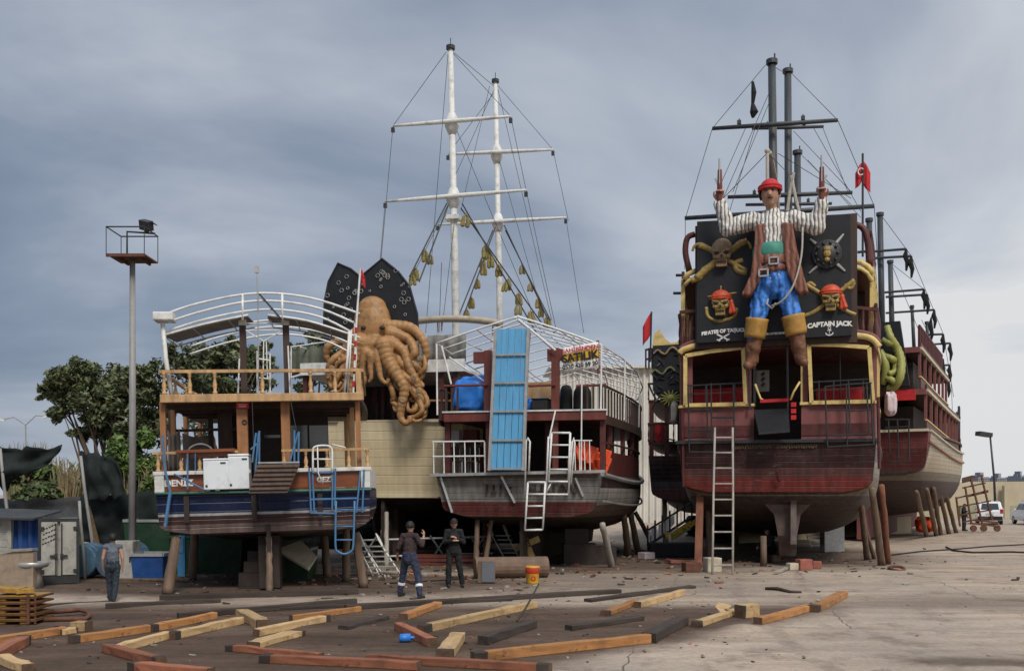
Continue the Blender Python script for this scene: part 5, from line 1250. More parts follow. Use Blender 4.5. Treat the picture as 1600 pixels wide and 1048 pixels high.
# lower cabin
zu = f3.z(655)
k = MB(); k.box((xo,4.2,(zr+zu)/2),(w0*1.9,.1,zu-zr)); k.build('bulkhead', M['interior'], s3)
for px, y, m_ in ((700,.2,'maroon'),(764,.1,'redwood'),(868,.1,'redwood'),(942,.1,'maroon'),(856,1.2,'maroon')):
    k = MB(); q = a3(px,700,y); k.box((q.x,y,(zr+zu)/2),(.17,.17,zu-zr)); k.build('pillar', M[m_], s3, bevel=.012)
H3.posts('side_pillar', M['maroon'], s3, (2.0,4.2,6.4,8.6,10.8,12.6), zr, zu, .15, .97)
H3.strip('side_bulwark', M['maroon'], s3, 1.4, 13.5, zr, zr+.75, .97, .05)
H3.rail('side_rail', M['darkwood'], s3, 1.0, 13, zr+1.0, .035, .975, stern=False)
k = MB(); q = a3(730,700,2.2); k.box((q.x,2.2,zr+.5),(1.0,.5,1.0)); k.box((q.x,2.0,zr+1.3),(.9,.4,.5)); k.build('engine_cover', M['redwood'], s3)
k = MB(); q = a3(704,690,1.4); k.box((q.x,1.4,zr+1.0),(.55,.6,.06)); k.box((q.x+.1,1.5,zr+1.28),(.45,.4,.45)); k.tube([(q.x,1.4,zr),(q.x,1.4,zr+1)],.04,6); k.build('galley_table', M['alu'], s3)
# upper deck with white edge line
zt = f3.z(646)
H3.deck('upper_deck', M['maroon'], s3, -.05, 13.5, zt-.05, .12, 1.0)
k = MB(); k.bar(a3(694,652,-.12), a3(947,648,-.12), .12,.30); k.build('deck_beam', M['redwood'], s3, bevel=.015)
k = MB(); k.bar(a3(692,644,-.13), a3(949,640,-.13), .18,.05); k.build('beam_cap', M['white'], s3)
H3.strip('side_beam', M['darkwood'], s3, 0.05, 13.5, zt-.32, zt-.04, 1.01, .06)
zr2 = f3.z(603)
H3.rail('upper_rail', M['darkwood'], s3, .1, 13.3, zr2, .045, 1.0, stern=False)
n = 30
balusters([V((xo+H3.hb(y)-.02,y,zt-.05)) for y in [.3+i*.44 for i in range(n)]], zr2-zt, .028, M['darkwood'], s3, True)
balusters([V((xo-H3.hb(y)+.02,y,zt-.05)) for y in [.3+i*.8 for i in range(12)]], zr2-zt, .028, M['darkwood'], s3, True)
k = MB()
for px0, px1 in ((694,762),(826,868),(900,947)): k.tube([a3(px0,603,-.05), a3(px1,601,-.05)], .04, 6)
k.split('stern_hand_rail', M['redwood'], s3)
balusters([V((a3(px,640,-.05).x,-.05,zt)) for px in (697,706,715,908,918,927,937,946)], zr2-zt, .028, M['darkwood'], s3, True)
for px in (763, 868):
    k = MB(); q = a3(px,600,.1); k.box((q.x,.1,(zt+f3.z(545))/2),(.24,.2,f3.z(545)-zt)); po = k.build('roof_post', M['redwood'], s3, bevel=.015)
    k = MB(); k.box((q.x-.22 if px < 800 else q.x,.1,f3.z(556)),(.5,.16,.36)); k.build('post_bracket', M['redwood'], po)
# gabled roof pipes: hoops one behind another
ridge, eave_l, eave_r = f3.z(497,0,808), f3.z(537,0,686), f3.z(540,0,938)
def hoop(y, r=.028, k_=1.0):
    h = H3.hb(max(0,y))*1.02*k_; dz = -.09*max(0,y-5)*.9
    return [V((xo-h,y,eave_l+dz)), V((xo-h*.5,y,lerp(eave_l,ridge,.55)+dz)), V((xo-.1,y,ridge+dz)), V((xo+.1,y,ridge+dz)), V((xo+h*.5,y,lerp(eave_r,ridge,.55)+dz)), V((xo+h,y,eave_r+dz))]
for i, y in enumerate((-.1,1.0,2.2,3.4,4.6,5.8,7.0,8.2,9.4,10.6,11.8)):
    k = MB(); k.tube(smooth_pts(hoop(y), 3), .024 if y > 0 else .032, 6); k.build('roof_hoop', M['white_tube'], s3, smooth=True)
ys = [-.1,3,6,9,11.8]
for j in (0, 1, 2, 4, 5):
    k = MB(); k.tube([hoop(y)[j] for y in ys], .026, 6); k.build('roof_purlin', M['white_tube'], s3)
for t_ in (.2, .4, .6, .8):
    for j0, j1 in ((4,5),(2,4)):
        if j0 == 2 and t_ in (.2,.6): continue
        k = MB(); k.tube([hoop(y)[j0].lerp(hoop(y)[j1], t_) for y in ys], .012, 6); k.build('roof_batten', M['white_tube'], s3)
for j in (0, 5):
    for y in (-.1, 3.4, 7, 10.6):
        q = hoop(y)[j]; k = MB(); k.tube([q, V((q.x*.99,y,zt if y > 0 else zt))], .03, 6); k.build('roof_stanchion', M['white_tube'], s3)
k = MB(); k.tube([a3(810,499,-.15), a3(868,547,-.15)], .035, 6); k.tube([a3(808,500,-.15), a3(770,515,-.15)], .03, 6); k.tube([a3(690,540,-.1), a3(705,600,-.1)], .03, 6); k.tube([a3(702,558,.4), a3(760,598,.4)], .025, 6); k.tube([a3(868,640,-.3), a3(858,685,-.5)], .025, 6); k.tube([a3(909,600,-.3), a3(908,740,-.3)], .022, 6); k.split('brace', M['white_tube'], s3)
# upright gangway
A = [a3(775,514,-.55), a3(826,513,-.55), a3(818,735,-.75), a3(765,735,-.75)]
k = MB()
for i in range(5): k.prism([A[0].lerp(A[1],(i+.04)/5), A[0].lerp(A[1],(i+.96)/5), A[3].lerp(A[2],(i+.96)/5), A[3].lerp(A[2],(i+.04)/5)], (0,.05,0))
gw = k.build('blue_gangway', M['panel_blue'], s3)
k = MB()
for a, c in ((A[0],A[3]),(A[1],A[2])): k.bar(a+V((0,-.03,0)), c+V((0,-.03,0)), .09,.09)
for py in (555, 599, 643, 688, 732): 
    t_ = (py-514)/221; k.bar(A[0].lerp(A[3],t_)+V((0,-.05,0)), A[1].lerp(A[2],t_)+V((0,-.05,0)), .04,.06)
k.build('gangway_frame', M['alu'], gw)
k = MB(); k.tube([a3(828,520,-.5), a3(822,600,-.5), a3(816,735,-.7)], .03, 6); k.build('gangway_rail', M['rust'], gw)
# white boarding ladders over the stern
def framed(a, b_, c, d, yy, n, r, nm, off=0):
    k = MB(); P = [a3(*q,yy) for q in (a, b_, c, d)]
    k.tube([P[0],P[3]], r, 8); k.tube([P[1],P[2]], r, 8); k.tube([P[0],P[1]], r, 8); k.tube([P[3],P[2]], r, 8)
    for i in range(1, n): k.tube([P[0].lerp(P[3],i/n), P[1].lerp(P[2],i/n)], r*.85, 6)
    return k.build(nm, M['white_tube'], s3, smooth=True)
framed((862,676),(891,676),(888,752),(857,752),-.75,4,.032,'boarding_ladder')
framed((825,753),(852,753),(848,827),(820,828),-.85,4,.032,'boarding_ladder')
k = MB()
for P in (((820,772),(822,690),(825,684),(828,690),(826,740)),((853,772),(857,682),(860,680),(862,690)),((888,772),(894,690),(896,684),(898,692),(892,755))): k.tube([a3(*q,-.7) for q in P], .03, 8)
k.tube([a3(820,772,-.7), a3(888,772,-.7)], .03, 8); k.tube([a3(853,770,-.7), a3(862,752,-.7)], .025, 8); k.build('ladder_frame', M['white_tube'], s3, smooth=True)
# banner: for sale
t = onboard('sale_banner', 'white and yellow for sale banner tied under the roof pipes of the grey boat', 'banner', f3, a3(906,562,-.2), f3.rot); o0 = a3(906,562,-.2)
def bq(px, py, e=0): return a3(px,py,-.2+e)-o0
k = MB(); 
def bf(u, v): q = bq(879,543.5).lerp(bq(935,534),u).lerp(bq(880,581).lerp(bq(935,575),u), v); q.y += .035*math.sin(u*6.3); return q
k.grid(bf, 16, 8)
for i in range(16*8):
    if 16*2 <= i < 16*5: k.mi[i] = 1
k.build('cloth', [M['pale'], M['bucket_y']], t, smooth=True, solid=-.01)
rl = math.atan2(bq(933,540).z-bq(880,548).z, bq(933,540).x-bq(880,548).x)
for s_, py, sz, m_, b_ in (('SAHİBİNDEN',545.5,.185,'red',.004),('SATILIK',558,.33,'ink',.014),('0530 420 59 20',571,.175,'ink',.006)):
    q = bq(907,py); text(s_, sz, M[m_], t, face_back((q.x,-.06,q.z),0,rl), ext=.003, bold=b_)
k = MB(); k.tube([bq(934,532,.05), bq(935,583,.05)], .045, 6); k.build('banner_pole', M['redwood'], t)
# clutter on the upper deck and in the cockpit
for px, y, w_, h, lab, m_ in ((838,1.6,1.1,1.15,'light wooden deck chest between the gangway and the right roof post','pine'),(846,.5,.5,.5,'dark engine crate on the upper deck of the grey boat','rubber')):
    q = a3(px,640,y); t = onboard('deck_chest', lab, 'chest', f3, (q.x,y,zt), f3.rot); k = MB(); k.box((0,0,h*.45),(w_,.6,h*.9)); k.build('chest_body', M[m_], t, bevel=.02); k = MB(); k.box((0,0,h*.94),(w_+.06,.66,h*.08)); k.build('lid', M[m_], t, bevel=.015)
for px, lab in ((706,'dark folding chair at the left end of the stern deck'),(722,'dark folding chair second from the left on the stern deck'),(738,'dark folding chair beside the blue gangway on the stern deck')):
    q = a3(px,735,.9); t = onboard('folding_chair', lab, 'chair', f3, (q.x,.9,zr), (0,0,f3.rot[2]+random.uniform(-.6,.6)))
    k = MB(); k.box((0,0,.45),(.42,.4,.04)); k.build('seat', M['darkwood'], t); k = MB(); k.box((0,.2,.75),(.42,.03,.35)); k.build('backrest', M['darkwood'], t)
    for sx_ in (-.19,.19):
        for sy_ in (-.18,.2): k = MB(); k.bar((sx_,sy_,0),(sx_,sy_*1.0,.45 if sy_ < 0 else .9),.035); k.build('leg', M['alu'], t)
# tarpaulins, drums, life jackets on board
def lump(name, pts_px, yy, dep, mt, label, cat, fr=f3, rough=.12, nn=3):
    k = MB(); sd = random.random()*40
    c = [fr.at(x,y,yy) for x, y in pts_px]; x0 = min(p.x for p in c); x1 = max(p.x for p in c); z0 = min(p.z for p in c); z1 = max(p.z for p in c)
    def g(u, v):
        a = 2*math.pi*u; e = lambda t: math.copysign(abs(t)**.55, t); ph = (v-.5)*math.pi
        r = 1+rough*(mnoise.noise((math.cos(a)*nn+sd, math.sin(a)*nn, v*nn*1.5))+.5*mnoise.noise((math.cos(a)*nn*3+sd, math.sin(a)*nn*3, v*nn*4)))
        return (lerp(x0,x1,.5)+(x1-x0)/2*e(math.cos(a))*e(math.cos(ph))*r, yy+dep/2+dep/2*e(math.sin(a))*e(math.cos(ph))*r, lerp(z0,z1,.5)+(z1-z0)/2*e(math.sin(ph))*(r if v > .4 else 1))
    k.grid(g, 44, 26); o = k.build(name, mt, smooth=True, center='base'); o.matrix_world = fr.M @ Matrix.Translation(o.location); return tag(o, label, cat)
lump('tarpaulin', ((705,588),(764,646)), .4, 1.4, M['tarp_blue'], 'big bright blue tarpaulin covered pile left of the blue gangway', 'tarpaulin', rough=.25)
lump('tarpaulin', ((822,622),(858,645)), .4, .8, M['tarp_blue'], 'smaller blue tarpaulin heap right of the blue gangway', 'tarpaulin', rough=.35)
for px0, px1, pt, lab in ((872,892,597,'dark rubber barrel standing by the right roof post'),(893,922,600,'wide black water barrel beside the upper deck rail')):
    q0, q1 = a3(px0,644,.6), a3(px1,644,.6); k = MB(); r = (q1.x-q0.x)/2; h = f3.z(pt,.6)-f3.z(645,.6)
    k.lathe([(r*.92,0),(r,.06),(r,h*.6),(r*.94,h*.82),(r*.7,h*.96),(r*.3,h)], (0,0,0), 18); o = k.build('barrel', M['rubber'], smooth=True); o.matrix_world = f3.M @ Matrix.Translation(((q0.x+q1.x)/2, .9, zt-.02)); tag(o, lab, 'barrel')
JK = []
for i in range(14):
    px, py = random.choice(((900,730),(908,730),(916,730),(924,731),(932,732),(940,733))); px += random.uniform(-4,4)
    q = a3(px,py,.5+random.uniform(0,.8)); q.z = zr+.0+random.uniform(0,.75)*(1 if i > 5 else 0)
    k = MB(); k.box((0,0,.28),(.34,.13,.52)); k.box((-.1,-.08,.3),(.12,.06,.48)); k.box((.1,-.08,.3),(.12,.06,.48))
    o = k.build('life_jacket', M['orange'], bevel=.04); o.matrix_world = f3.M @ Matrix.Translation(q) @ Euler((random.uniform(-.4,.4), random.uniform(-.4,.4), random.uniform(-.8,.8))).to_matrix().to_4x4()
    tag(o, 'orange life jacket in the heap behind the white ladder of the grey boat', 'life jacket', 'orange life jackets heaped on the stern deck')
# shoring under ship 3
def w3(px, py, y): return f3.M @ a3(px, py, y)
prop(gz(956,31.2), w3(941,818,.4), .12, M['timber_grey'], 'pale leaning prop under the right corner of the grey boat')
prop(gz(743,30.6), w3(746,812,.4), .10, M['timber_prop'], 'dark upright prop under the left part of the grey boat')
prop(gz(757,31.0), w3(768,812,.6), .09, M['timber_prop'], 'prop leaning inwards beside the upright one under the grey boat')
prop(gz(982,36.5), w3(974,800,5.5), .14, M['timber_prop'], 'first of the dark leaning props beside the advertising board')
prop(gz(998,37.5), w3(984,798,7.0), .14, M['timber_prop'], 'stout dark prop in the middle of the three beside the advertising board')
prop(gz(1027,38.5), w3(993,800,9), .11, M['timber_prop'], 'thin dark prop leaning strongly towards the advertising board')
k = MB(); a = gz(905,32.5); k.box(a+V((0,0,.35)),(1.1,.9,.7)); k.box(a+V((.9,.2,.3)),(.7,.6,.6)); k.box(a+V((-.1,.1,.95)),(.8,.6,.5)); tag(k.build('keel_blocks', M['interior'], center='base'), 'dark keel blocks under the grey boat', 'blocks')

# ------------------------------------------------------------------ ship 5: the black and maroon pirate ship
f5 = Frame(1216, 31, 17); f5.cpx = 1216
s5 = thing('pirate_ship', 'black and maroon pirate tour ship with a large carved sailor on its stern', 'ship', f5.loc, f5.rot, 'boats laid up in the yard')
def a5(px, py, y=0): return f5.at(px, py, y)
xl, xr = a5(1062,690).x, a5(1368,690).x; w0 = (xr-xl)/2; xo = (xl+xr)/2
zr, zb = f5.z(690), f5.z(768)
H5 = Hull(25, w0, w0*1.20, zr, zb, .75, .3, (-.5,1.6), xoff=xo, taper=.965, p=3.3, under=.2, mid=.36)
DK, RD, MV, GR = (.042,.012,.013), (.17,.024,.019), (.10,.036,.033), (.30,.275,.23)
st = [(-1,(.05,.036,.034)),(f5.z(772),(.085,.05,.045)),(f5.z(768),RD),(f5.z(746),MV),(f5.z(732),DK)]
sd = [(-1,(.085,.06,.055)),(f5.z(775),(.22,.195,.16)),(f5.z(745),GR),(f5.z(722),(.12,.12,.125)),(f5.z(700),(.40,.33,.13)),(f5.z(694),(.10,.05,.05))]
H5.build('hull', bands('maroon_hull', st, -1, 6, .02, .55, .2, .3, sideways=(sd, .14), streak=.4), s5)
k = MB(); cxk = xo+.38; SC = []
for y, e in ((.75,.0),(1.3,.0),(3,.0),(7,-.1),(14,-.3),(20,-.3)):
    SC.append([(cxk+sg*hw_*(1 if y < 5 else .9), y+(.5 if z_ < .8 and y < 1 else 0), z_) for sg, ro in ((-1,0),(1,1)) for hw_, z_ in (((1.7,zb+.02),(.85,zb-.28),(.42,zb-.75),(.30,1.0),(.26,.30)) if sg < 0 else ((.26,.30),(.30,1.0),(.42,zb-.75),(.85,zb-.28),(1.7,zb+.02)))])
k.add([p for q_ in SC for p in q_], [(i*10+j, i*10+(j+1)%10, (i+1)*10+(j+1)%10, (i+1)*10+j) for i in range(5) for j in range(10)]+[tuple(range(9,-1,-1)), tuple(range(50,60))]); k.build('keel', mat('keel_grey', (.15,.105,.095), .8, .35, 3, dirt=.4), s5)
k = MB(); q = a5(1240,830,.45); k.prism([(q.x-.09,.15,.75),(q.x-.09,.85,.55),(q.x-.09,.72,zb-.3),(q.x-.09,.45,zb-.2)], (.18,0,0)); k.build('rudder', mat('grey_rudder', (.13,.10,.09), .8, .35, 4, dirt=.4), s5)
k = MB(); k.bar(a5(1056,691,-.36), a5(1371,687,-.36), .12,.10); k.tube([p+V((.03,0,0)) for p in H5.edge(0,22,None,1.0,18,1)], .07, 6); k.tube([p-V((.03,0,0)) for p in H5.edge(0,22,None,1.0,18,-1)], .07, 6); k.build('rubbing_strake', M['steel'], s5)
H5.deck('main_deck', M['deck'], s5, -.1, 23, zr+.05, .12, .985)
# worn lettering band of gold dots above the dark transom (illegible)
k = MB(); rr = random.Random(5)
for i in range(34):
    px = 1150+i*3.8
    if 1205 < px < 1212: continue
    q = a5(px,672.5+24,-.30); k.box((q.x,-.315,f5.z(698)),(.045,.02,.10+.05*rr.random()), (0,rr.uniform(-.5,.5),0))
k.build('carved_trim', mat('dull_worn_gold', (.085,.06,.025), .6, .4, 6), s5)
# stern bulwark, faded maroon, and cap
zc = f5.z(634); zc0 = zr+.06
for px0, px1 in ((1064,1178),(1252,1366)):
    p0, p1 = a5(px0,660,-.12), a5(px1,660,-.12); k = MB(); k.box(((p0.x+p1.x)/2,-.1,(zc0+zc)/2),(p1.x-p0.x,.09,zc-zc0)); k.build('stern_bulwark', M['mauve'], s5)
    k = MB(); k.bar((p0.x-.05,-.12,zc+.035),(p1.x+.02,-.12,zc+.035),.24,.09); k.build('bulwark_cap', M['yellow'], s5, bevel=.015)
    k = MB(); k.box(((p0.x+p1.x)/2,-.16,zc0+.30),(p1.x-p0.x,.03,.36)); k.build('lower_panel', M['maroon'], s5)
H5.strip('side_bulwark', M['mauve'], s5, -.05, 20, zr, zc, 1.0, .07)
H5.strip('side_cap', M['yellow'], s5, -.05, 20, zc+.004, zc+.09, 1.012, .14)
zu = f5.z(545)
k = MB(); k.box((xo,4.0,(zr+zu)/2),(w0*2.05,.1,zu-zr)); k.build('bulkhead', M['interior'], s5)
# yellow window frames of the stern gallery
def wframe(P, y, nm='window_frame', r=.065, m_='yellow'):
    k = MB(); Q = [a5(*p,y) for p in P]
    for a, c in zip(Q, Q[1:]+Q[:1]): k.bar(a, c, .12, .13, (0,-1,0))
    return k.build(nm, M[m_], s5)
wframe(((1071,556),(1110,549),(1161,543),(1165,631),(1071,633)), -.24)
wframe(((1264,538),(1310,539),(1358,543),(1364,627),(1268,629)), -.24)
for px, w_, m_ in ((1066,.14,'mauve'),(1170,.16,'mauve'),(1258,.16,'mauve'),(1078,.16,'mauve'),(1366,.16,'mauve'),(1179,.08,'steel'),(1253,.07,'yellow')):
    k = MB(); q = a5(px,600,-.0); k.box((q.x,.06,(zc+zu)/2),(w_,.12,zu-zc)); k.build('gallery_post', M[m_], s5)
H5.posts('side_post', M['yellow'], s5, (.9,2.2,3.5,4.8,6.2,7.6,9,10.5,12), zc+.09, zu, .13, 1.0)
k = MB(); q0, q1 = a5(1085,620,1.6), a5(1165,616,1.6); k.bar(q0, q1, .12,.5); q0, q1 = a5(1275,618,1.8), a5(1350,616,1.8); k.bar(q0, q1, .12,.5); k.split('red_bench', M['red'], s5)
k = MB(); k.tube([a5(1312,548,1.2), a5(1313,628,1.2)], .025, 6); k.tube([a5(1285,560,1.2), a5(1300,554,1.2), a5(1325,554,1.2), a5(1338,558,1.2)], .02, 6); k.build('helm_stand', M['steel'], s5)
for px0, px1, py in ((1068,1160,600),(1268,1360,594)):
    k = MB()
    k.tube([a5(px0,py+3,-.25), a5(px1,py-2,-.25)], .025, 6); k.tube([a5(px0,py+16,-.25), a5(px1,py+12,-.25)], .018, 6)
    for i in range(4): x = lerp(px0,px1,(i+.5)/4); k.tube([a5(x,py,-.25), a5(x,634,-.25)], .02, 6)
    k.build('stern_rail', M['steel'], s5)
# cornice and upper decks
def cornice(P, r, m_, y, nm):
    k = MB(); k.tube(smooth_pts([a5(*p,y) for p in P], 4), r, 8); return k.build(nm, M[m_], s5, smooth=True)
H5.deck('upper_deck', M['maroon'], s5, -.15, 19, zu+.16, .18, 1.0)
for P in (((1062,552),(1070,545),(1100,537),(1150,530),(1176,528)),((1250,524),(1290,522),(1340,524),(1362,529),(1374,542))): cornice(P, .10, 'yellow', -.25, 'cornice')
for P in (((1063,545),(1072,538),(1100,530),(1150,523),(1178,521)),((1250,518),(1290,516),(1340,518),(1364,524),(1375,536))): cornice(P, .07, 'mauve', -.22, 'cornice')
H5.strip('side_cornice', M['yellow'], s5, .0, 18, zu-.02, zu+.12, 1.015, .1)
H5.strip('side_fascia', M['maroon'], s5, .0, 18, zu+.16, zu+.36, 1.01, .1)
# big black stern board
BP = [(1089,347),(1130,345),(1128,341),(1270,336),(1290,336),(1290,334),(1329,334),(1331,524),(1088,536)]
k = MB(); k.prism([a5(x,y,-.55) for x, y in [(1089,346),(1329,334),(1331,524),(1088,536)]], (0,.16,0)); bb = k.build('stern_board', M['black'], s5, bevel=.01)
k = MB(); k.box((a5(1210,500,-.2).x,-.2,(zu+f5.z(345))/2),(5.0,.3,f5.z(345)-zu-.1)); k.build('board_frame', M['darkwood'], s5)
q = a5(1131,518,-.56); text('PIRATES OF TAŞUCU', .150, M['pale'], bb, face_back((q.x,-.56,q.z+.02),0,.04), ext=.004, bold=.009, curve=.07)
q = a5(1296,506,-.56); text('CAPTAIN JACK', .195, M['pale'], bb, face_back((q.x,-.56,q.z),0,.01), ext=.004, bold=.012, curve=.09)
q = a5(1211,521,-.56); text('SEA LOVES RIDER', .085, M['pale'], bb, face_back((q.x,-.56,q.z),0,.02), ext=.004, bold=.006)
def emblem(pts_list, nm, base):
    k = MB()
    for P, w_ in pts_list: 
        for a, c in zip(P, P[1:]): k.bar(V(base)+V((a[0],0,a[1])), V(base)+V((c[0],0,c[1])), w_, .012, (0,-1,0)) if False else k.bar(V(base)+V((a[0],0,a[1])), V(base)+V((c[0],0,c[1])), .012, w_, (0,0,1))
    return k.build(nm, M['pale'], bb)
q = a5(1130,525,-.562); emblem([([(-.2,.10),(-.05,.02),(.16,-.10)],.045),([(.2,.10),(.05,.02),(-.16,-.10)],.045),([(-.2,-.07),(-.1,-.12)],.04),([(.2,-.07),(.1,-.12)],.04)], 'cutlass_mark', (q.x,-.556,q.z-.03))
q = a5(1296,515,-.562); 
o = emblem([([(0,.08),(0,-.11)],.03),([(-.06,.04),(.06,.04)],.025),([(-.11,-.03),(-.09,-.08),(0,-.12),(.09,-.08),(.11,-.03)],.03)], 'anchor_mark', (q.x,-.556,q.z-.06))
k = MB(); k.tube([V((q.x,-.556,q.z+.05))+V((.04*math.cos(t*.7854),0,.04*math.sin(t*.7854))) for t in range(9)], .012, 5); k.build('anchor_ring', M['pale'], o)
# skull reliefs
def skull(px, py, w_px, col, scarf, extra):
    c = a5(px,py,-.62); s_ = w_px/F*31/2; k = MB(); kk = lambda x, z, y=0: c+V((x*s_, y*s_, z*s_))
    k.ball(kk(0,.35), (s_*.98, s_*.6, s_*1.05), 16, 10); k.ball(kk(0,-.2,-.12),(s_*.82,s_*.5,s_*.62),14,8)
    k.box(kk(0,-.95,-.12),(s_*.95,s_*.75,s_*.62)); k.ball(kk(-.5,-.35,-.3),(s_*.33,s_*.28,s_*.25),8,6); k.ball(kk(.5,-.35,-.3),(s_*.33,s_*.28,s_*.25),8,6)
    k.bar(kk(-.78,.28,-.45),kk(-.1,.06,-.62),s_*.2,s_*.2); k.bar(kk(.78,.28,-.45),kk(.1,.06,-.62),s_*.2,s_*.2)
    k.m = 1
    for sg in (-1,1): k.ball(kk(sg*.4,-.02,-.55),(s_*.27,s_*.14,s_*.19),10,6,(0,sg*.3,0))
    k.prism([kk(-.13,-.45,-.66),kk(.13,-.45,-.66),kk(0,-.2,-.66)],(0,.06,0))
    for i in range(6): k.box(kk(-.36+i*.145,-.82,-.55),(s_*.03,s_*.1,s_*.42))
    k.box(kk(0,-.84,-.555),(s_*.85,s_*.1,s_*.05))
    o = k.build('skull_relief', [M[col], M['interior']], bb, smooth=False)
    if scarf:
        k = MB(); k.grid(lambda u, v: kk(math.cos(math.pi*u)*1.04*math.cos(v*1.35), .42+1.0*math.sin(v*1.35), -.70*math.sin(math.pi*u)*math.cos(v*1.35)-.02), 16, 8)
        for i in range(2): k.tube([kk(math.cos(math.pi*u/10)*1.07, .45+.22*i, -.74*math.sin(math.pi*u/10)*(1-.08*i)) for u in range(11)], s_*.09, 6)
        k.ball(kk(1.05,.1,-.1),(s_*.28,s_*.2,s_*.28),8,6); k.cap(kk(1.1,0,-.1),kk(1.35,-.9,-.1),s_*.2,s_*.28,8); k.cap(kk(1.05,0,-.1),kk(1.0,-1.0,-.1),s_*.16,s_*.22,8)
        k.build('skull_scarf', M['scarf'], o, solid=0)
    k = MB()
    def blade(P, r0, r1): Q = smooth_pts([c+V(((x-px)/F*31, .08, -(y-py)/F*31)) for x, y in P], 4); n = len(Q); k.tube(Q, [lerp(r0,r1,i/(n-1)) for i in range(n)], 8)
    for P, r0, r1 in extra: blade(P, r0, r1)
    k.build('crossed_swords', M['gold'], o, smooth=True)
skull(1128,396,34,'bone',False,[(((1092,380),(1110,388),(1150,415),(1166,425)),.10,.07),(((1166,378),(1150,386),(1112,412),(1088,432)),.10,.13),(((1160,408),(1148,412),(1152,424),(1166,428)),.09,.09),(((1116,412),(1100,418),(1094,430),(1080,434)),.09,.1),(((1148,384),(1158,378),(1168,382),(1172,392)),.07,.04),(((1108,386),(1096,378),(1086,380),(1082,388)),.07,.04)])
skull(1126,474,30,'gold',True,[(((1104,478),(1106,492),(1118,500),(1132,500),(1146,494),(1150,482)),.06,.06),(((1106,462),(1150,458)),.04,.03),(((1126,455),(1126,446)),.03,.03)])
skull(1298,466,30,'gold',True,[(((1262,442),(1280,455),(1318,484),(1334,492)),.08,.06),(((1332,440),(1316,452),(1278,482),(1258,490)),.08,.06),(((1262,448),(1268,440),(1276,446)),.07,.05),(((1318,446),(1326,452),(1332,444)),.06,.05)])
# dark round boss with small skull and crossed blades
k = MB(); c = a5(1292,397,-.62); k.lathe([(.02,-.14),(.2,-.14),(.34,-.06),(.40,.0),(.44,-.03),(.46,.02),(.40,.06)], c, 20, (0,1,0))
for i in range(10): a = i*.628; k.ball(c+V((.33*math.cos(a),-.1,.33*math.sin(a))),.055,8,6)
o = k.build('round_boss', M['steel'], bb, smooth=True)
k = MB(); k.ball(c+V((0,-.16,.12)),(.11,.09,.1),10,7); k.ball(c+V((0,-.16,-.02)),(.12,.09,.12),10,7); k.ball(c+V((0,-.16,-.2)),(.09,.07,.07),8,6); k.build('boss_skull', M['gold'], o)
k = MB()
for (x0,y0,x1,y1) in ((1268,372,1276,380),(1316,368,1306,380),(1266,424,1280,412),(1318,424,1306,412)): k.tube([c+V(((x-1292)/F*31,.05,-(y-397)/F*31)) for x, y in ((x0,y0),(x1,y1))], [.03,.06], 6)
k.build('blade_tip', M['alu'], o)

# side galleries beside the board (second storey and top)
zt5 = f5.z(425)
for sg in (-1, 1):
    k = MB()
    if sg < 0: P = [(1069,436),(1076,428),(1090,422)]; P2 = [(1069,446),(1077,438),(1090,434)]
    else: P = [(1328,408),(1345,410),(1356,416),(1364,428)]; P2 = [(1330,418),(1346,420),(1356,427),(1363,440)]
    k.tube([a5(*p,-.1) for p in P], .09, 8); k.tube([a5(*p,-.1) for p in P2], .07, 8); k.build('gallery_cornice', M['yellow'], s5, smooth=True)
H5.deck('top_deck', M['maroon'], s5, .0, 15, zt5-.05, .16, .97)
H5.strip('side_cornice', M['yellow'], s5, .0, 15, zt5-.16, zt5-.02, .985, .1)
H5.strip('side_fascia', M['maroon'], s5, .0, 15, zt5-.01, zt5+.22, .98, .1)
k = MB(); k.box((xo,3.0,(zu+zt5)/2),(w0*1.9,.1,zt5-zu-.3)); k.build('bulkhead', M['interior'], s5)
H5.posts('side_post', M['yellow'], s5, (.1,1.4,2.7,4.0,5.4,6.8,8.2,9.6), zu+.36, zt5-.16, .13, .985)
zr2 = f5.z(485)
H5.rail('upper_rail', M['maroon'], s5, -.1, 14, zr2, .06, 1.0, stern=False)
balusters([V((xo+H5.hb(y),y,zu+.34)) for y in [.1+i*.36 for i in range(18)]], zr2-zu-.36, .045, M['maroon'], s5)
balusters([V((xo-H5.hb(y),y,zu+.34)) for y in [.1+i*.36 for i in range(10)]], zr2-zu-.36, .045, M['maroon'], s5)
k = MB()
for px in (1066,1074,1082): q = a5(px,510,-.12); k.lathe([(.05,0),(.07,.3),(.04,.6),(.06,.95)], (q.x,-.12,zu+.2), 8)
for px in (1338,1348,1358,1368): q = a5(px,500,-.12); k.lathe([(.05,0),(.07,.3),(.04,.6),(.06,.95)], (q.x,-.12,zu+.2), 8)
q0, q1 = a5(1062,488,-.12), a5(1088,486,-.12); k.bar(q0, q1, .12,.1); q0, q1 = a5(1332,480,-.12), a5(1372,484,-.12); k.bar(q0, q1, .12,.1); k.build('gallery_balustrade', M['maroon'], s5)
k = MB()
for P in (((1077,422),(1071,395),(1074,372),(1086,366)),((1358,412),(1356,380),(1348,356),(1330,350))): k.tube(smooth_pts([a5(*p,-.05) for p in P],4), .10, 8)
k.split('top_stanchion', M['maroon'], s5, smooth=True)
H5.rail('top_rail', M['maroon'], s5, .3, 14, zt5+1.15, .05, .95, stern=False)
balusters([V((xo+H5.hb(y)*.95,y,zt5)) for y in [.6+i*.5 for i in range(16)]], 1.15, .04, M['maroon'], s5)
for i in range(6):
    k = MB(); q = a5(1064+i*0,400+i*10,.3); 
k = MB()
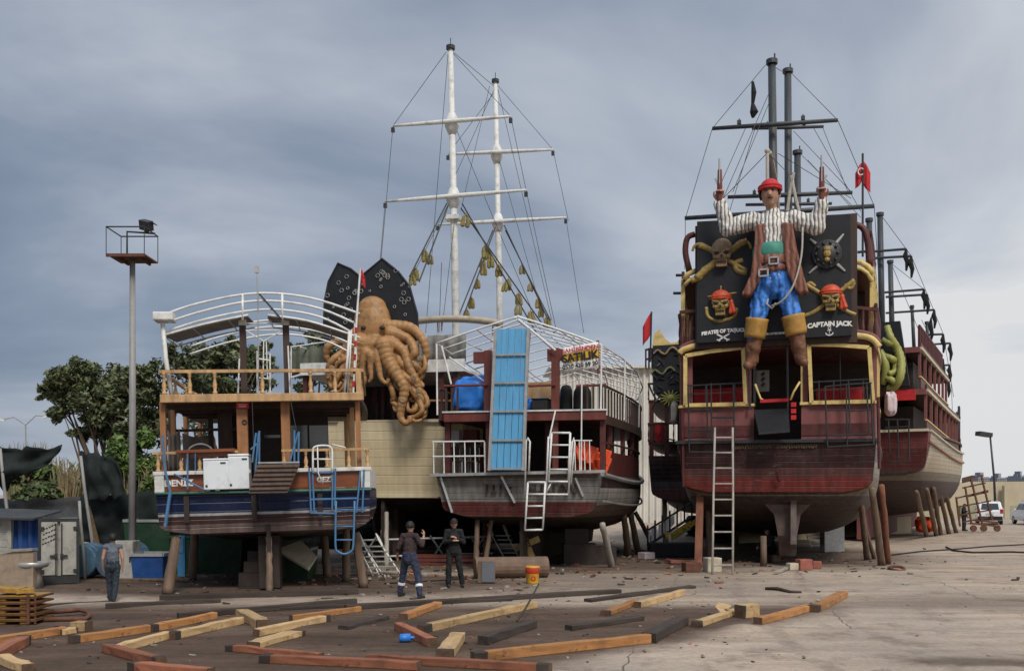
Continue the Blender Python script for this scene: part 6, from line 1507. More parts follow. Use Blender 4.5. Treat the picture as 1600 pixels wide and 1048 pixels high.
for (x0,y0,x1,y1) in ((1046,568,1065,566),(1038,645,1064,643),(1046,430,1070,428)): pass
k.tube([a5(1056,430,1.5), a5(1068,430,1.5)], .05, 6); k.tube([a5(1052,458,1.5), a5(1068,458,1.5)], .05, 6); k.build('side_bracket', M['steel'], s5)
# masts and yards
def mast5(px_t, py_t, px_b, y, r, yards, cap=True):
    tp, bt = a5(px_t,py_t,y), a5(px_b,430,y); bt.z = zt5-2; k = MB(); k.tube([bt, bt.lerp(tp,.5), tp], [r*1.1, r, r*.9], 12); mo = k.build('mast', M['mastgrey'], s5, smooth=True)
    k = MB(); k.tube([tp-V((0,0,.06)), tp+V((0,0,.1))], r*1.35, 12); k.tube([tp+V((.1,0,.1)), tp+V((.1,0,.32))], .03, 6); k.build('mast_cap', M['mastgrey'], mo)
    for (x0,y0,x1,y1,rr_) in yards:
        A, B = a5(x0,y0,y-.4), a5(x1,y1,y-.4); k = MB(); k.tube([A, A.lerp(B,.5), B], [rr_*.8, rr_, rr_*.8], 8); yo = k.build('yard', M['mastgrey'], mo, smooth=True)
        k = MB()
        for e in (.22, .73): q = A.lerp(B,e); k.box(q+V((0,0,.16)),(.14,.12,.14)); k.tube([q, q+V((0,0,.3))], .02, 5)
        k.build('yard_light', M['mastgrey'], yo)
    return mo
m1 = mast5(1206,98,1212,4.5,.155,[(1113,201,1309,188,.09),(1070,341,1366,322,.10)])
m2 = mast5(1231,112,1233,11,.165,[(1175,201,1287,198,.08),(1137,308,1332,301,.10)])
m3 = mast5(1246,239,1247,15.5,.17,[(1165,320,1300,318,.09)])
k = MB(); k.tube([a5(1199,238,-.9), a5(1199,300,-.95), a5(1200,455,-1.0)], .05, 8); k.ball(a5(1199,236,-.9), .09, 8, 6); k.build('flag_staff', M['rope_pale'], s5)
for P, y, w_ in (((1206,278),3.0,.05),((1218,250),3.2,.06)): pass
k = MB(); k.tube([a5(1203,238,1), a5(1214,290,3.5), a5(1216,330,4)], .07, 6); k.tube([a5(1240,270,4), a5(1234,300,4), a5(1230,330,4)], .06, 6); k.tube([a5(1236,275,4), a5(1243,310,4), a5(1248,330,4)], .06, 6); k.build('furled_line', M['rope_pale'], s5)
for a, ya, c, yc in (((1196,102),4.5,(1113,201),4.1),((1113,201),4.1,(1071,341),4.1),((1071,341),4.1,(1070,420),1),((1238,116),11,(1309,188),4.1),((1309,188),4.1,(1366,322),4.1),((1366,322),4.1,(1372,420),4),
    ((1204,140),4.5,(1130,310),1),((1206,150),4.5,(1145,300),2),((1198,240),-.9,(1130,310),.5),((1240,205),11,(1330,300),9),((1216,240),4.5,(1330,310),9),((1250,240),15.5,(1330,320),9),((1262,250),15.5,(1345,340),9),((1165,200),4.1,(1125,290),3),((1180,200),4.1,(1140,330),3),((1285,198),10.6,(1325,300),9),((1270,198),10.6,(1345,330),9),((1210,105),4.5,(1228,115),11),((1201,240),-.9,(1240,280),15)): stay(s5, a5(*a,ya), a5(*c,yc), .012)
k = MB(); P = smooth_pts([a5(1254,355,-1.6), a5(1252,400,-1.75), a5(1240,445,-1.8), a5(1222,470,-1.75), a5(1205,478,-1.5)],4); k.tube(P, .03, 6); k.tube([a5(1203,455,-1.2), a5(1198,475,-1.5), a5(1206,482,-1.5), a5(1212,474,-1.4)], .03, 6); k.build('mooring_line', M['rope_pale'], s5, smooth=True)
# black pennant and flag
t = onboard('pennant', 'ragged black pennant hanging from the stay of the pirate ship', 'pennant', f5, a5(1176,128,4.2), f5.rot); q0 = a5(1176,128,4.2)
k = MB(); q1 = a5(1177,184,4.2)-q0; k.tube([(0,0,0),(.04,0,q1.z*.3),(0,.03,q1.z*.6),(.05,0,q1.z*.85),(.0,0,q1.z)], [.05,.10,.06,.16,.05], 7); k.build('cloth', M['cloth_black'], t)
p = a5(1348,330,1.5); t = onboard('flag_and_staff', 'red flag with a white crescent above the right side of the pirate ship', 'flag', f5, p, f5.rot)
k = MB(); e_ = a5(1348,240,1.5)-p; k.tube([(0,0,-1.5), e_], .035, 6); k.build('staff', M['steel'], t)
fo = flag(t, 'flag_cloth', e_+V((.0,0,-.25)), .75, .32, M['red'], .06, .5); fo2 = flag(t, 'flag_cloth', e_+V((-.02,0,-.3)), .6, .28, M['red'], .05, .5, dx=-1)
k = MB(); q = e_+V((-.06,-.09,-.62)); k.tube([q+V((.09*math.cos(a*.4+.7),0,.11*math.sin(a*.4+.7))) for a in range(13)], .02, 5); k.build('crescent', M['pale'], t)
# stern gear: doorway, gangway, rails, steel ladders
k = MB(); q0, q1 = a5(1184,600,.5), a5(1206,560,.5); q0 = a5(1182,612,.4); q1 = a5(1202,578,.4); k.box(((q0.x+q1.x)/2,.4,(q0.z+q1.z)/2),(q1.x-q0.x,.04,q1.z-q0.z)); sgn = k.build('door_notice', M['grey_fab'], s5)
k = MB()
for i in range(3): k.bar((lerp(q0.x,q1.x,.4),.372,lerp(q0.z,q1.z,.25+.25*i)), (lerp(q0.x,q1.x,.62),.372,lerp(q0.z,q1.z,.40+.25*i)), .012,.09)
k.build('arrow_mark', M['ink'], sgn)
k = MB(); k.prism([a5(1178,640,-.35),a5(1232,638,-.35),a5(1234,672,-1.15),a5(1186,676,-1.15)],(0,.03,-.07)); gw = k.build('gangway', M['black'], s5)
k = MB()
for i in range(7): u = (i+.5)/7; k.bar(a5(1178,640,-.35).lerp(a5(1186,676,-1.15),u)+V((0,-.04,-.08)), a5(1232,638,-.35).lerp(a5(1234,672,-1.15),u)+V((0,-.04,-.08)), .04,.05)
k.build('slat', M['steel'], gw)
k = MB(); q0, q1 = a5(1188,627,-.3), a5(1232,625,-.3); k.bar(q0, q1, .25,.1); k.build('red_mat', M['red'], s5)
k = MB()
for P in (((1180,600),(1188,622),(1196,628)),((1250,596),(1240,612),(1235,625))): k.tube([a5(*p,-.35) for p in P], .035, 8)
k.split('gangway_arm', M['yellow'], s5, smooth=True)
k = MB(); k.tube([a5(1230,540,-.3), a5(1231,650,-.35)], .035, 6); k.tube([a5(1170,575,-.3), a5(1172,640,-.35)], .035, 6); k.build('grab_post', M['steel'], s5)
k = MB()
for py in (632, 642, 652): q = a5(1240,py,-.4); k.box(q,(.16,.1,.14))
k.build('red_step', M['red'], s5)
k = MB(); yy = -.55
L_ = [((1075,600),(1077,706)),((1111,598),(1112,690)),((1104,600),(1106,688)),((1146,600),(1147,705)),((1075,640),(1111,640)),((1075,672),(1111,672)),((1076,688),(1106,688)),((1078,706),(1146,706)),((1112,652),(1146,652)),((1112,683),(1146,683))]
for a, c in L_: k.tube([a5(*a,yy), a5(*c,yy)], .026, 6)
k.build('boarding_ladder', M['steel'], s5)
k = MB()
L_ = [((1289,604),(1293,698)),((1326,600),(1328,682)),((1322,600),(1324,698)),((1360,598),(1365,694)),((1354,600),(1358,680)),((1291,640),(1326,640)),((1292,680),(1358,678)),((1293,698),(1366,694)),((1326,642),(1360,640)),((1289,604),(1326,600)),((1326,600),(1362,598))]
for a, c in L_: k.tube([a5(*a,yy), a5(*c,yy)], .026, 6)
k.build('boarding_ladder', M['steel'], s5)
k = MB()
for a, c in (((1066,640),(1068,760)),((1372,620),(1374,732)),((1214,735),(1218,752))): k.tube([a5(*a,-.38), a5(*c,-.2)], .05, 6)
k.build('transom_post', M['maroon'], s5)
lump('cushion_bag', ((1384,612),(1402,648)), 1.2, .7, M['pinkish'], 'pale pink plastic bag hanging on the right side of the pirate ship', 'bag', f5, .2)
lump('white_bag', ((1047,628),(1058,662)), .3, .5, M['grey_fab'], 'small grey white fender bag hanging at the left side of the pirate ship', 'bag', f5, .2)
# long ladder leaning on the stern
t = thing('long_ladder', 'long weathered wooden ladder leaning against the stern of the pirate ship', 'ladder', G(1129,897)); o0 = t.location
tp = W(1131,668,30.2)-o0; k = MB(); k2 = MB(); hw = 15.5/F*29
for sg in (-1, 1): k.tube([V((sg*hw,0,0)), V((sg*hw,0,0)).lerp(tp+V((sg*hw,0,0)),.5), tp+V((sg*hw*.93,0,0))], .035, 8)
k.build('ladder_rail', M['timber_grey'], t, smooth=True)
for i in range(9): q = tp*((i+.55)/9.2); k2 = MB(); k2.tube([q-V((hw,0,0)), q+V((hw,0,0))], .026, 6); k2.build('rung', M['timber_grey'], t)
def w5(px, py, y): return f5.M @ a5(px, py, y)
prop(gz(1091,31.3), w5(1094,770,.6), .12, M['timber_red'], 'reddish square prop under the left corner of the pirate ship', True)
prop(gz(1378,31.9), w5(1362,762,.5), .13, M['timber_prop'], 'thick weathered prop under the right corner of the pirate ship')
prop(gz(1388,32.4), w5(1377,758,.9), .12, M['timber_red'], 'reddish prop just right of the thick corner prop of the pirate ship')
prop(gz(1355,34.5), w5(1345,785,2.8), .12, M['timber_prop'], 'inner dark prop left of the thick corner prop of the pirate ship')
prop(gz(1366,35.0), w5(1342,788,3.4), .08, M['timber_prop'], 'thin slanting prop behind the inner dark prop of the pirate ship')
prop(gz(1110,34.0), w5(1106,790,2.5), .13, M['timber_prop'], 'dark prop behind the reddish square prop at left of the pirate ship')
k = MB(); a = gz(1193,31.5); k.tube([a, a+V((0,0,1.0))], [.12,.10], 8); tag(k.build('short_post', M['timber_prop'], smooth=True, center='base'), 'short upright log under the middle of the pirate ship', 'post')
# ------------------------------------------------------------------ human builder (also for the carved sailor)
def human(parent, J, s, vox, mats, hair=True, coat=None, extra=None):
    """J: joints in the parent's space; s: scale (1 = 1.75 m person). One continuous body, clothing grown over it."""
    g = lambda n: V(J[n])
    fw = V(J.get('fw', (0,-1,0))).normalized()
    b = MB()
    up = (g('head')-g('neck')).normalized()
    b.ball(g('head'), (.080*s,.095*s,.118*s), 14, 10); b.cap(g('head')+fw*.03*s-up*.055*s, g('head')+fw*.055*s-up*.085*s, .05*s, .038*s)
    b.cap(g('head')+fw*.088*s+up*.005*s, g('head')+fw*.112*s-up*.028*s, .012*s, .017*s, 8)
    side = fw.cross(V((0,0,1))).normalized()
    for sg in (-1, 1): b.ball(g('head')+side*sg*.083*s-up*.01*s, (.014*s,.022*s,.033*s), 8, 6)
    b.cap(g('neck')-up*.05*s, g('head')-up*.04*s, .055*s, .05*s)
    b.cap(g('pelvis'), g('chest'), .14*s, .145*s); b.cap(g('sl'), g('sr'), .060*s, .060*s); b.cap(g('chest'), g('neck'), .13*s, .065*s)
    for S_ in ('l','r'):
        b.cap(g('s'+S_), g('e'+S_), .055*s, .042*s); b.cap(g('e'+S_), g('w'+S_), .042*s, .030*s)
        b.cap(g('h'+S_), g('k'+S_), .088*s, .058*s); b.cap(g('k'+S_), g('a'+S_), .058*s, .040*s)
        b.cap(g('a'+S_)-V((0,0,.03*s)), V(J.get('t'+S_) or g('a'+S_)+fw*.17*s-V((0,0,.045*s))), .042*s, .035*s)
        # hand: palm, four unequal bent fingers, thumb from the side of the palm
        wv = (g('w'+S_)-g('e'+S_)).normalized(); hd = V(J['d'+S_]).normalized() if 'd'+S_ in J else wv
        pn = V(J['n'+S_]).normalized() if 'n'+S_ in J else fw
        pn = (pn-hd*pn.dot(hd)).normalized(); ac = hd.cross(pn).normalized(); curl = J.get('curl', .5)
        w_ = g('w'+S_); pc = w_+hd*.055*s
        for q in (-1,-.33,.33,1): b.cap(w_+hd*.015*s+ac*q*.018*s, w_+hd*.088*s+ac*q*.030*s, .016*s, .015*s, 8)
        for q, ln in ((-1,.060),(-.33,.074),(.33,.080),(1,.070)):
            p0 = w_+hd*.09*s+ac*q*.031*s; p1 = p0+(hd*(1-curl*.7)+pn*curl).normalized()*ln*.5*s; p2 = p1+(hd*(1-curl*1.7)+pn*curl*1.3).normalized()*ln*.5*s
            b.cap(p0, p1, .0115*s, .0105*s, 8); b.cap(p1, p2, .0105*s, .009*s, 8)
        sg = J.get('thumb'+S_, 1)
        p0 = w_+hd*.03*s+ac*sg*.03*s; p1 = p0+(hd*.6+ac*sg*.7+pn*.5).normalized()*.042*s; p2 = p1+(hd*.8+pn*.6).normalized()*.034*s
        b.cap(p0, p1, .015*s, .012*s, 8); b.cap(p1, p2, .012*s, .010*s, 8)
    body = b.build('body', mats['skin'], parent, remesh=vox)
    e = MB()
    for sg in (-1, 1): e.ball(g('head')+fw*.088*s+side*sg*.033*s+up*.018*s, (.013*s,.010*s,.009*s), 8, 6)
    e.box(g('head')+fw*.096*s-up*.055*s, (.045*s,.012*s,.008*s))
    for sg in (-1, 1): e.box(g('head')+fw*.093*s+side*sg*.035*s+up*.038*s, (.034*s,.012*s,.008*s))
    e.build('face_feature', mats.get('eye', M['hair']), parent)
    t = MB(); o = .014*s
    t.cap(g('pelvis')+V((0,0,.02*s)), g('chest'), .14*s+o, .148*s+o); t.cap(g('sl'), g('sr'), .062*s+o, .062*s+o); t.cap(g('chest'), g('neck')-V((0,0,.02*s)), .13*s+o, .07*s+o)
    for S_ in ('l','r'):
        wid = mats.get('sleeve', 1.0)
        if mats.get('sleeve_len', 1) > 0: t.cap(g('s'+S_), g('e'+S_), .058*s*wid+o, .048*s*wid+o)
        ln = mats.get('sleeve_len', .95)
        if ln > 0: t.cap(g('e'+S_), g('e'+S_).lerp(g('w'+S_), ln), .046*s*wid+o, .036*s*wid+o)
    to = t.build(mats.get('top_name','jacket'), mats['top'], parent, remesh=vox); crease(to, .035*s, .07*s)
    t = MB(); o = .016*s
    t.cap(g('pelvis')-V((0,0,.02*s)), g('pelvis')+V((0,0,mats.get('waist',.05)*s)), .162*s, .168*s)
    for S_ in ('l','r'): t.cap(g('h'+S_), g('k'+S_), .090*s+o, .066*s+o); t.cap(g('k'+S_), g('a'+S_)+(g('k'+S_)-g('a'+S_))*mats.get('leg_cut', .08), .066*s+o, .054*s+o)
    tr = t.build('trousers', mats['legs'], parent, remesh=vox); crease(tr, .04*s, .08*s)
    for S_ in ('l','r'):
        t = MB(); a = g('a'+S_); tt = V(J.get('t'+S_) or a+fw*.17*s-V((0,0,.045*s)))
        t.cap(a-V((0,0,.03*s)), tt, .05*s, .043*s); t.cap(a, a-V((0,0,.035*s)), .05*s, .05*s); t.cap(a-V((0,0,.035*s))-fw*.03*s, a-V((0,0,.04*s)), .046*s,.05*s)
        if mats.get('boot_h'): t.cap(a, a.lerp(g('k'+S_), mats['boot_h']), .058*s, .078*s)
        t.build('shoe', mats['shoe'], parent, remesh=vox)
    if hair:
        h = MB(); hc = g('head')+up*.022*s-fw*.016*s; h.ball(hc, (.089*s,.100*s,.112*s), 14, 10)
        hh = h.build('hair', mats.get('hairmat', M['hair']), parent, smooth=True)
        bm = bmesh.new(); bm.from_mesh(hh.data)
        dl = [v for v in bm.verts if ((v.co-g('head')).dot(fw) > .035*s and (v.co-g('head')).dot(up) < .07*s) or (v.co-g('head')).dot(up) < -.045*s]
        bmesh.ops.delete(bm, geom=dl, context='VERTS'); bm.to_mesh(hh.data); bm.free()
        k_ = hh.modifiers.new('s','SOLIDIFY'); k_.thickness = -.012*s
    return body, to, tr
def stand(x0=0, lean=0):
    return dict(pelvis=(0,0,.95), chest=(0,0,1.27), neck=(0,0,1.49), head=(0,0,1.63), sl=(-.17,0,1.42), sr=(.17,0,1.42), el=(-.23,.02,1.13), er=(.23,.02,1.13), wl=(-.24,-.05,.88), wr=(.24,-.05,.88),
                hl=(-.09,0,.92), hr=(.09,0,.92), kl=(-.1,-.02,.50), kr=(.1,-.02,.50), al=(-.11,0,.085), ar=(.11,0,.085), nl=(1,0,0), nr=(-1,0,0), curl=.35, thumbl=1, thumbr=-1)
# --- carved sailor on the pirate ship's stern (plain figure)
sc = 3.42; yy = -1.15
def j5(px, py, dy=0): return a5(px,py,yy+dy)
J = dict(head=j5(1203,304,-.15), neck=j5(1206,334), chest=j5(1207,362), pelvis=j5(1208,437), sl=j5(1175,346), sr=j5(1240,344), el=j5(1137,357,-.1), er=j5(1276,354,-.1), wl=j5(1124,316,-.25), wr=j5(1285,313,-.25),
         hl=j5(1194,444), hr=j5(1224,442), kl=j5(1184,494,-.12), kr=j5(1238,489,-.12), al=j5(1174,562), ar=j5(1251,556), tl=j5(1168,571,-.38), tr=j5(1256,566,-.38),
         fw=(0,-1,0), dl=(.06,0,1), dr=(-.03,0,1), nl=(.2,-1,0), nr=(-.2,-1,0), curl=1.0, thumbl=-1, thumbr=1)
fg = bpy.data.objects.new('carved_sailor', None); COL.objects.link(fg); fg.parent = s5
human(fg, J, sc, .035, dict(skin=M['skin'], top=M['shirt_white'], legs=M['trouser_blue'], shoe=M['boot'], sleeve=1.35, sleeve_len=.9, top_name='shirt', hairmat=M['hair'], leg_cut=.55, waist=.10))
g = lambda n: V(J[n])
k = MB()
for S_ in ('l','r'): k.cap(g('a'+S_), g('a'+S_).lerp(g('k'+S_),.62), .062*sc, .080*sc, 12)
crease(k.build('boot_leg', M['boot'], fg, remesh=.035), .12, .3)
for S_ in ('l','r'):
    k = MB(); d = (g('k'+S_)-g('a'+S_)); b0 = g('a'+S_)+d*.50; k.lathe([(.092*sc,0),(.098*sc,.1),(.10*sc,d.length*.38),(.106*sc,d.length*.44),(.098*sc,d.length*.45)], b0, 16, d.normalized()); k.build('boot_cuff', M['cuff'], fg, smooth=True)
for sg, P in ((-1, [(1196,348),(1180,350),(1178,390),(1172,430),(1158,460),(1172,462),(1186,440),(1194,400)]), (1, [(1222,346),(1238,348),(1246,390),(1256,430),(1264,456),(1246,458),(1232,430),(1224,400)])):
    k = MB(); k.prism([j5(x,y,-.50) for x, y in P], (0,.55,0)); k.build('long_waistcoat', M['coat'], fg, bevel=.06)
k = MB(); q0, q1 = j5(1184,396,-.0), j5(1228,394,-.0); c = (q0+q1)/2; k.lathe([(.158*sc,-.24),(.172*sc,-.12),(.172*sc,.1),(.16*sc,.22)], c, 20); k.build('sash', M['teal'], fg, smooth=True)
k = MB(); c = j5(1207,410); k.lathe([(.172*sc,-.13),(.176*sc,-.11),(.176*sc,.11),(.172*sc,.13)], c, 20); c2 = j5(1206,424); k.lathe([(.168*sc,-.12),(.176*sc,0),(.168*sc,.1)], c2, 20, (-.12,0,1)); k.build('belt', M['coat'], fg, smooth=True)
k = MB()
for q in (j5(1209,407,-.62), j5(1193,426,-.62)):
    for a, c_ in (((-.13,.1),(.13,.1)),((.13,.1),(.13,-.1)),((.13,-.1),(-.13,-.1)),((-.13,-.1),(-.13,.1))): k.bar(q+V((a[0],0,a[1])), q+V((c_[0],0,c_[1])), .05,.05)
k.build('buckle', M['alu'], fg)
k = MB(); hc = g('head')+V((0,.02,.07)); k.grid(lambda u, v: hc+V((.325*math.cos(2*math.pi*u)*math.cos(v*1.5), .37*math.sin(2*math.pi*u)*math.cos(v*1.5), .06+.36*math.sin(v*1.5))), 24, 8)
k.tube([hc+V((.33*math.cos(a*.2618), .375*math.sin(a*.2618), .07)) for a in range(25)], .05, 8); k.tube([hc+V((.33*math.cos(a*.2618), .37*math.sin(a*.2618), .15)) for a in range(25)], .045, 8); k.build('head_scarf', M['red'], fg, smooth=True)
for S_, sg in (('l',-1),('r',1)):
    k = MB(); b0 = g('w'+S_)+V((-sg*.02,-.1,.33)); k.cap(b0-V((0,0,.30)), b0+V((0,0,.12)), .09,.085,10); k.tube([b0+V((0,0,.1)), b0+V((0,-.0,.65))], [.085,.065], 10); k.m = 1; k.tube([b0+V((.0,-.03,.2)), b0+V((0,-.02,1.0))], [.05,.035], 10); k.box(b0+V((sg*.1,0,.3)),(.06,.05,.2),(0,.4*sg,0))
    k.build('flintlock', [M['redwood'], M['alu']], fg)

# ------------------------------------------------------------------ ship 4: partly hidden black ship with a carved board
f4 = Frame(1100, 44, 13); f4.cpx = 1040
s4 = thing('pirate_ship', 'dark ship with a black carved stern board, half hidden behind the largest pirate ship', 'ship', f4.loc, f4.rot, 'boats laid up in the yard')
def a4(px, py, y=0): return f4.at(px, py, y)
xl = a4(1014,720).x; xo = a4(1112,720).x; w0 = xo-xl; zr, zb = f4.z(712), f4.z(782)
H4 = Hull(20, w0, w0*1.08, zr, zb, 1.2, .3, (-.2,1.2), xoff=xo, taper=.95, under=.3)
st = [(-1,(.14,.06,.06)),(f4.z(778),(.20,.075,.075)),(f4.z(765),(.13,.105,.10)),(f4.z(752),(.035,.018,.017)),(f4.z(722),(.08,.03,.028))]
H4.build('hull', bands('dark_hull', st, -1, 6, .02, .55, .2, .3), s4)
H4.deck('main_deck', M['deck'], s4, 0, 19, zr-.05, .1, .99)
k = MB(); k.prism([(xo-.2,1.2,.1),(xo-.2,17,.2),(xo-.2,18,zb),(xo-.2,1.2,zb)], (.4,0,0)); k.build('keel', M['interior'], s4)
k = MB(); k.prism([a4(x,y,-.4) for x, y in ((1020,540),(1090,536),(1090,642),(1058,640),(1030,622),(1020,610))], (0,.2,0)); bb = k.build('stern_board', M['black'], s4)
k = MB(); rr = random.Random(11)
for (px, py, m_, sz) in ((1040,552,0,1.0),(1036,583,1,1.0),(1048,622,2,.8)):
    k.m = m_; c = a4(px,py,-.45)
    if m_ == 2:
        for i in range(14): a = i*.449; k.tube([c, c+V((.5*math.cos(a),-.05,.38*math.sin(a)))], [.07,.02], 5)
        k.ball(c,(.22,.12,.18),10,6)
    else:
        k.tube(smooth_pts([c+V(((i-3)*.18,-.05,.13*math.sin(i*1.7)+.03*i)) for i in range(7)],3), .05, 6)
for i in range(26):
    k.m = 3; px, py = rr.uniform(1022,1080), rr.uniform(545,630); c = a4(px,py,-.42); a = rr.uniform(-1,1); k.tube([c-V((.2*math.cos(a),0,.2*math.sin(a))), c+V((0,-.05,.05)), c+V((.2*math.cos(a),0,.2*math.sin(a)))], .035, 5)
k.build('carved_motif', [M['bone'], M['leaf3'], M['snake'], M['steel']], bb)
k = MB(); k.prism([a4(x,y,-.3) for x, y in ((1019,541),(1022,522),(1030,514),(1040,530),(1048,536),(1058,534),(1064,528),(1070,520),(1076,536))], (0,.1,0)); k.build('crown_board', M['yellow'], s4)
k = MB(); k.box((xo,1.5,(zr+f4.z(560))/2+1.2),(w0*1.5,.1,f4.z(560)-zr-2.6)); k.build('bulkhead', M['interior'], s4)
for z_ in (625, 690):
    H4.deck('gallery_deck', M['darkwood'], s4, -.3, 14, f4.z(z_), .14, 1.0)
for zl, zh in ((690,662),(625,600)):
    H4.rail('gallery_rail', M['darkwood'], s4, -.3, 14, f4.z(zh), .05, 1.0); 
    balusters([V((lerp(xl,xo,i/10),-.3,f4.z(zl))) for i in range(9)], f4.z(zh)-f4.z(zl), .035, M['darkwood'], s4)
k = MB()
for py in (560,545): k.tube([a4(1008,py+2,-.3), a4(1014,py,-.3), a4(1024,py,-.3)], .05, 6)
for px in (1009,1014,1019): k.tube([a4(px,545,-.3), a4(px,575,-.3)], .04, 6)
k.build('side_gallery', M['darkwood'], s4)
for px in (1018, 1042, 1062): k = MB(); q = a4(px,680,-.2); k.box((q.x,-.2,(zr+f4.z(625))/2),(.2,.2,f4.z(625)-zr)); k.build('pillar', M['maroon'], s4)
k = MB(); q = a4(1030,685,.4); k.box(q+V((0,0,.3)),(.5,.5,.9)); k.build('red_seat', M['red'], s4)
p = a4(1016,545,-.5); t = onboard('flag_and_staff', 'plain red flag blowing left from a dark staff beside the grey boat', 'flag', f4, p, f4.rot)
k = MB(); e_ = a4(1018,487,-.5)-p; k.tube([(0,0,-.6), e_], .04, 6); k.build('staff', M['steel'], t); flag(t, 'flag_cloth', e_, .95, .65, M['red'], .08, .75, dx=-1)
prop(gz(1040,44), f4.M @ a4(1038,780,.5), .14, M['timber_prop'], 'dark prop under the half hidden black ship')

# ------------------------------------------------------------------ ship 6: far cream sided ship
f6 = Frame(1352, 46.5, 30); f6.cpx = 1453
s6 = thing('pirate_ship', 'far tour ship with a maroon stern, long cream side and rows of maroon framed windows', 'ship', f6.loc, f6.rot, 'boats laid up in the yard')
def a6(px, py, y=0): return f6.at(px, py, y)
xr = a6(1453,672).x; w0 = 3.3; xo = xr-w0; zr = f6.z(672,0,1453); zb = f6.z(738,0,1453)
H6 = Hull(27, w0, w0*1.10, zr, zb, 1.1, .4, (-.7,.5), xoff=xo, taper=.93, under=.25, mid=.38)
zq = lambda py: f6.z(py,0,1453)
st = [(-1,(.07,.045,.045)),(zq(734),(.10,.024,.024)),(zq(700),(.16,.04,.042)),(zq(674),(.3,.2,.1))]
sd = [(-1,(.075,.05,.05)),(zq(750),(.21,.18,.14)),(zq(736),(.44,.37,.27)),(zq(704),(.38,.33,.27)),(zq(682),(.42,.36,.27))]
H6.build('hull', bands('cream_side_hull', st, -1, 8, .02, .55, .2, .3, sideways=(sd, .2), streak=.25), s6)
k = MB(); k.prism([(xo-.2,1.2,.1),(xo-.2,20,.2),(xo-.2,21,zb),(xo-.2,1.2,zb)], (.4,0,0)); k.build('keel', M['mauve'], s6)
H6.deck('main_deck', M['deck'], s6, 0, 24, zr-.05, .1, .99)
for dz, m_ in ((0,'cream'),(-.55,'oak')):
    k = MB(); k.tube([p+V((.04,0,dz)) for p in H6.edge(0,22,None,1.0,18,1)], .06, 6); k.tube([p+V((.04,0,dz)) for p in reversed(H6.edge(0,22,None,1.0,18,-1))], .06, 6); k.build('rubbing_strake', M[m_], s6)
k = MB(); k.bar((xo-w0,-.45,zr),(xo+w0,-.45,zr),.2,.12); k.build('stern_cap', M['cream'], s6)
def rel(y0, y1, z0, z1, k_=1.0, nm='bulwark', m_='maroon', th=.06):
    b = MB()
    for sg in (-1, 1):
        E = H6.edge(y0,y1,None,k_,14,sg); vs = []
        for p in E: vs += [p+V((0,0,z0)), p+V((0,0,z1)), p+V((-sg*th,0,z1)), p+V((-sg*th,0,z0))]
        b.add(vs, [(4*i+e, 4*i+(e+1)%4, 4*i+4+(e+1)%4, 4*i+4+e) for i in range(14) for e in range(4)]+[(3,2,1,0),(56,57,58,59)])
    return b.build(nm, M[m_], s6, norm=True)
def storey(y0, y1, z0, z1, kk, step, bul):
    rel(y0, y1, z0+.02, z0+bul, kk, 'bulwark', 'maroon'); rel(y0, y1, z0+bul, z0+bul+.06, kk*1.01, 'sill', 'yellow', .10)
    rel(y0, y1, z1-.13, z1, kk*1.02, 'cornice', 'cream', .14); rel(y0, y1, z1+.01, z1+.2, kk*1.0, 'fascia', 'maroon', .1); 
    ys_ = []; y = y0+.15
    while y < y1: ys_.append(y); y += step
    o = None
    for sg in (-1,1):
        for y in ys_:
            p = V((xo+sg*(H6.hb(y)*kk-.08), y, H6.zrail(y)+z0+bul)); hgt = z1-z0-bul-.13
            if o is None: b = MB(); b.box((0,0,hgt/2),(.12,.14,hgt)); o = b.build('window_post', M['mauve'], s6); o.location = p
            else: inst(o, s6, p)
    b = MB(); vs = []
    E1, E2 = H6.edge(y0,y1,None,kk*.96,12,-1), H6.edge(y0,y1,None,kk*.96,12,1)
    for a, c in zip(E1, E2): vs += [a+V((0,0,z1-.05)), c+V((0,0,z1-.05))]
    b.add(vs, [(2*i,2*i+1,2*i+3,2*i+2) for i in range(12)]); b.build('storey_deck', M['darkwood'], s6, solid=.15)
    b = MB(); ym = (y0+y1)/2; b.box((xo,ym,H6.zrail(ym)+(z0+z1)/2-.0),(w0*1.45,(y1-y0)*.8,z1-z0-.4)); b.build('cabin', M['interior'], s6)
    b = MB(); b.bar((xo-w0*kk,y0-.05,H6.zrail(y0)+z1-.14),(xo+w0*kk,y0-.05,H6.zrail(y0)+z1-.14),.2,.26); b.build('stern_cornice', M['mauve'], s6)
storey(.2, 13, 0, 2.0, .95, 1.5, .5)
storey(.4, 10, 2.0, 4.05, .86, 1.5, .6)
rel(.6, 8, 4.05, 4.13, .83, 'top_rail_base', 'cream')
E = H6.edge(.6,8,None,.83,14,1); k = MB(); k.tube([p+V((0,0,5.1)) for p in E], .06, 6); k.tube([p+V((0,0,5.1)) for p in reversed(H6.edge(.6,8,None,.83,14,-1))], .06, 6); k.build('top_rail', M['maroon'], s6)
balusters([V((xo+H6.hb(y)*.83,y,H6.zrail(y)+4.1)) for y in [.6+i*.42 for i in range(18)]], 1.0, .06, M['maroon'], s6, True)
rel(13, 24, 0, .9, .97, 'fore_bulwark', 'maroon')
k = MB(); k.box((xo+.6,16.5,H6.zrail(16)+1.0),(3.6,4,2.0)); k.build('wheel_house', M['darkwood'], s6)
k = MB(); q0, q1 = a6(1376,500,-.5), a6(1409,650,-.5); xb0, xb1 = xo-2.6, a6(1421,500,-.5).x
k.prism([V((xb0,-.5,zq(600))), V((xb1,-.5,zq(602))), V((a6(1406,500,-.5).x,-.5,zq(500))), V((xb0,-.5,zq(500)))], (0,.25,0)); bb = k.build('stern_board', M['black'], s6)
fig = MB()
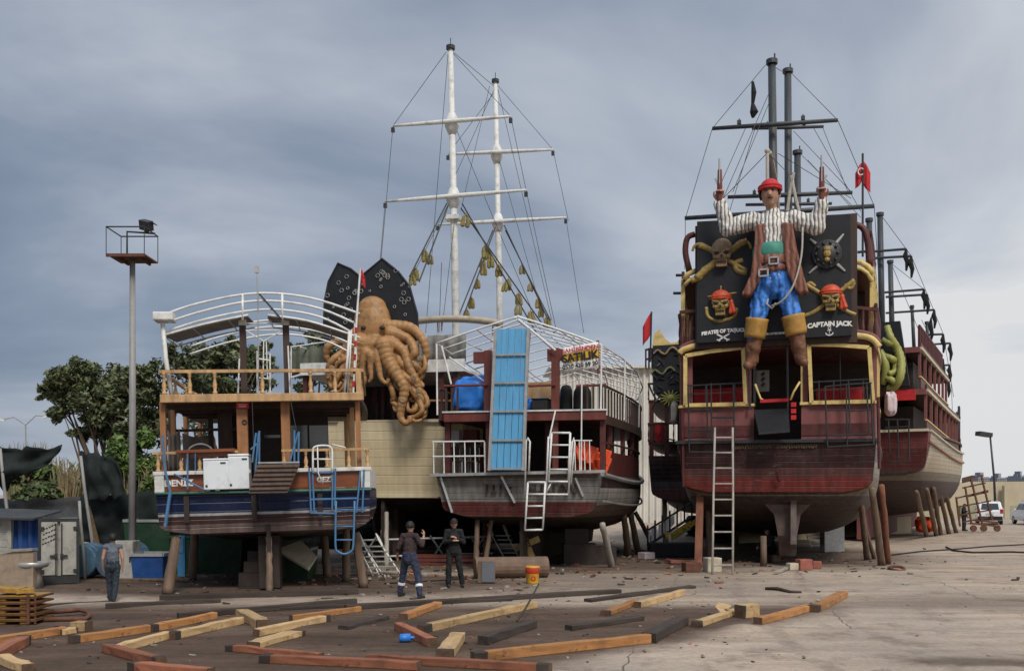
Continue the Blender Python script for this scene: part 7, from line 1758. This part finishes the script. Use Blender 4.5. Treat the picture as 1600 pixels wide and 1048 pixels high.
def sn(P, r): Q = smooth_pts([a6(x,y,-.95-.15*math.sin(i*2)) for i, (x, y) in enumerate(P)],5); fig.tube(Q, [.8*r*(.75+.25*math.sin(math.pi*i/(len(Q)-1)))*(1+.06*(-1)**i) for i in range(len(Q))], 10)
sn([(1386,510),(1392,528),(1402,545),(1408,565),(1406,590),(1396,606),(1386,604)],.24); sn([(1380,530),(1390,536),(1398,532)],.2); sn([(1382,556),(1392,560),(1399,566),(1398,580),(1388,584)],.22); sn([(1384,590),(1394,594),(1404,602)],.2); sn([(1376,548),(1384,570),(1380,600)],.22)
fig.build('coiled_serpent', M['snake'], s6, smooth=True)
k = MB(); q = a6(1411,617,-.3); k.box(q,(1.1,.1,.5)); k.build('red_sign', M['red'], s6)
k = MB(); yy = -.8
for a, c in (((1383,655),(1422,655)),((1383,668),(1422,666)),((1402,655),(1404,718)),((1420,655),(1420,720)),((1388,655),(1390,705)),((1403,690),(1420,690)),((1390,722),(1420,720))): k.tube([a6(*a,yy), a6(*c,yy)], .035, 6)
k.build('boarding_ladder', M['steel'], s6)
def mast6(px, pt, y, yards, r=.19):
    tp, bt = a6(px,pt,y), a6(px+4,560,y); k = MB(); k.tube([bt, tp], [r*1.15, r], 10); mo = k.build('mast', M['mastgrey'], s6, smooth=True)
    k = MB(); k.tube([tp-V((0,0,.05)), tp+V((0,0,.12))], r*1.35, 10); k.build('mast_cap', M['mastgrey'], mo)
    for (x0,y0,x1,y1) in yards:
        A, B = a6(x0,y0,y-.4), a6(x1,y1,y-.4); k = MB(); k.tube([A, B], .07, 8); yo = k.build('yard', M['mastgrey'], mo)
        k = MB(); k.tube([B, B-V((.05,0,.35)), B-V((-.05,0,.7)), B-V((0,0,1.15))], [.05,.14,.11,.05], 6); k.build('furled_rag', M['cloth_black'], yo)
    return mo
mast6(1375,336,6,[(1352,394,1416,389),(1355,404,1424,400)],.15)
mast6(1391,410,12,[(1380,457,1444,452),(1384,464,1449,460)],.14)
mast6(1358,345,2,[(1340,394,1364,392)],.14)
mast6(1425,480,16,[(1384,489,1460,484),(1440,523,1474,522)],.10)
mast6(1448,505,20,[(1455,538,1485,536)],.10)
H6.posts('fore_stanchion', M['mastgrey'], s6, (13.6,15,16.5,18,19.5,21,22.5), zr-.6, zr+2.2, .12, .96)
H6.rail('fore_rail', M['mastgrey'], s6, 13, 23, zr+1.6, .06, .95, stern=False)
mast6(1462,560,22,[(1450,572,1484,570)],.08)
for a, ya, c, yc in (((1378,338),6,(1424,400),6),((1424,400),6,(1449,460),12),((1449,460),12,(1474,522),16),((1393,412),12,(1444,452),12),((1474,522),16,(1490,620),20),((1440,500),16,(1480,580),20),((1484,540),20,(1488,640),22),((1394,415),12,(1470,600),20)): stay(s6, a6(*a,ya), a6(*c,yc), .016)
for (px, py, y) in ((1455,495,15),(1474,560,18),(1482,585,20),(1446,520,14)):
    k = MB(); q = a6(px,py,y); k.tube([q, q-V((.05,0,.5)), q-V((-.05,0,1.1)), q-V((0,0,1.5))], [.03,.14,.11,.03], 6); k.build('black_rag', M['cloth_black'], s6)
def w6(px, py, y): return f6.M @ a6(px, py, y)
for fx, fd, tx, ty, yl, m_, lab in ((1448,53,1432,768,2,'timber_prop','first leaning prop under the cream side of the far ship'),(1463,54,1448,764,4,'timber_prop','second prop under the cream side of the far ship'),(1470,55,1458,762,6,'timber_prop','third, darker prop under the cream side of the far ship'),(1483,56.5,1466,760,7.5,'timber_prop','fourth prop under the cream side of the far ship'),(1494,58,1474,758,9,'timber_prop','last leaning prop under the far ship, next to the steel ladder frame')):
    r_ = f6.atx(tx, ty, xo+w0*.9)
    prop(gz(fx,fd), f6.M @ r_, .13, M[m_], lab)
lump('orange_tarpaulin', ((1430,808),(1456,832)), 9, 1.4, M['orange'], 'crumpled orange tarpaulin on the ground under the far ship', 'tarpaulin', f6, .4)

# ------------------------------------------------------------------ people
def person(p, rot, J, mats, label, scale=1.0, **kw):
    t = thing('person', label, 'person', p, (0,0,rot)); t.scale = (scale,)*3
    human(t, J, 1.0, .011, mats, **kw); return t
J = stand(); J.update(al=(-.02,.12,.10), ar=(.05,-.10,.085), kl=(-.07,.02,.50), kr=(.07,-.10,.50), wl=(-.24,.02,.88), el=(-.23,.06,1.13), wr=(.22,-.08,.90), tl=(-.02,-.04,.045))
person(G(176,941), math.radians(-155), J, dict(skin=M['skin'], top=M['cloth_grey'], legs=M['jean'], shoe=M['rubber'], sleeve_len=0, sleeve=.9, top_name='vest'), 'man in a grey sleeveless vest walking past the blue drums', .86)
J = stand(); J.update(pelvis=(0,0,.93), chest=(0,-.03,1.26), neck=(.01,-.05,1.48), head=(.02,-.07,1.62), hl=(-.10,0,.92), hr=(.10,0,.92), kl=(-.22,-.02,.50), kr=(.24,-.10,.51), al=(-.34,.12,.085), ar=(.33,-.12,.10), el=(-.30,-.04,1.22), wl=(-.28,-.16,1.42), dl=(.1,-.3,1), er=(.26,.06,1.16), wr=(.36,-.05,.98))
t = person(G(640,934), math.radians(155), J, dict(skin=M['skin'], top=M['cloth_plum'], legs=M['camo'], shoe=M['rubber'], sleeve_len=.45, top_name='shirt'), 'man in camouflage trousers with white leg bands walking away with a hand raised')
for sg in ('l','r'):
    k = MB(); d = V(J['k'+sg])-V(J['a'+sg]); k.lathe([(.082,-.03),(.086,0),(.084,.03)], V(J['a'+sg])+d*.52, 14, d.normalized()); k.build('reflective_band', M['pale'], t)
J = stand(); J.update(head=(0,-.04,1.62), el=(-.25,-.02,1.15), wl=(-.05,-.24,1.20), er=(.25,-.02,1.15), wr=(.05,-.25,1.26), dl=(.9,-.2,.2), dr=(-.7,-.2,.4), kl=(-.13,-.02,.5), kr=(.15,-.02,.5), al=(-.14,0,.085), ar=(.22,.02,.085), hl=(-.09,0,.92), hr=(.10,0,.92))
t = person(G(709,917), math.radians(8), J, dict(skin=M['skin'], top=M['cloth_black'], legs=M['cloth_black'], shoe=M['rubber'], sleeve_len=.92), 'man in black work clothes facing the camera with both hands at his chest')
k = MB(); k.ball((0,-.03,1.665),(.098,.11,.075),12,8); k.box((0,-.15,1.65),(.14,.10,.012)); k.build('cap', M['cloth_plum'], t, smooth=False)
J = stand(); J.update(head=(0,-.06,1.6), el=(-.25,-.1,1.2), wl=(-.18,-.33,1.25), dl=(.2,-1,.2), er=(.25,.02,1.15), wr=(.24,-.12,.92))
person(G(1506,829), math.radians(40), J, dict(skin=M['skin'], top=M['cloth_black'], legs=M['cloth_black'], shoe=M['rubber'], sleeve_len=.9), 'distant person in dark clothes standing by the steel ladder frame')
# seated worker under the pirate ship, in shadow
J = dict(pelvis=(0,0,.42), chest=(0,-.10,.72), neck=(0,-.16,.93), head=(0,-.22,1.06), sl=(-.17,-.13,.86), sr=(.17,-.13,.86), el=(-.26,-.3,.62), er=(.26,-.3,.62), wl=(-.16,-.5,.55), wr=(.16,-.5,.55), hl=(-.1,0,.40), hr=(.1,0,.40), kl=(-.16,-.42,.52), kr=(.16,-.42,.52), al=(-.15,-.36,.085), ar=(.15,-.36,.085), nl=(0,0,-1), nr=(0,0,-1), curl=.6, thumbl=1, thumbr=-1)
t = person(V(((1206-800)/F*33.5,33.5,0)), math.radians(-60), J, dict(skin=M['skin'], top=M['jean'], legs=M['cloth_black'], shoe=M['rubber'], sleeve_len=.9), 'worker in dark clothes sitting on a block in the shade under the pirate ship')
k = MB(); k.box((0,0,.14),(.5,.4,.26)); o = k.build('seat_block', M['timber_prop'], bevel=.02); o.location = V(((1206-800)/F*33.5,33.5,0)); o.rotation_euler = (0,0,math.radians(-60)); tag(o, 'dark timber block the shaded worker sits on', 'block')
J = stand(); J.update(el=(-.24,-.08,1.15), wl=(-.12,-.26,1.05))
person(V(((1229-800)/F*38,38,0)), math.radians(170), J, dict(skin=M['skin'], top=M['pinkish'], legs=M['beige_fab'], shoe=M['rubber'], sleeve_len=.3, top_name='shirt'), 'person in a pink shirt standing behind the rudder of the pirate ship')

# ------------------------------------------------------------------ things on the ground between the boats
t = thing('paint_bucket', 'yellow and red paint bucket standing on the ground under the grey boat', 'bucket', G(832,911)); k = MB()
k.lathe([(.155,0),(.165,.02),(.18,.42),(.19,.43),(.19,.46),(.17,.46)], (0,0,0), 20); k.build('tub', M['bucket_y'], t, smooth=True)
k = MB(); k.lathe([(.176,.27),(.184,.28),(.190,.42),(.186,.43)], (0,0,0), 20); k.build('label_band', M['bucket_r'], t, smooth=True)
k = MB(); 
for i in range(8): a = i*.785; k.ball((.02+.05*math.cos(a),-.172,.15+.05*math.sin(a)),(.025,.012,.025),6,4)
k.build('flower_mark', M['bucket_r'], t); k = MB(); k.tube([(.19*math.cos(a*.314),-.02,.44-.0*a+.0) if False else (.19*math.cos(a*.314), -.19*math.sin(a*.314)*.6, .44-.12*math.sin(a*.314)) for a in range(11)], .006, 5); k.build('handle', M['alu'], t)
k = MB(); a, c = G(752,905), G(856,903); k.tube([a+V((-.2,.35,.30)), c+V((0,.35,.30))], .30, 18); o = k.build('steel_tank', mat('rusty_brown_tank', (.17,.11,.075), .7, .35, 3, dirt=.5), smooth=False, center='base', bevel=.03); tag(o, 'rusty brown cylindrical tank lying behind the paint bucket', 'tank')
t = thing('grey_cabinet', 'small grey panelled cabinet standing at the left end of the rusty tank', 'cabinet', G(760,911)); k = MB(); k.box((0,.2,.3),(.46,.4,.58)); k.build('cabinet_body', M['timber_prop'], t, bevel=.01); k = MB(); k.box((.05,-.012,.3),(.33,.03,.52)); k.build('door', mat('blue_grey_panel', (.13,.145,.17), .5, .15, 3), t)
def step_ladder(p, d_, wpx, hpx, lean, label, n=6):
    t = thing('step_ladder', label, 'ladder', p, (0,0,lean)); w_ = wpx/F*p.y; h = hpx/F*p.y; k = MB()
    for sg in (-1,1): k.tube(smooth_pts([V((sg*w_/2+d_*.0,0,0)), V((sg*w_/2-d_,.25,h*.7)), V((sg*w_/2-d_*1.3,.35,h*.97)), V((sg*w_/2-d_*1.35,.5,h)), V((sg*w_/2-d_*1.2,.62,h*.9)), V((sg*w_/2-d_*1.0,.6,h*.7))],3), .024, 6)
    k.build('hand_rail', M['white_tube'], t, smooth=True)
    for i in range(n): z = h*.75*(i+.6)/n; k = MB(); k.box((-d_*z/h/.7*.8,.28*z/h/.7,z),(w_,.16,.03)); k.build('tread', M['alu'], t)
step_ladder(G(612,897), .55, 28, 62, .1, 'white tubular boarding stairs leaning under the cream hull, left of the workmen')
step_ladder(G(588,899), .4, 10, 66, .3, 'narrow white tube ladder beside the boarding stairs')
step_ladder(gz(805,32.5), .55, 24, 62, -.1, 'white boarding stairs leaning under the grey boat, behind the rusty tank', 7)
def pipe(a, c, r, mt, label, name='pipe'): k = MB(); k.tube([a, c], r, 8); tag(k.build(name, mt, smooth=True, center='base'), label, 'pipe')
for z0, x0, x1, d_, lab in ((842,555,762,33.4,'upper white scaffold tube running behind the two workmen'),(868,560,770,33.2,'lower white scaffold tube running behind the two workmen')):
    pipe(W(x0,z0+2,d_), W(x1,z0-4,d_), .035, M['white_tube'], lab, 'scaffold_tube')
t = thing('scaffold_trestle', 'grey trestle carrying the white scaffold tubes behind the workmen', 'trestle', gz(660,33.3)); o0 = t.location; k = MB()
for x0, x1 in ((560,590),(590,562),(672,698),(700,672),(735,757),(757,735)): a = gz(x0,33.3)-o0; c = W(x1,836,33.3)-o0; k.tube([a,c], .03, 6)
k.split('trestle_leg', M['galv'], t)
k = MB(); rr = random.Random(8)
def stack(px0, px1, d_, n, mt, label, th=.07, name='plank_stack', dz=0):
    k = MB(); a, c = gz(px0,d_), gz(px1,d_)
    for i in range(n):
        z = th*(i//3+.5)+dz; o_ = (i%3)*.28; k.bar(a+V((rr.uniform(-.3,.2),o_,z)), c+V((rr.uniform(-.2,.3),o_+rr.uniform(-.1,.1),z)), .24, th*.86)
    tag(k.build(name, mt, center='base'), label, 'plank stack')
stack(470,560,28.5,9,M['timber_grey'],'pale stack of planks behind the right props of the blue boat',.10)
stack(640,745,32,8,M['redwood'],'reddish plank pile behind the two workmen',.12)
stack(175,290,26,6,M['timber_prop'],'weathered boards lying in front of the dumpster',.05)
stack(560,690,35,10,M['oldtimber'],'dark boards stacked deep under the cream hull',.12)
k = MB(); a = gz(612,36); k.box(W(603,812,36)+V((0,0,0)),(1.0,.1,.75)); tag(k.build('white_board', M['box_white']), 'white board leaning in the shade behind the thin pale post', 'board')
# banner frame between the boats
t = thing('gangway_sign', 'tilted gangway railing with white panels and a yellow green advertising board', 'sign', gz(1045,37)); o0 = t.location
def sp2(px, py, e=0): return W(px, py, 37+e)-o0
for P in (((1012,835),(1016,828),(1016,850),(1014,846)),((1018,826),(1026,822),(1026,843),(1018,849)),((1029,820),(1038,815),(1039,836),(1030,843)),((1040,813),(1045,809),(1045,827),(1040,832)),((1048,808),(1053,805),(1054,818),(1048,824))):
    k = MB(); k.prism([sp2(*p) for p in P], (0,.05,0)); k.build('white_panel', M['pale'], t)
k = MB(); k.prism([sp2(*p) for p in ((1048,832),(1080,812),(1080,826),(1050,845))], (0,.05,0)); bo = k.build('advert_board', mat('yellow_green_sheet', (.30,.34,.06), .5, .4, 3), t)
q = sp2(1064,826,-.08); text('Barbaros', .36, M['bucket_y'], bo, face_back(q,0,.5), bold=.02)
k = MB()
k.tube([sp2(1012,852), sp2(1082,806)], .05, 6); k.tube([sp2(1012,828), sp2(1082,784)], .04, 6)
for i in range(7): x = 1012+i*11.5; y = 852-i*7.6; k.tube([sp2(x,y), sp2(x,y-32)], .035, 6)
k.build('railing', M['steel'], t)
k = MB(); a = gz(1050,36.2); k.box(a+V((0,0,.28)),(1.75,.9,.5)); tag(k.build('black_trough', M['rubber'], center='base', bevel=.03), 'long black trough under the advertising board', 'trough')
def blk(px, py, sz, mt, label, cat='block', name='concrete_block', rz=.2):
    k = MB(); k.box((0,0,sz[2]/2), sz); o = k.build(name, mt, bevel=.025); o.location = G(px,py); o.rotation_euler = (0,0,rz); return tag(o, label, cat)
blk(1256,890,(.42,.35,.34),M['brickred'],'larger red painted block under the rudder of the pirate ship')
blk(1277,888,(.26,.3,.24),M['brickred'],'smaller red stained block at the right of the red pair', rz=-.3)
blk(1238,890,(.3,.3,.22),M['cream'],'pale yellow block left of the red painted blocks')
blk(1113,893,(.46,.4,.44),M['cream'],'pale yellow block beside the foot of the long ladder')
blk(1186,861,(.45,.4,.3),M['cream'],'pale block on the short log under the pirate ship').location.z = 1.0
blk(1080,893,(.5,.4,.3),M['rust'],'rusty iron block at the foot of the reddish square prop')
blk(1010,873,(.5,.4,.25),M['pinkish'],'pale lump of rubble left of the pirate ship', rz=.6)
k = MB(); k.bar(G(1212,897)+V((0,0,.05)), G(1240,886)+V((0,0,.08)), .12,.06); tag(k.build('offcut_plank', M['timber_grey'], center='base'), 'pale narrow offcut lying left of the red painted blocks', 'plank')
k = MB(); a = gz(1068,32.8); k.box(a+V((0,0,.06)),(1.2,.5,.1),(0,.05,.3)); tag(k.build('red_board', M['brickred'], center='base'), 'flat red board lying left of the reddish square prop', 'board')
# far clutter seen under the pirate ship
step_ladder(gz(1279,42), .25, 22, 45, 0, 'small pinkish white ladder seen under the right half of the pirate ship', 5)
blk(1300,862,(.9,.4,1.3),M['panel_blue'],'pale blue locker seen under the pirate ship', 'locker', 'blue_locker').data.materials[0] = M['alu']
k = MB(); a, c = gz(1150,46), gz(1420,58); k.bar(a+V((0,0,.5)), c+V((0,0,.5)), .3,1.0); tag(k.build('low_wall', M['wallc'], center='base'), 'low pale wall in the distance under the pirate ship', 'wall')
pipe(W(1160,815,39), W(1198,815,39), .05, M['white_tube'], 'short white tube seen under the left half of the pirate ship')

# added dark filler heaps that darken the view under the hulls
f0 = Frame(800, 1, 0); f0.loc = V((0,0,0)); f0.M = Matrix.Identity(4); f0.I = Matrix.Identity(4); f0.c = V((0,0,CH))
for x0, x1, pt, d_, mt, lab in ((640,760,806,44,'dark_green','added dark filler heap in the shade behind the two workmen'),(770,900,796,46,'dark_green','long added dark filler heap behind the rudder of the grey boat'),(1085,1225,800,52,'dark_green','added dark filler heap behind the long ladder'),(1250,1345,806,56,'grey_net','added grey filler heap in the distance under the pirate ship'),(470,580,806,41,'dark_green','added dark filler heap behind the right props of the blue boat')):
    yb_ = HY+F*CH/d_; lump('dark_filler_heap', ((x0,pt),(x1,yb_+8)), d_, 2.0, M[mt], lab, 'heap', f0, .3)
